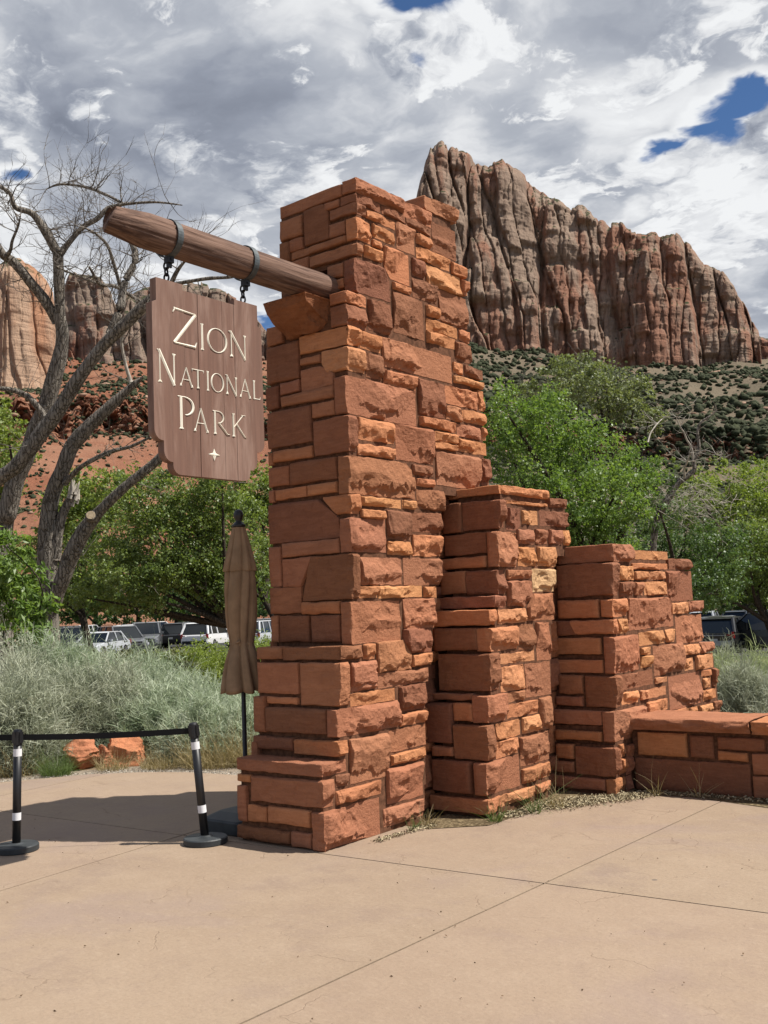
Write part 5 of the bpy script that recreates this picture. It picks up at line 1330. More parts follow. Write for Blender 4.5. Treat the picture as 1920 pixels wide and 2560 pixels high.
for k in range(6):
    a, c = PL[k]+(.0016 if k else 0), PL[k+1]-(.0016 if k < 5 else 0)
    ys = sorted(set([a, c]+[y for y in brk if a < y < c]+list(np.linspace(a, c, 8))))
    up = [(y, sign_top(y)) for y in ys]; lo = [(y, sign_bot(y)) for y in ys]
    b = MB(); n = len(ys); rr = random.Random(k)
    dx = rr.uniform(-.002, .002)
    V = []
    for x in (dx, -.066):
        V += [(x, y-YC, z-4.29) for y, z in up]+[(x, y-YC, z-4.29) for y, z in lo]
    F = []
    for i in range(n-1):
        F.append((i, n+i, n+i+1, i+1)); F.append((2*n+i, 2*n+i+1, 3*n+i+1, 3*n+i))
        F.append((i, i+1, 2*n+i+1, 2*n+i)); F.append((n+i, 3*n+i, 3*n+i+1, n+i+1))
    F.append((0, 2*n, 3*n, n)); F.append((n-1, 2*n-1, 4*n-1, 3*n-1))
    b.add(V, F)
    obj('plank', fix_normals(b.mesh('plank')), M_SIGN, sign)

# letters: every stroke is a low ridged bar, thick and thin like cut roman capitals
class Letter:
    def __init__(self, y0, z0, y1, z1):
        self.b = MB(); self.y0, self.z0, self.w, self.h = y0, z0, y1-y0, z1-z0; self.k = 0
    def P(self, u, v): return (self.y0+u*self.w-YC, self.z0+v*self.h-4.29)
    def bar(self, p, q, w0, w1=None):
        w1 = w1 or w0
        (ay, az), (by, bz) = self.P(*p), self.P(*q)
        L = math.hypot(by-ay, bz-az); ny, nz = -(bz-az)/L, (by-ay)/L
        e = .0024+.0003*self.k; self.k += 1
        r = e+min(.006, .35*max(w0, w1))
        V = [(e, ay+ny*w0/2, az+nz*w0/2), (e, by+ny*w1/2, bz+nz*w1/2), (e, by-ny*w1/2, bz-nz*w1/2), (e, ay-ny*w0/2, az-nz*w0/2), (r, ay, az), (r, by, bz)]
        V += [(-.001, y, z) for x, y, z in V[:4]]
        self.b.add(V, [(4, 0, 1, 5), (3, 4, 5, 2), (0, 4, 3), (1, 2, 5), (6, 7, 1, 0), (7, 8, 2, 1), (8, 9, 3, 2), (9, 6, 0, 3)])
    def serif(self, u, v, wd=.035):
        y, z = self.P(u, v); s = -1 if v > .5 else 1
        e = .0024+.0003*self.k; self.k += 1
        V = [(e, y-wd/2, z), (e, y+wd/2, z), (e, y+.004, z+s*.022), (e, y-.004, z+s*.022), (e+.004, y, z+s*.006)]
        V += [(-.001, a, c) for x, a, c in V[:4]]
        self.b.add(V, [(0, 1, 4), (1, 2, 4), (2, 3, 4), (3, 0, 4), (5, 6, 1, 0), (6, 7, 2, 1), (7, 8, 3, 2), (8, 5, 0, 3)])
    def arc(self, cu, cv, ru, rv, a0, a1, thick, thin, n=22):
        e = .0024+.0003*self.k; self.k += 1
        V = []; F = []
        for i in range(n+1):
            a = a0+(a1-a0)*i/n
            y, z = self.P(cu+ru*math.cos(a), cv+rv*math.sin(a))
            ty, tz = -ru*self.w*math.sin(a), rv*self.h*math.cos(a); L = math.hypot(ty, tz)
            ny, nz = tz/L, -ty/L
            w = thin+(thick-thin)*abs(math.cos(a))**1.5
            V += [(e, y+ny*w/2, z+nz*w/2), (e+min(.006, .35*w), y, z), (e, y-ny*w/2, z-nz*w/2)]
        for i in range(n):
            for q in (0, 1): F.append((i*3+q, i*3+q+1, i*3+q+4, i*3+q+3))
        self.b.add(V, F)
    def done(self):
        obj('letter', fix_normals(self.b.mesh('letter')), M_CREAM, sign)
def letter(ch, y0, z0, y1, z1):
    l = Letter(y0, z0, y1, z1); h = z1-z0
    T, t, s = h*.096, h*.044, min(.042, h*.17)
    if ch == 'Z':
        l.bar((.04, .97), (.98, .93), t*1.5, t*.8); l.bar((.98, .93), (.04, .06), T*.95, T*.9); l.bar((.04, .06), (.94, .05), t, t*1.5)
        l.bar((.0, .86), (.10, .99), t*.6, t*1.5); l.bar((.92, .03), (1.0, .18), t*1.4, t*.4)
    if ch == 'I':
        l.bar((.5, .0), (.5, 1.0), T); l.serif(.5, 1, s); l.serif(.5, 0, s)
    if ch == 'O':
        l.arc(.5, .5, .44, .48, 0, 2*math.pi, T*1.05, t*.8, 40)
    if ch == 'N':
        l.bar((.14, .04), (.14, .97), t); l.bar((.10, 1.0), (.88, .0), T*1.05); l.bar((.88, .0), (.88, .95), t*1.1)
        l.serif(.14, .03, s); l.serif(.88, .95, s*.9); l.bar((.0, .985), (.16, .985), t*.7)
    if ch == 'A':
        l.bar((.12, .0), (.50, 1.0), t*.9); l.bar((.48, 1.0), (.88, .0), T); l.bar((.26, .36), (.74, .36), t*.8); l.serif(.12, 0, s*.8); l.serif(.88, 0, s*.9)
    if ch == 'T':
        l.bar((.5, .0), (.5, .96), T); l.bar((.0, .96), (1, .96), t); l.bar((.03, .84), (.0, .98), t*.5, t); l.bar((.97, .84), (1, .98), t*.5, t); l.serif(.5, 0, s)
    if ch == 'L':
        l.bar((.22, .0), (.22, 1), T); l.bar((.1, .03), (.95, .03), t); l.bar((.93, .03), (1, .16), t, t*.4); l.serif(.22, 1, s)
    if ch == 'P':
        l.bar((.24, .0), (.24, .99), T); l.bar((.05, .985), (.55, .985), t*.8); l.arc(.46, .71, .48, .27, math.pi/2, -math.pi/2, T, t*.8); l.serif(.24, 0, s*1.1)
    if ch == 'R':
        l.bar((.14, .0), (.14, .99), T); l.bar((.02, .985), (.38, .985), t*.8); l.arc(.32, .735, .30, .25, math.pi/2, -math.pi/2, T*.9, t*.7); l.bar((.34, .50), (.84, .04), T*.9, T*.75); l.bar((.82, .05), (1.0, .05), T*.6, t*.3); l.serif(.14, 0, s)
    if ch == 'K':
        l.bar((.18, .0), (.18, 1), T); l.bar((.22, .42), (.80, .97), t); l.bar((.36, .56), (.88, .04), T*.9, T*.8); l.bar((.86, .05), (1.0, .01), T*.6, t*.3); l.serif(.18, 0, s); l.serif(.18, 1, s*.9); l.bar((.68, .97), (.95, .97), t*.6)
    l.done()
for a in (('Z', 4.946, 3.822, 5.172, 4.105), ('I', 5.203, 3.829, 5.255, 4.032), ('O', 5.274, 3.832, 5.489, 4.024), ('N', 5.503, 3.822, 5.698, 4.03),
          ('N', 4.79, 3.515, 4.969, 3.763), ('A', 4.992, 3.523, 5.134, 3.668), ('T', 5.119, 3.526, 5.235, 3.672), ('I', 5.255, 3.523, 5.295, 3.674), ('O', 5.303, 3.524, 5.442, 3.672), ('N', 5.456, 3.519, 5.583, 3.676), ('A', 5.599, 3.521, 5.732, 3.670), ('L', 5.745, 3.524, 5.831, 3.675),
          ('P', 4.967, 3.203, 5.133, 3.447), ('A', 5.118, 3.20, 5.278, 3.378), ('R', 5.313, 3.20, 5.493, 3.38), ('K', 5.50, 3.20, 5.665, 3.381)):
    letter(*a)
def star():
    b = MB(); c = (5.321-YC, 3.04-4.29)
    P = []
    for k in range(8):
        a = math.pi/2+k*math.pi/4
        r = (.062 if k % 4 else .066) if k % 2 == 0 else .024
        P.append((.003, c[0]+r*.95*math.cos(a), c[1]+r*.72*math.sin(a)))
    b.add(P+[(.010, c[0], c[1])], [(k, (k+1) % 8, 8) for k in range(8)])
    obj('star_ornament', fix_normals(b.mesh('star_ornament')), M_CREAM, sign)
star()
def torus(R, r, stretch, n=18, m=8):
    b = MB(); V = []; F = []
    for i in range(n):
        a = 2*math.pi*i/n
        cx, cz = R*math.cos(a), R*math.sin(a)*stretch
        for j in range(m):
            q = 2*math.pi*j/m
            V.append((cx+r*math.cos(q)*math.cos(a), r*math.sin(q), cz+r*math.cos(q)*math.sin(a)))
    for i in range(n):
        for j in range(m):
            F.append((i*m+j, i*m+(j+1) % m, ((i+1) % n)*m+(j+1) % m, ((i+1) % n)*m+j))
    return b.add(V, F).mesh('chain_link', True)
lm = torus(.019, .0075, 1.55); lm.materials.append(M_IRON_D)
for y in CH_Y:
    for k, (dz, rz) in enumerate(((.124, 0), (.080, 90), (.036, 0))):
        o = obj('chain_link', lm, None, sign, loc=(-.033, y-YC, dz))
        o.rotation_euler = (0, 0, R_(rz+20))

# ------------------------------------------------------------------ patio umbrella
def m_cloth(name, col):
    m, N, b = mat(name, .95, .1)
    p = geo_pos(N)
    N.put(b.inputs['Base Color'], N.mix(N.ramp(N.noise(p, 6, 4, .6), .3, .7), tuple(v*.85 for v in col), tuple(v*1.12 for v in col)))
    bump(N, b, N.noise(p, 260, 2, .5), .25, .003)
    return m
M_CLOTH = m_cloth('brown_canvas', (.38, .25, .15))
M_BLACK = plain('black_metal', (.014, .014, .016), .45, .5)
M_RUBBER = plain('dark_grey_plastic', (.042, .048, .052), .55, .4, var=.2, scale=9)
umb = thing('patio_umbrella', 'closed brown canvas umbrella tied at the waist on a black pole, left of the pillar', 'umbrella', (-6.635, 6.43, 0))
def canopy(rows, seed, folds, n=160):
    V = []; rng = np.random.default_rng(seed)
    ph = rng.uniform(0, 6.28, 4)
    th = np.linspace(0, 2*math.pi, n, endpoint=False)
    w = th+.10*np.sin(th*3+ph[0])+.07*np.sin(th*5+ph[1])
    for z, r, amp, drop in rows:
        f = np.abs(np.sin(w*folds/2))**.55*2-1
        tw = .25*np.sin(z*3)
        rr = r*1.12*(1+amp*f+amp*.25*np.sin(w*folds*2+ph[2])*.5)
        zz = z-drop*f*.5
        V.append(np.stack([rr*np.cos(th+tw), rr*np.sin(th+tw), zz], -1))
    L = len(V); V = np.concatenate(V)
    i = np.arange(L*n).reshape(L, n); j = np.roll(i, -1, 1)
    return mesh_np('canopy', V, np.stack([i[:-1], j[:-1], j[1:], i[1:]], -1).reshape(-1, 4), smooth=True)
main = canopy([(2.30, .085, .10, 0), (2.20, .108, .13, 0), (2.03, .116, .14, 0), (1.85, .112, .15, 0), (1.70, .100, .15, 0), (1.60, .086, .13, 0), (1.575, .084, .12, 0), (1.53, .092, .15, 0), (1.42, .116, .20, 0), (1.30, .134, .22, 0), (1.20, .146, .24, .01), (1.165, .148, .25, .03), (1.17, .13, .26, .02), (1.22, .08, .2, 0)], 4, 8)
can = obj('canopy', main, M_CLOTH, umb)
obj('canopy_flap', canopy([(2.60, .050, .06, 0), (2.55, .060, .08, 0), (2.44, .082, .12, 0), (2.32, .105, .14, 0), (2.225, .121, .16, .012), (2.215, .117, .16, .012)], 9, 8), M_CLOTH, umb)
b = MB(); b.lathe([(.088, 1.555), (.097, 1.56), (.097, 1.592), (.088, 1.597)], 36, cap=False)
b.tube([(.02, -.095, 1.585), (.05, -.098, 1.592), (.07, -.090, 1.60)], [.014, .011, .008], 6)
b.tube([(.0, -.098, 1.57), (-.012, -.115, 1.50), (-.01, -.13, 1.44)], [.010, .012, .008], 6)
b.obj('tie_strap', M_CLOTH, umb, smooth=True)
b = MB(); b.tube([(0, 0, .05), (0, 0, 2.60)], .020, 14); b.obj('pole', M_BLACK, umb, smooth=True)
b = MB(); b.lathe([(.030, 2.60), (.062, 2.605), (.064, 2.622), (.05, 2.63), (.04, 2.645), (.028, 2.652), (.026, 2.66), (.036, 2.676), (.044, 2.70), (.043, 2.725), (.032, 2.75), (.012, 2.760)], 24)
b.obj('finial', M_BLACK, umb, smooth=True)
b = MB()
def rrect(cx, cy, sx, sy, r, n=6):
    P = []
    for qx, qy, a0 in ((1, 1, 0), (-1, 1, 90), (-1, -1, 180), (1, -1, 270)):
        for k in range(n+1):
            a = R_(a0+90*k/n); P.append((cx+qx*(sx/2-r)+r*math.cos(a), cy+qy*(sy/2-r)+r*math.sin(a)))
    return P
rings = [[(x, y, z) for x, y in rrect(0, 0, s, s2, r)] for s, s2, r, z in ((.475, .64, .07, .0), (.485, .65, .07, .012), (.485, .65, .07, .10), (.465, .63, .07, .118), (.30, .42, .06, .165), (.10, .10, .04, .185))]
n = len(rings[0])
b.add([p for rg in rings for p in rg], [(i*n+k, i*n+(k+1) % n, (i+1)*n+(k+1) % n, (i+1)*n+k) for i in range(5) for k in range(n)]+[tuple(5*n+k for k in range(n))])
b.obj('base', M_RUBBER, umb)

# ------------------------------------------------------------------ stanchions with belts
M_TAPE = plain('white_tape', (.78, .78, .80), .5, .4)
M_BELT = plain('black_belt', (.012, .012, .013), .8, .2)
def rail_post(loc, lean, label, group):
    t = thing('stanchion', label, 'stanchion', loc, 0, group)
    b = MB(); b.lathe([(.172, 0), (.178, .006), (.178, .044), (.170, .052), (.06, .057), (.045, .066)], 40)
    b.obj('base', M_RUBBER, t)
    d = Vector((lean[0], lean[1], 1)).normalized()
    q = Vector((0, 0, 1)).rotation_difference(d).to_matrix().to_4x4()
    b = MB(); b.lathe([(.0335, .05), (.0335, .90)], 28, q); b.obj('pole', M_BLACK, t, smooth=True)
    for z in (.245, .755):
        b = MB(); b.lathe([(.0345, z), (.0345, z+.060)], 28, q, cap=False); b.obj('tape_band', M_TAPE, t, smooth=True)
    b = MB(); b.lathe([(.037, .845), (.037, .955), (.032, .968), (.01, .972)], 28, q)
    for k in range(4):
        M = q @ Matrix.Rotation(R_(90*k+8), 4, 'Z')
        b.box((.037, 0, .905), (.016, .034, .085), M)
    b.obj('head', M_BLACK, t)
    return t, [Vector(loc)+q @ Vector((0, 0, .905))]
s1, h1 = rail_post((-7.715, 4.888, 0), (.016, .014), 'upright black belt stanchion with two white tape bands at the left edge', 'belt stanchions on the plaza')
s2, h2 = rail_post((-6.50, 5.83, 0), (-.066, -.050), 'leaning black belt stanchion with white tape bands beside the umbrella base', 'belt stanchions on the plaza')
def belt(a, c, label, sag):
    d = (c-a); L = d.length; u = d.normalized(); side = u.cross(Vector((0, 0, 1))).normalized()
    a = a+u*.04; c = c-u*.04
    b = MB(); n = 14; V = []; F = []
    for i in range(n+1):
        t = i/n; p = a.lerp(c, t)-Vector((0, 0, sag*4*t*(1-t)))
        for s, z in ((.0015, .024), (-.0015, .024), (-.0015, -.024), (.0015, -.024)):
            V.append(p+side*s+Vector((0, 0, z)))
    for i in range(n):
        for q in range(4): F.append((i*4+q, i*4+(q+1) % 4, (i+1)*4+(q+1) % 4, (i+1)*4+q))
    b.add(V, F+[(0, 1, 2, 3), (n*4+3, n*4+2, n*4+1, n*4)])
    o = b.obj('retractable_belt', M_BELT)
    return tag(o, label, 'belt', 'belts between the stanchions')
belt(h1[0], h2[0], 'black webbing belt stretched between the upright and the leaning stanchion', .012)
belt(h1[0], Vector((-9.45, 4.45, .905)), 'black webbing belt running from the upright stanchion out past the left edge', .01)

# ------------------------------------------------------------------ vegetation
def m_leaf(name, dark, light, trans=.35, rough=.5, scale=3.0, spec=.35, tint=(1.3, 1.35, .6)):
    m = bpy.data.materials.new(name); m.use_nodes = True
    N = NT(m.node_tree); N.n.clear()
    out = N.node('ShaderNodeOutputMaterial')
    pr = N.node('ShaderNodeBsdfPrincipled'); tr = N.node('ShaderNodeBsdfTranslucent'); mx = N.node('ShaderNodeMixShader')
    p = geo_pos(N)
    n = N.noise(p, scale, 3, .6); n2 = N.noise(p, scale*9, 2, .5)
    c = N.mix(N.ramp(N.math('ADD', N.math('MULTIPLY', n, .45), N.math('MULTIPLY', n2, .55)), .35, .65), dark, light)
    N.put(pr.inputs['Base Color'], c); pr.inputs['Roughness'].default_value = rough; pr.inputs['Specular IOR Level'].default_value = spec
    N.put(tr.inputs['Color'], N.mix(1.0, c, tint, 'MULTIPLY'))
    mx.inputs[0].default_value = trans
    N.l.new(pr.outputs[0], mx.inputs[1]); N.l.new(tr.outputs[0], mx.inputs[2]); N.l.new(mx.outputs[0], out.inputs['Surface'])
    return m
def leaf_mesh(name, C, Dv, size, rng, aspect=.62, fold=.12, up=.75):
    """one bent diamond leaf per centre C, pointing along Dv"""
    n = len(C)
    Dv = Dv/np.linalg.norm(Dv, axis=1)[:, None]
    r = rng.normal(size=(n, 3))*.75+np.array([.25, .1, up]); S = np.cross(Dv, r); S /= np.linalg.norm(S, axis=1)[:, None]+1e-9
    Nn = np.cross(S, Dv)
    L = size*rng.uniform(.65, 1.25, n)[:, None]
    a = C-Dv*L*.5; b = C+Dv*L*.5-Nn*L*fold; c = C+S*L*aspect*.5+Nn*L*fold*.5-Dv*L*.05; d = C-S*L*aspect*.5+Nn*L*fold*.5-Dv*L*.05
    V = np.stack([a, c, b, d], 1).reshape(-1, 3)
    i = np.arange(n)*4
    return mesh_np(name, V, np.stack([i, i+1, i+2, i+3], 1))
def crown_points(blobs, n, clump, rng, flat=.85, inner=.45):
    # every mass of foliage carries smaller bunches, so the outline is ragged
    more = []
    for b in blobs:
        for _ in range(7):
            d = rng.normal(size=3); d /= np.linalg.norm(d)
            r = b[3]*rng.uniform(.25, .5)
            more.append((b[0]+d[0]*b[3]*1.0, b[1]+d[1]*b[3]*1.0, b[2]+d[2]*b[3]*flat, r))
    blobs = list(blobs)+more
    w = np.array([b[3]**2.2 for b in blobs]); w /= w.sum()
    nc = max(6, n//clump)
    k = rng.choice(len(blobs), nc, p=w)
    B = np.array(blobs)[k]
    d = rng.normal(size=(nc, 3)); d /= np.linalg.norm(d, axis=1)[:, None]
    r = rng.uniform(inner**3, 1, nc)**(1/3)
    lump = 1+.35*vnoise(d[:, 0]*2.5+k*5.1, d[:, 1]*2.5, d[:, 2]*2.5, 3)
    cc = B[:, :3]+d*(B[:, 3]*r*lump)[:, None]*np.array([1, 1, flat])
    rc = .16*B[:, 3]+.05
    P = np.repeat(cc, clump, 0)+rng.normal(size=(nc*clump, 3))*np.repeat(rc, clump)[:, None]*np.array([1, 1, .75])*.62
    D = np.repeat(d, clump, 0)*.6+rng.normal(size=(nc*clump, 3))*.8+np.array([0, 0, -.25])
    return P, D, cc
def m_bark(name, dark, light, scale=1.0):
    m, N, b = mat(name, .95, .1)
    p = geo_pos(N)
    g = N.noise(N.scalev(p, (26*scale, 26*scale, 5*scale)), 1.0, 6, .7, .8)
    g2 = N.voro(N.vmath('ADD', N.scalev(p, (14*scale, 14*scale, 2.6*scale)), N.vmath('SCALE', N.noise(p, 7, 3, .6, out='Color'), scale=1.1)), 1.0, 'DISTANCE_TO_EDGE')
    c = N.mix(N.ramp(g, .30, .66), dark, light)
    c = N.mix(N.ramp(g2, .0, .09, .75, 0), c, tuple(v*.35 for v in dark))
    N.put(b.inputs['Base Color'], c)
    bump(N, b, N.math('ADD', g, N.ramp(g2, 0, .12)), .9, .03)
    return m
M_BARK = m_bark('grey_bark', (.15, .125, .10), (.42, .375, .32))
M_TWIG = plain('grey_twigs', (.20, .175, .15), .95, .1, var=.35, scale=4)
M_PALEWOOD = plain('bare_pale_wood', (.52, .47, .40), .9, .1, var=.3, scale=9)
M_GBARK = m_bark('dark_bark', (.055, .042, .032), (.13, .105, .08), 1.4)

def rough_tube(mb, pts, rad, n=12, seed=0, amp=.07):
    P = [Vector(p) for p in pts]
    # smooth with Catmull-Rom
    Q, Rr = [], []
    for i in range(len(P)-1):
        a, b_, c, d = P[max(i-1, 0)], P[i], P[i+1], P[min(i+2, len(P)-1)]
        st = 5
        for k in range(st):
            t = k/st
            Q.append(.5*((2*b_)+(c-a)*t+(2*a-5*b_+4*c-d)*t*t+(3*b_-a-3*c+d)*t**3)); Rr.append(rad[i]*(1-t)+rad[i+1]*t)
    Q.append(P[-1]); Rr.append(rad[-1])
    rr = random.Random(seed)
    v0 = len(mb.v)
    mb.tube(Q, Rr, n)
    # gnarl the surface
    V = np.array([tuple(v) for v in mb.v[v0:]])
    L = len(Q)
    ctr = np.repeat(np.array([tuple(q) for q in Q]), n, 0)[:len(V)]
    d = V-ctr
    k = 1+amp*fbm(V[:, 0]*5+seed, V[:, 1]*5, V[:, 2]*2.2, 3, seed)*1.3
    mb.v[v0:] = [tuple(p) for p in ctr+d*k[:, None]]

def twigs(mb, start, direc, length, rad, depth, rr, bend=.35, up=.15):
    p = Vector(start); d = Vector(direc).normalized(); pts = [p.copy()]; n = 5
    for k in range(n):
        d = (d+Vector((rr.gauss(0, bend), rr.gauss(0, bend), rr.gauss(up*.3, bend)))*.45).normalized()
        p = p+d*(length/n); pts.append(p.copy())
    mb.tube(pts, [rad*(1-.8*i/n) for i in range(n+1)], 4, cap=False)
    if depth > 0:
        for k in range(rr.randint(2, 4)):
            i = rr.randint(1, n)
            dd = (pts[i]-pts[i-1]).normalized()+Vector((rr.gauss(0, .6), rr.gauss(0, .6), rr.gauss(.1, .6)))
            twigs(mb, pts[i], dd, length*rr.uniform(.4, .75), rad*.55, depth-1, rr, bend, up)

def at_origin(o, loc):
    """move a child's mesh so that its object sits at loc in world space"""
    return o
def dead_tree_left():
    root = thing('dead_tree', 'large bare grey cottonwood with several leaning trunks and leafless twigs behind the sign', 'dead tree', (-17.5, 12.6, -.3))
    L = root.location
    rel = lambda b: [(p[0]-L.x, p[1]-L.y, p[2]-L.z) for p in b]
    names = ['trunk', 'stub', 'trunk', 'trunk', 'limb', 'limb', 'limb', 'trunk', 'limb', 'limb', 'limb', 'limb', 'bare_branch', 'limb', 'limb', 'limb', 'limb', 'limb', 'limb']
    rr = random.Random(5)
    tw = MB()
    for i, (nm, br) in enumerate(zip(names, DEAD_L)):
        mb = MB()
        pts = rel(br); rad = [p[3]*.92 for p in br]
        if i in (0, 2, 3):       # root flare down to the ground
            q = pts[0]; pts = [(q[0]+.03, q[1], -.5)]+pts; rad = [rad[0]*1.35]+rad
        if i == 7: pts = [(pts[0][0]-1.2, pts[0][1]-1.0, -.4)]+pts; rad = [rad[0]*1.3]+rad
        rough_tube(mb, pts, rad, 16 if rad[0] > .12 else 9, i)
        mt = M_PALEWOOD if nm == 'bare_branch' else M_BARK
        mb.obj(nm, mt, root, smooth=True)
        # twigs along the outer part of every limb
        m = len(pts)
        dens = {0: 3, 1: 0, 2: 4, 3: 10, 4: 26, 5: 34, 6: 26, 7: 10, 8: 22, 9: 24, 10: 10, 11: 8, 12: 3, 13: 5, 14: 8, 15: 3, 16: 16, 17: 18, 18: 10}[i]
        for k in range(dens):
            t = rr.uniform(.35 if rad[0] > .12 else .1, 1)*(m-1); a = int(min(t, m-2)); f = t-a
            p = Vector(pts[a]).lerp(Vector(pts[a+1]), f)
            d = Vector((rr.gauss(0, 1), rr.gauss(0, 1), rr.gauss(.45, .8)))
            ln = rr.uniform(.35, 1.15)
            twigs(tw, p, d, ln, rr.uniform(.007, .016), 2 if ln > .6 else 1, rr)
        if i in (1,):            # splintered end
            sp = MB()
            q = Vector(pts[-1])
            for k in range(16):
                a = q+Vector((rr.gauss(0, .06), rr.gauss(0, .06), rr.uniform(-.30, .0)))
                sp.tube([a, a+Vector((rr.gauss(.03, .03), rr.gauss(.03, .03), rr.uniform(.12, .34)))], [.045, .008], 5)
            sp.obj('splintered_end', M_PALEWOOD, root)
    # sawn-off limb on the right-hand trunk
    b = DEAD_L[2]; q = Vector((b[5][0], b[5][1], b[5][2]))-L
    d = Vector((.62, -.62, .35)).normalized()
    mb = MB(); mb.tube([q-d*.02, q+d*.20, q+d*.225], [.12, .115, .10], 18); mb.obj('sawn_stub', M_BARK, root)
    mb = MB(); mb.tube([q+d*.22, q+d*.232], [.095, .09], 18); mb.obj('sawn_face', plain('sawn_wood', (.42, .33, .22), .9, .1, var=.25, scale=30), root)
    o = tw.obj('twigs', M_TWIG, root); o['kind'] = 'stuff'
dead_tree_left()
def dead_tree_right():
    root = thing('dead_tree', 'small bare pale tree snag with twisted limbs rising over the green trees at right', 'dead tree', (-13.5, 29.6, -.8))
    L = root.location
    rr = random.Random(8); tw = MB()
    for i, br in enumerate(DEAD_R):
        mb = MB(); pts = [(p[0]-L.x, p[1]-L.y, p[2]-L.z) for p in br]; rad = [p[3] for p in br]
        if i == 0: pts = [(0, 0, -.4)]+pts; rad = [.14]+rad
        rough_tube(mb, pts, rad, 9, i+40)
        mb.obj('trunk' if i == 0 else 'limb', M_BARK if i == 0 else M_PALEWOOD, root, smooth=True)
        for k in range(8):
            a = rr.randint(len(pts)//2, len(pts)-1)
            twigs(tw, pts[a], (rr.gauss(0, 1), rr.gauss(0, 1), rr.gauss(.3, .6)), rr.uniform(.3, .9), .010, 1, rr)
    c = Vector(DEAD_R[0][1][:3])-L
    # grey mass of fine dead twigs hanging on both sides of the trunk
    for k in range(150):
        p = c+Vector((rr.gauss(.55, .85), rr.gauss(.1, .8), rr.gauss(.15, .35)))
        twigs(tw, p, (rr.gauss(0, 1), rr.gauss(0, 1), rr.gauss(-.2, .5)), rr.uniform(.4, 1.0), .009, 1, rr, up=-.3)
    o = tw.obj('twigs', M_PALEWOOD, root); o['kind'] = 'stuff'
dead_tree_right()

ML_BRIGHT = m_leaf('bright_cottonwood_leaves', (.085, .152, .034), (.205, .290, .080), .42, .42, 1.2)
ML_GREY = m_leaf('grey_green_leaves', (.12, .15, .065), (.25, .28, .145), .35, .55, 1.0)
ML_DARK = m_leaf('dark_green_leaves', (.050, .095, .030), (.125, .19, .065), .35, .45, 1.0)
ML_YELLOW = m_leaf('yellow_green_leaves', (.12, .17, .036), (.235, .29, .075), .42, .5, .6)
ML_MID = m_leaf('mid_green_leaves', (.085, .130, .034), (.205, .260, .085), .42, .42, 1.0)
def tree(key, name, label, n, size, m, base, seed, tr=.13, twig=0, inner=.45, clump=26, group=None, aspect=.7):
    rng = np.random.default_rng(seed)
    bl = CROWNS[key]
    root = thing(name, label, 'tree', base, 0, group)
    L = np.array(base)
    P, D, cc = crown_points(bl, n, clump, rng, inner=inner)
    obj('crown', leaf_mesh('crown', P-L, D, size, rng, aspect), m, root)
    mb = MB(); rr = random.Random(seed)
    top = np.array([b[:3] for b in bl]).mean(0)-L
    mid = Vector((top[0]*.45+rr.gauss(0, .2), top[1]*.45, top[2]*.5))
    rough_tube(mb, [(0, 0, -.4), (0, 0, .3), tuple(mid*.5), tuple(mid)], [tr*1.4, tr*1.1, tr, tr*.8], 10, seed)
    for b in bl:
        q = Vector(b[:3])-Vector(base)
        k = mid.lerp(q, .5)+Vector((rr.gauss(0, .2), rr.gauss(0, .2), rr.gauss(0, .2)))
        rough_tube(mb, [tuple(mid*.92), tuple(k), tuple(q)], [tr*.6, tr*.38, tr*.12], 7, seed)
        for c in range(7):
            i = rr.randrange(len(cc)); e = Vector(cc[i])-Vector(base)
            if (e-q).length < b[3]*1.3: mb.tube([q.lerp(k, .4), q.lerp(e, .5), e], [tr*.14, tr*.09, tr*.03], 4, cap=False)
    mb.obj('trunk', M_GBARK, root, smooth=True)
    if twig:
        t2 = MB()
        for k in range(twig):
            b = bl[rr.randrange(len(bl))]
            d = Vector((rr.gauss(0, 1), rr.gauss(0, 1), rr.gauss(.3, .8))).normalized()
            twigs(t2, Vector(b[:3])-Vector(base)+d*b[3]*rr.uniform(.3, .85), d, rr.uniform(.4, .9), .013, 1, rr)
        t2.obj('twigs', M_TWIG, root)['kind'] = 'stuff'
    return root
tree('R1', 'cottonwood_tree', 'bright green leafy cottonwood right behind the tall pillar and the middle pier', 40000, .085, ML_BRIGHT, (-12.2, 25.2, -.35), 1, .2)
tree('R2', 'cottonwood_tree', 'taller thin-leaved grey-green tree with bare twigs showing above the bright cottonwood', 12000, .13, ML_GREY, (-17.5, 36.6, -.7), 2, .2, twig=150, inner=.2)
tree('R3', 'broadleaf_tree', 'dark green tree growing between the bright cottonwood and the parked cars at right', 26000, .09, ML_DARK, (-13.0, 31.4, -.65), 3, .15)
tree('R4', 'broadleaf_tree', 'yellow-green tree on the far right below the red ledge', 16000, .14, ML_YELLOW, (-16.5, 49.5, -1.0), 4, .2)
tree('R5', 'broadleaf_tree', 'light green tree at the right edge above the white car', 22000, .10, ML_MID, (-11.8, 38.4, -.8), 5, .15)
tree('L1', 'broadleaf_tree', 'big dark leafy tree under the sign with its trunk standing before the parked cars', 46000, .095, ML_MID, (-22.0, 22.3, -.45), 6, .16, twig=60)
tree('L2_0', 'broadleaf_tree', 'pale green tree behind the dead cottonwood trunks at left', 17000, .15, ML_YELLOW, (-38.5, 28.3, -.45), 7, .18)
tree('L2_1', 'broadleaf_tree', 'pale green tree behind the umbrella, between the sign and the tall pillar', 17000, .15, ML_YELLOW, (-31.5, 34.0, -.45), 17, .18)
tree('L3', 'ash_sapling', 'near green sapling with long narrow leaves at the left edge', 5200, .13, ML_BRIGHT, (-15.6, 9.9, -.05), 8, .04, clump=14, aspect=.34)
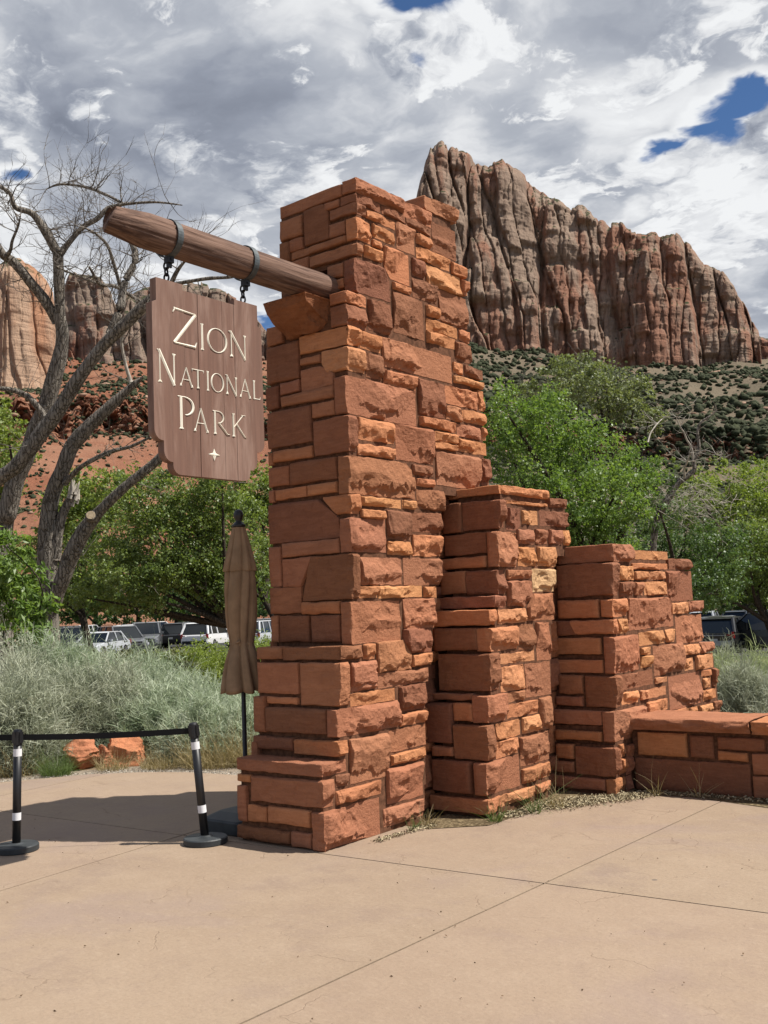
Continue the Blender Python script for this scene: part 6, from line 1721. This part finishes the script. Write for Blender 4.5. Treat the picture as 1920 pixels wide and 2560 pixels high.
tree('L4', 'broadleaf_tree', 'yellowish sparse tree crown at the left edge below the tan cliff', 8000, .10, ML_YELLOW, (-27.0, 17.0, -.5), 9, .14, inner=.2)
def row_of_trees(pre, n, count, size, label, group, seed):
    nth = ('first', 'second', 'third', 'fourth', 'fifth', 'sixth')
    for i in range(n):
        bl = np.array(CROWNS['%s_%d' % (pre, i)]); c = bl[:, :2].mean(0)
        tree('%s_%d' % (pre, i), 'far_tree', '%s, %s from the left' % (label, nth[i]), count, size, ML_DARK, (float(c[0]), float(c[1]), float(gz(*c))), seed+i, .22, group=group)
row_of_trees('L5', 6, 6500, .30, 'dark tree in the far row left of the pillar', 'far row of trees left of the pillar', 60)
row_of_trees('R6', 5, 5000, .28, 'dark tree in the far row behind the right-hand cars', 'far row of trees at the right edge', 80)

# ---- sagebrush: fine curved stems
M_SAGE = m_leaf('sage_foliage', (.25, .32, .19), (.53, .58, .44), .35, .7, .9, .2, (1, 1, .9))
M_SAGE2 = m_leaf('grey_sage_foliage', (.24, .265, .18), (.49, .51, .39), .3, .7, .9, .2, (1, 1, .9))
M_SAGE3 = m_leaf('green_sage_foliage', (.24, .29, .13), (.42, .47, .25), .35, .7, 1.6, .2, (1, 1, .85))
M_SAGEWOOD = plain('sage_wood', (.075, .058, .045), .95, .1, var=.4, scale=12)
M_DRY = m_leaf('dry_grass', (.36, .28, .14), (.55, .45, .26), .2, .7, 3, .2)
M_GRASS = m_leaf('green_grass', (.10, .16, .05), (.22, .30, .10), .3, .6, 3, .2)
M_BUSH = m_leaf('yellow_green_bush', (.13, .18, .032), (.26, .31, .080), .42, .5, 3)
M_OLIVE = m_leaf('olive_bush', (.085, .095, .035), (.17, .175, .075), .25, .6, 3)
def blades(n, base, direc, length, width, rng, bend=.35, seg=3):
    """curved tapering strips from base along direc"""
    direc = direc/np.linalg.norm(direc, axis=1)[:, None]
    bd = rng.normal(size=(n, 3))*bend; bd[:, 2] -= bend*.35
    s = np.cross(direc, rng.normal(size=(n, 3))); s /= np.linalg.norm(s, axis=1)[:, None]+1e-9
    V = []
    for k in range(seg+1):
        t = k/seg
        c = base+direc*(length*t)[:, None]+bd*(length*t*t)[:, None]
        w = (width*(1-.85*t**1.5))[:, None]*.5
        V += [c-s*w, c+s*w]
    V = np.stack(V, 1)
    m = 2*(seg+1)
    i = np.arange(n)[:, None]*m
    F = np.concatenate([np.stack([i[:, 0]+2*k, i[:, 0]+2*k+1, i[:, 0]+2*k+3, i[:, 0]+2*k+2], 1) for k in range(seg)])
    return V.reshape(-1, 3), F
def sage(x, y, r, h, n, label, group, seed, m=None, name='sagebrush', L=(.06, .17), w=.0115, wood=40, cat='bush', droop=.6):
    rng = np.random.default_rng(seed)
    z0 = float(gz(x, y))
    root = thing(name, label, cat, (x, y, z0), 0, group)
    # plumes: many fine shoots gathered on branches
    nb = int(n*.72)//22
    th = rng.uniform(0, 2*math.pi, nb); ph = np.arccos(rng.uniform(.0, 1, nb))
    rad = rng.uniform(.45, 1.0, nb)**.6*(1+.18*vnoise(th*1.6, ph*2.2, seed, 2))
    d = np.stack([np.sin(ph)*np.cos(th), np.sin(ph)*np.sin(th), np.cos(ph)], -1)
    tip = d*rad[:, None]*np.array([r, r, h])
    dd = d*np.array([1, 1, 1.0])+np.array([0, 0, .75])
    b = np.repeat(tip, 22, 0)*rng.uniform(.72, 1.0, nb*22)[:, None]+rng.normal(size=(nb*22, 3))*.045*r
    q = np.repeat(dd, 22, 0)+rng.normal(size=(nb*22, 3))*.65
    V, F = blades(nb*22, b, q, rng.uniform(*L, nb*22), np.full(nb*22, w)*rng.uniform(.6, 1.3, nb*22), rng, droop, 2)
    V[:, 2] = np.maximum(V[:, 2], .0)
    o = obj('foliage', mesh_np('foliage', V, F), m or M_SAGE, root)
    if wood:
        mb = MB(); rr = random.Random(seed)
        for k in range(wood):
            e = Vector(tip[rr.randrange(nb)])*rr.uniform(.7, .95)
            a = Vector((e.x*.12+rr.gauss(0, .05), e.y*.12+rr.gauss(0, .05), -.05))
            c = a.lerp(e, .5)+Vector((rr.gauss(0, .08), rr.gauss(0, .08), -.02))
            mb.tube([a, c, e], [.018, .011, .004], 5, cap=False)
        mb.obj('stems', M_SAGEWOOD, root)
    return root
SG = 'sagebrush beside the plaza'
SAGE_LAB = [('low grey sagebrush at the left edge right behind the upright stanchion', 1), ('large woody sagebrush at the left edge below the near sapling', 1), ('tallest pale sagebrush at the foot of the dead tree', 0), ('grey woody sagebrush behind the left half of the belt', 1),
            ('pale sagebrush just right of the dead tree foot', 0), ('rounded sagebrush above the red boulders', 1), ('feathery sagebrush below the silver low car', 0), ('low pale sagebrush behind the middle of the belt', 0), ('pale sagebrush below the olive shrub', 0),
            ('soft sagebrush in front of the yellow-green shrubs', 0), ('small sagebrush left of the leaning stanchion', 0), ('sagebrush behind the top of the leaning stanchion', 0), ('smallest sagebrush between the leaning stanchion and the umbrella pole', 0), ('sagebrush behind the umbrella canopy', 0)]
for k, (x, y, r, h) in enumerate(SAGE_L):
    lab, w = SAGE_LAB[k]
    sage(x, y, r, h-float(gz(x, y)), int(21000*(r/.75)**2*1.15), lab, SG, 100+k, M_SAGE2 if w else M_SAGE, wood=80 if w else 30)
def leaf_bush(x, y, r, h, n, size, label, seed, m, group=None, name='shrub', aspect=.55):
    rng = np.random.default_rng(seed); z0 = float(gz(x, y))
    root = thing(name, label, 'bush', (x, y, z0), 0, group)
    bl = [(0, 0, h*.5, min(r, h*.55))]+[(r*.6*math.cos(a), r*.6*math.sin(a), h*rng.uniform(.35, .75), r*.55) for a in np.linspace(0, 6.28, 7)[:-1]]
    P, D, cc = crown_points(bl, n, 12, rng, inner=.5)
    D[:, 2] += .8
    P[:, 2] = np.maximum(P[:, 2], .02)
    obj('foliage', leaf_mesh('foliage', P, D, size, rng, aspect), m, root)
    mb = MB(); rr = random.Random(seed)
    for k in range(30):
        e = Vector(cc[rr.randrange(len(cc))]); mb.tube([(e.x*.15, e.y*.15, -.05), tuple(e*.6), tuple(e)], [.014, .009, .003], 5, cap=False)
    mb.obj('stems', M_SAGEWOOD, root)
    return root
SB = 'green shrubs between the sagebrush and the car park'
SHRUB_LAB = [('yellow-green shrub in front of the white car, left of the umbrella', M_BUSH), ('yellow-green shrub right behind the closed umbrella', M_BUSH), ('low yellow-green shrub above the soft sagebrush', M_BUSH), ('green shrub showing between the umbrella and the pillar', M_BUSH), ('olive shrub under the leafy tree trunk', M_OLIVE),
             ('rusty olive shrub in front of the grey car with the glinting windscreen', M_OLIVE), ('olive shrub right of the leafy tree trunk', M_OLIVE), ('small bright green shrub at the foot of the dead tree', M_BUSH), ('bright green shrub in front of the low silver car', M_BUSH), ('yellow-green shrub behind the olive shrub', M_BUSH)]
for k, (x, y, r, h) in enumerate(SHRUB_L):
    lab, m = SHRUB_LAB[k]
    leaf_bush(x, y, r, h-float(gz(x, y)), 8500, .05, lab, 201+k, m, SB)

# right-hand side, behind the low wall
SR = 'sagebrush behind the low wall'
for k, ((x, y, r, h), (lab, m)) in enumerate(zip(SAGE_R, [('pale sagebrush right beside the stepped end of the shortest pier', M_SAGE2), ('green-tipped sagebrush in front of the black hatchback', M_SAGE3), ('tall sagebrush at the right edge, in front of the black car', M_SAGE3), ('low grey sagebrush close behind the low wall', M_SAGE2), ('sagebrush reaching past the right edge', M_SAGE3), ('thin wispy sagebrush stems standing beside the black hatchback', M_SAGE2)])):
    sage(x, y, r, h-float(gz(x, y)), 4000 if k == 5 else 17000, lab, SR, 140+k, m, w=.010)

# ---- grass tufts and dry grass
def tuft(x, y, r, n, L, label, m, group, seed, name='grass_tuft', w=.005, z=None):
    rng = np.random.default_rng(seed)
    z0 = (float(gz(x, y)) if z is None else z)
    a = rng.uniform(0, 6.28, n); q = r*np.sqrt(rng.uniform(0, 1, n))
    b = np.stack([q*np.cos(a), q*np.sin(a), np.full(n, -.005)], -1)
    d = np.stack([np.cos(a)*.35, np.sin(a)*.35, np.ones(n)], -1)+rng.normal(size=(n, 3))*.22
    V, F = blades(n, b, d, rng.uniform(L*.45, L, n), np.full(n, w), rng, .45, 4)
    o = obj(name, mesh_np(name, V, F), m, loc=(x, y, z0))
    return tag(o, label, 'grass', group)
GT = 'grass along the plaza edge'
tuft(-11.05, 7.55, .16, 500, .34, 'green grass tuft in front of the red boulder', M_GRASS, GT, 1)
tuft(-9.75, 8.95, .40, 1500, .42, 'tall dry golden grass right of the leaning stanchion', M_DRY, GT, 2, w=.006)
tuft(-9.35, 9.25, .35, 1200, .40, 'dry golden grass behind the umbrella pole', M_DRY, GT, 3, w=.006)
tuft(-11.6, 7.35, .28, 500, .42, 'mixed dry grass left of the red boulder', M_DRY, GT, 4)
tuft(-11.95, 6.75, .25, 600, .26, 'short green weeds at the left edge beside the plaza', M_GRASS, GT, 5)
tuft(-10.25, 8.55, .28, 600, .30, 'sparse dry grass below the belt', M_DRY, GT, 6)
tuft(-10.75, 8.15, .18, 300, .30, 'dry stalks growing over the red boulder', M_DRY, GT, 7)
tuft(-8.55, 8.43, .10, 70, .16, 'little weed at the plaza edge beside the pillar base', M_GRASS, GT, 8)
WT = 'weeds at the foot of the stone piers'
tuft(-5.28, 7.02, .035, 40, .14, 'small green weed at the foot of the tall pillar', M_GRASS, WT, 9, z=0)
tuft(-5.24, 7.16, .07, 60, .16, 'dry weed beside the foot of the tall pillar', M_DRY, WT, 10, z=0)
tuft(-4.83, 7.58, .05, 60, .24, 'weed at the front corner of the middle pier', M_GRASS, WT, 11, z=0)
tuft(-4.72, 8.05, .05, 50, .34, 'tall thin grass against the lit side of the middle pier', M_GRASS, WT, 12, z=0)
tuft(-4.66, 8.32, .07, 60, .26, 'dry grass against the lit side of the middle pier', M_DRY, WT, 13, z=0)
tuft(-4.1, 9.25, .05, 22, .28, 'thin weeds in the corner before the low wall', M_DRY, WT, 14, z=0)
tuft(-3.75, 9.32, .05, 16, .26, 'curled dry weed in front of the low wall', M_DRY, WT, 15, z=0)

# ---- gravel strip, mulch bed, boulders
def m_gravel(name, a, c, sc):
    m, N, b = mat(name, .95, .1)
    p = geo_pos(N)
    v = N.voro(p, sc, 'F1', 'Color'); d = N.voro(p, sc, 'F1', 'Distance')
    s = N.sep(v)[0]
    c0 = N.mix(s, a, c)
    N.put(b.inputs['Base Color'], N.mix(N.ramp(d, .25, .6, 0, .5), c0, tuple(v*.5 for v in a)))
    bump(N, b, N.math('SUBTRACT', 1.0, d), .7, .012)
    return m
M_GRAVEL = m_gravel('pale_gravel', (.34, .27, .20), (.58, .50, .40), 55)
M_MULCH = m_gravel('dry_leaf_litter', (.14, .10, .055), (.34, .26, .15), 38)
GR_OUT = [(-12.9, 3.2), (-12.35, 5.4), (-11.95, 6.6), (-11.35, 7.55), (-10.75, 8.35), (-10.2, 8.85), (-9.7, 9.1), (-9.0, 9.35), (-8.2, 9.45), (-7.2, 9.3), (-6.4, 9.0)]
sheet('gravel_strip', [(x, y) for x, y in EDGE[2:]]+GR_OUT[::-1], -.022, M_GRAVEL)
def scatter_chips(name, n, region, size, m, seed, z, flat=.5):
    rng = np.random.default_rng(seed)
    C = region(rng, n); n = len(C)
    D = rng.normal(size=(n, 3)); D[:, 2] *= flat
    P = np.concatenate([C, np.full((n, 1), z)], 1); P[:, 2] += rng.uniform(0, .012, n)
    o = obj(name, leaf_mesh(name, P, D, size, rng, .55), m)
    o['kind'] = 'stuff'
    return o
def near_edge(rng, n):
    t = rng.uniform(0, 1, n)*(len(EDGE)-3)+2; i = np.minimum(t.astype(int), len(EDGE)-2); f = (t-i)[:, None]
    E = np.array(EDGE); p = E[i]*(1-f)+E[i+1]*f
    return p+rng.normal(size=(n, 2))*.10+np.array([-.09, .10])
M_CHIP = plain('pale_straw_chips', (.50, .42, .27), .9, .1, var=.4, scale=60)
scatter_chips('gravel_pebbles', 2600, near_edge, .022, plain('pale_pebbles', (.48, .44, .38), .9, .1, var=.3, scale=50), 3, -.016, 1)
MULCH = [(-5.38, 7.2), (-5.16, 7.10), (-4.93, 7.32), (-4.80, 7.43), (-4.79, 7.88), (-4.72, 8.28), (-4.48, 8.69), (-4.34, 8.88), (-4.26, 9.21), (-3.8, 9.29), (-3.05, 9.10), (-2.0, 9.06), (-.6, 9.05), (-.6, 9.56), (-4.3, 9.56), (-4.40, 9.0), (-5.0, 9.1), (-5.0, 8.8), (-4.9, 7.75), (-5.38, 7.7)]
sheet('leaf_litter_bed', MULCH, .004, M_MULCH)
def mulch_region(rng, n):
    P = []
    for a, c, s, k in (((-4.90, 7.75), (-4.86, 8.3), .045, .22), ((-4.80, 8.30), (-4.45, 8.95), .10, .45), ((-4.42, 8.9), (-4.30, 9.2), .07, .20), ((-4.2, 9.34), (-2.6, 9.36), .05, .08), ((-5.33, 6.5), (-5.28, 7.2), .025, .05)):
        m = int(n*k); t = rng.uniform(0, 1, m)[:, None]
        P.append(np.array(a)*(1-t)+np.array(c)*t+rng.normal(size=(m, 2))*s+np.array([.06, 0]))
    return np.concatenate(P)
scatter_chips('straw_litter', 4200, mulch_region, .026, M_CHIP, 4, .010)
scatter_chips('dark_litter', 1800, mulch_region, .024, M_MULCH, 5, .010)
# hidden soil behind the piers and the low wall
sheet('planting_bed', [(-6.38, 7.4), (-6.3, 9.0), (-7.5, 12), (-6, 20), (5.9, 20), (5.9, 9.42), (-.6, 9.36), (-.6, 9.8), (-4.4, 9.8), (-4.45, 9.3), (-5.0, 9.1), (-5.1, 8.0)], -.012, M_SOIL)
def boulder(x, y, s, label, seed, col=(.47, .20, .105)):
    rng = np.random.default_rng(seed)
    import bmesh
    bm = bmesh.new(); bmesh.ops.create_icosphere(bm, subdivisions=5, radius=1.0)
    co = np.array([v.co for v in bm.verts])
    d = .30*fbm(co[:, 0]*1.3+seed, co[:, 1]*1.3, co[:, 2]*1.3, 3)
    for k in range(12):
        nv = rng.normal(size=3); nv /= np.linalg.norm(nv); c = rng.uniform(.5, .85)
        t = co@nv; co = co-np.clip(t-c, 0, 9)[:, None]*nv
    co = co*(1+d*.5)[:, None]
    strat = .05*(1-np.abs(vnoise(co[:, 0]*1.5, co[:, 1]*1.5, co[:, 2]*7, 3))*2)
    co = co+co*strat[:, None]+.03*fbm(co[:, 0]*6, co[:, 1]*6, co[:, 2]*6, 3)[:, None]
    co *= np.array(s)
    for v, q in zip(bm.verts, co): v.co = q
    me = bpy.data.meshes.new('boulder'); bm.to_mesh(me); bm.free()
    o = obj('boulder', me, M_STONE, loc=(x, y, float(gz(x, y))+s[2]*.35), color=col)
    return tag(o, label, 'rock')
boulder(-11.02, 8.60, (.33, .27, .30), 'ragged orange red boulder, right one of the pair below the belt', 3, (.44, .18, .09))
boulder(-11.36, 8.12, (.36, .28, .25), 'half-shaded orange red boulder, left one of the pair below the belt', 5, (.40, .165, .088))
boulder(-11.20, 8.40, (.30, .24, .19), 'low flat red boulder wedged between the two larger boulders below the belt', 15, (.36, .15, .08))
boulder(-9.3, 9.75, (.42, .3, .42), 'orange boulder beside the pillar base, behind the umbrella pole', 9, (.44, .18, .095))
def pave_bits(rng, n):
    P = np.stack([rng.uniform(-9.5, 1.5, n), rng.uniform(1.6, 9.0, n)], 1)
    return P[(P[:, 1] < 6.0) | (P[:, 0] > -4.0) & (P[:, 1] < 9.0)]
scatter_chips('leaf_crumbs', 420, pave_bits, .016, plain('dry_leaf_crumbs', (.16, .10, .06), .9, .1, var=.5, scale=90), 6, .003, .15)

# ---- scrub on the mountainside (uncountable)
def scrub():
    rng = np.random.default_rng(31)
    m = m_leaf('juniper_scrub', (.040, .050, .026), (.085, .095, .050), .1, .8, .05, .1)
    n = 60000
    a = rng.uniform(-1.15, -.15, n); t = rng.uniform(1.15, 6.3, n)
    right = a > -.62
    dens = np.where(right, np.where(t > 4.2, .85, .45), np.where(t > 4.2, .75, .62))*np.where((t > 3.05) & (t < 3.9), .35, 1)
    x, y, z = slope_xyz(a, t)
    patch = fbm(x/60, y/60, 0, 3, 4)
    keep = rng.uniform(0, 1, n) < dens*np.clip(.85+patch, .15, 1.3)
    x, y, z = x[keep], y[keep], z[keep]; n = len(x); rt = right[keep]
    import bmesh
    bm = bmesh.new(); bmesh.ops.create_icosphere(bm, subdivisions=1, radius=1); bv = np.array([v.co for v in bm.verts]); bf = np.array([[v.index for v in f.verts] for f in bm.faces]); bm.free()
    s = rng.uniform(.6, 2.0, n)*np.where(rt, 1.6, .95)*np.clip(np.hypot(x, y)/800, .45, 1.2)
    V = bv[None]*(1+.35*rng.normal(size=(n, len(bv), 1)))*s[:, None, None]*np.array([1.15, 1.15, .95])
    V += np.stack([x, y, z+s*.4], -1)[:, None]
    F = bf[None]+(np.arange(n)*len(bv))[:, None, None]
    o = obj('hillside_scrub', mesh_np('hillside_scrub', V.reshape(-1, 3), None, F.reshape(-1, 3)), m); o['kind'] = 'stuff'
    # pale fallen blocks
    n = 4200
    a = rng.uniform(-1.2, -.1, n); t = rng.uniform(1.2, 6.2, n)
    x, y, z = slope_xyz(a, t)
    s = rng.gamma(2.0, .45, n)*np.clip(np.hypot(x, y)/800, .4, 1.3)
    V = bv[None]*(1+.3*rng.normal(size=(n, len(bv), 1)))*s[:, None, None]*np.array([1.5, 1.2, .7]); V += np.stack([x, y, z+s*.2], -1)[:, None]
    F = bf[None]+(np.arange(n)*len(bv))[:, None, None]
    o = obj('fallen_rocks', mesh_np('fallen_rocks', V.reshape(-1, 3), None, F.reshape(-1, 3)), plain('fallen_rock', (.42, .27, .19), .95, .1, var=.3, scale=.05)); o['kind'] = 'stuff'
scrub()

# ------------------------------------------------------------------ car park
M_ASPH = plain('asphalt', (.055, .054, .053), .9, .2, var=.25, scale=6)
def lot():
    a = np.linspace(-1.16, -.16, 60); r = np.linspace(40, 96, 40)
    A, Rr = np.meshgrid(a, r, indexing='ij')
    X, Y = Rr*np.sin(A), Rr*np.cos(A)
    V = np.stack([X, Y, gz(X, Y)+.03], -1).reshape(-1, 3)
    i = np.arange(2400).reshape(60, 40)
    me = mesh_np('parking_lot', V, np.stack([i[:-1, :-1], i[:-1, 1:], i[1:, 1:], i[1:, :-1]], -1).reshape(-1, 4), smooth=True)
    if me.polygons[50].normal.z < 0: me.flip_normals()
    struct('parking_lot', me, M_ASPH)
lot()
def m_carpaint():
    m, N, b = mat('car_paint', .28, .5)
    oi = N.node('ShaderNodeObjectInfo')
    N.put(b.inputs['Base Color'], oi.outputs['Color'])
    b.inputs['Coat Weight'].default_value = .6; b.inputs['Coat Roughness'].default_value = .08
    return m
M_CARP = m_carpaint()
M_CGLASS = plain('dark_car_glass', (.012, .015, .017), .06, .6)
M_TYRE = plain('tyre_rubber', (.018, .018, .018), .85, .2)
M_RIM = plain('alloy_rim', (.45, .45, .46), .35, .5, .8)
M_REDL = plain('red_tail_lamp', (.42, .012, .010), .2, .5)
M_LAMP = plain('clear_head_lamp', (.70, .72, .74), .12, .5)
M_PLATE = plain('white_number_plate', (.70, .70, .68), .5, .3)
M_TRIM = plain('black_trim', (.02, .02, .021), .6, .3)
M_SILV = plain('satin_silver_trim', (.52, .53, .54), .4, .5, .5)
def loft(secs):
    b = MB(); n = len(secs[0])
    b.add([p for s in secs for p in s], [(i*n+k, i*n+(k+1) % n, (i+1)*n+(k+1) % n, (i+1)*n+k) for i in range(len(secs)-1) for k in range(n)]+[tuple(range(n)), tuple(reversed(range((len(secs)-1)*n, len(secs)*n)))])
    return b
def car(px, py, heading, colour, label, kind='suv', rack=False, skid=None):
    """local +x is forward; heading is the compass direction (from +y, clockwise) the nose points to"""
    z0 = float(gz(px, py))+.03
    t = thing('parked_car', label, 'car', (px, py, z0), math.pi/2-heading, 'cars parked in the lot beyond the plants')
    P = dict(suv=(4.65, 1.86, .98, 1.70, 1.05, -.02), hatch=(4.25, 1.80, .92, 1.56, 1.00, .02), sedan=(4.7, 1.82, .90, 1.45, 1.15, .55), truck=(5.4, 1.95, 1.05, 1.82, 1.25, 1.9))[kind]
    Ln, Wd, belt, H, hood, boot = P
    f, r = Ln/2, -Ln/2
    # lower body: rounded rectangle sections along the length
    def sec(x, zt, zb, hw, tuck=.0):
        return [(x, -hw+.10, zb), (x, hw-.10, zb), (x, hw, zb+.16), (x, hw+.0, zt-.30), (x, hw-.05-tuck, zt-.03), (x, hw-.14-tuck, zt), (x, -hw+.14+tuck, zt), (x, -hw+.05+tuck, zt-.03), (x, -hw, zt-.30), (x, -hw, zb+.16)]
    hw = Wd/2
    ft = belt-.16
    S = [sec(f, ft-.14, .34, hw-.22), sec(f-.10, ft-.06, .24, hw-.10), sec(f-.35, ft, .22, hw-.02), sec(f-hood, belt-.04, .21, hw), sec(f-hood-.4, belt, .21, hw), sec(.0, belt+.01, .21, hw), sec(r+.7, belt+.03, .22, hw), sec(r+.25, belt+.02, .24, hw-.02), sec(r+.06, belt-.02, .28, hw-.07), sec(r, belt-.12, .36, hw-.12)]
    me = fix_normals(loft(S).mesh('body')); obj('body', me, M_CARP, t, color=colour)
    # greenhouse of dark glass, roof and pillars in body colour
    c0, c1 = f-hood-.10, r+.10+boot
    w0, w1 = hw-.06, hw-.24
    q0, q1 = c0-.75, c1+(.34 if kind in ('suv', 'truck') else .55)
    zt = H-.05
    bl = [(c0, -w0, belt-.02), (c0, w0, belt-.02), (c1, w0, belt-.0), (c1, -w0, belt-.0)]
    tp = [(q0, -w1, zt), (q0, w1, zt), (q1, w1, zt-.02), (q1, -w1, zt-.02)]
    b = MB(); b.add(bl+tp, [(0, 1, 5, 4), (1, 2, 6, 5), (2, 3, 7, 6), (3, 0, 4, 7), (4, 5, 6, 7), (3, 2, 1, 0)])
    g = obj('windows', fix_normals(b.mesh('windows')), M_CGLASS, t)
    b = loft([[(q0+.06, -w1, zt-.02), (q0+.06, w1, zt-.02), (q1-.06, w1, zt-.04), (q1-.06, -w1, zt-.04)], [(q0, -w1-.03, zt+.005), (q0, w1+.03, zt+.005), (q1-.08, w1+.03, zt-.01), (q1-.08, -w1-.03, zt-.01)], [(q0-.1, -w1+.1, zt+.05), (q0-.1, w1-.1, zt+.05), (q1+.05, w1-.1, zt+.04), (q1+.05, -w1+.1, zt+.04)]])
    obj('roof', fix_normals(b.mesh('roof')), M_CARP, t, color=colour)
    xm = (c0+c1)/2-.1
    for s in (-1, 1):
        for p, q, rd in (((c0, s*w0, belt), (q0, s*(w1+.012), zt), .045), ((c1+.02, s*w0, belt), (q1, s*(w1+.012), zt), .075), ((xm, s*(w0+.004), belt), (xm+.02, s*(w1+.02), zt), .040), ((xm-.95, s*(w0+.004), belt), (xm-.85, s*(w1+.02), zt), .045)):
            b = MB(); b.tube([p, q], rd, 6); b.obj('window_pillar', M_CARP, t, color=colour)
    wb = Ln*.29
    for sx in (wb+.05, -wb):
        for sy in (-1, 1):
            M = Matrix.Translation((sx, sy*(hw-.11), .345)) @ Matrix.Rotation(R_(90), 4, 'X')
            b = MB(); b.lathe([(.20, -.11), (.31, -.115), (.345, -.08), (.345, .08), (.31, .115), (.20, .11)], 20, M); w = b.obj('wheel', M_TYRE, t)
            M2 = Matrix.Translation((sx, sy*(hw-.0), .345)) @ Matrix.Rotation(R_(90), 4, 'X')
            b = MB(); b.lathe([(.215, -.012), (.215, .012), (.06, .018)], 16, M2); b.obj('rim', M_RIM, w)
    for s in (-1, 1):
        b = MB(); b.box((f-.13, s*(hw-.27), ft-.20), (.16, .34, .13)); b.obj('headlight', M_LAMP, t)
        b = MB(); b.box((r+.07, s*(hw-.20), belt-.14), (.12, .30, .16)); b.box((r+.10, s*(hw-.12), belt-.02), (.10, .10, .12)); b.obj('tail_light', M_REDL, t)
        b = MB(); b.box((c0-.28, s*(hw+.09), belt+.05), (.14, .20, .15)); b.obj('mirror', M_CARP, t, color=colour)
    b = MB(); b.box((f-.03, 0, .50), (.10, 1.0, .20)); b.box((f-.04, 0, .72), (.10, .8, .10)); b.obj('grille', M_TRIM, t)
    b = MB(); b.box((r+.02, 0, belt-.30), (.06, .32, .13)); b.obj('number_plate', M_PLATE, t)
    b = MB(); b.box((r+.0, 0, .50), (.12, Wd-.36, .20)); b.obj('bumper', skid or M_TRIM, t)
    b = MB(); b.box((r+.03, 0, belt-.10), (.05, .95, .03)); b.obj('chrome_strip', M_SILV, t)
    if rack:
        for s in (-1, 1):
            b = MB(); b.tube([(q0-.05, s*(w1-.03), H+.01), (q0-.2, s*(w1-.03), H+.06), (q1+.2, s*(w1-.03), H+.06), (q1+.05, s*(w1-.03), H+.01)], .02, 6); b.obj('roof_rail', M_TRIM, t)
    return t
def at_px(az, d): return d*math.sin(az), d*math.cos(az)
WHITE, SILVER, GREY, BLACK, RED, DKBL = (.78, .78, .78), (.48, .50, .52), (.13, .135, .14), (.012, .012, .013), (.30, .012, .016), (.025, .035, .05)
for az, d, hd, colr, lab, kd, rk, sk in CARS:
    x, y = at_px(az, d)
    car(x, y, hd, dict(W=WHITE, S=SILVER, G=GREY, B=BLACK, R=RED, D=DKBL)[colr], lab, kd, rk, M_SILV if sk else None)

# ------------------------------------------------------------------ camera exposure is set for the bright clouds: surfaces keep natural, fairly dark albedos
def settle_albedo(m, k):
    N = NT(m.node_tree)
    for nd in list(N.n):
        if nd.type in ('BSDF_PRINCIPLED', 'BSDF_TRANSLUCENT'):
            s = nd.inputs['Base Color' if nd.type == 'BSDF_PRINCIPLED' else 'Color']
            if s.is_linked:
                src = s.links[0].from_socket
                N.l.new(N.mix(1.0, src, (k, k, k), 'MULTIPLY'), s)
            else:
                s.default_value = (*[v*k for v in s.default_value[:3]], 1)
for m in bpy.data.materials:
    if m.name.startswith('sandstone'): continue
    settle_albedo(m, {'tan_concrete': .67, 'cream_letter_paint': .80, 'white_tape': .85, 'car_paint': .8}.get(m.name, .95 if ('leaves' in m.name or 'sage_f' in m.name or 'bush' in m.name) else .66))
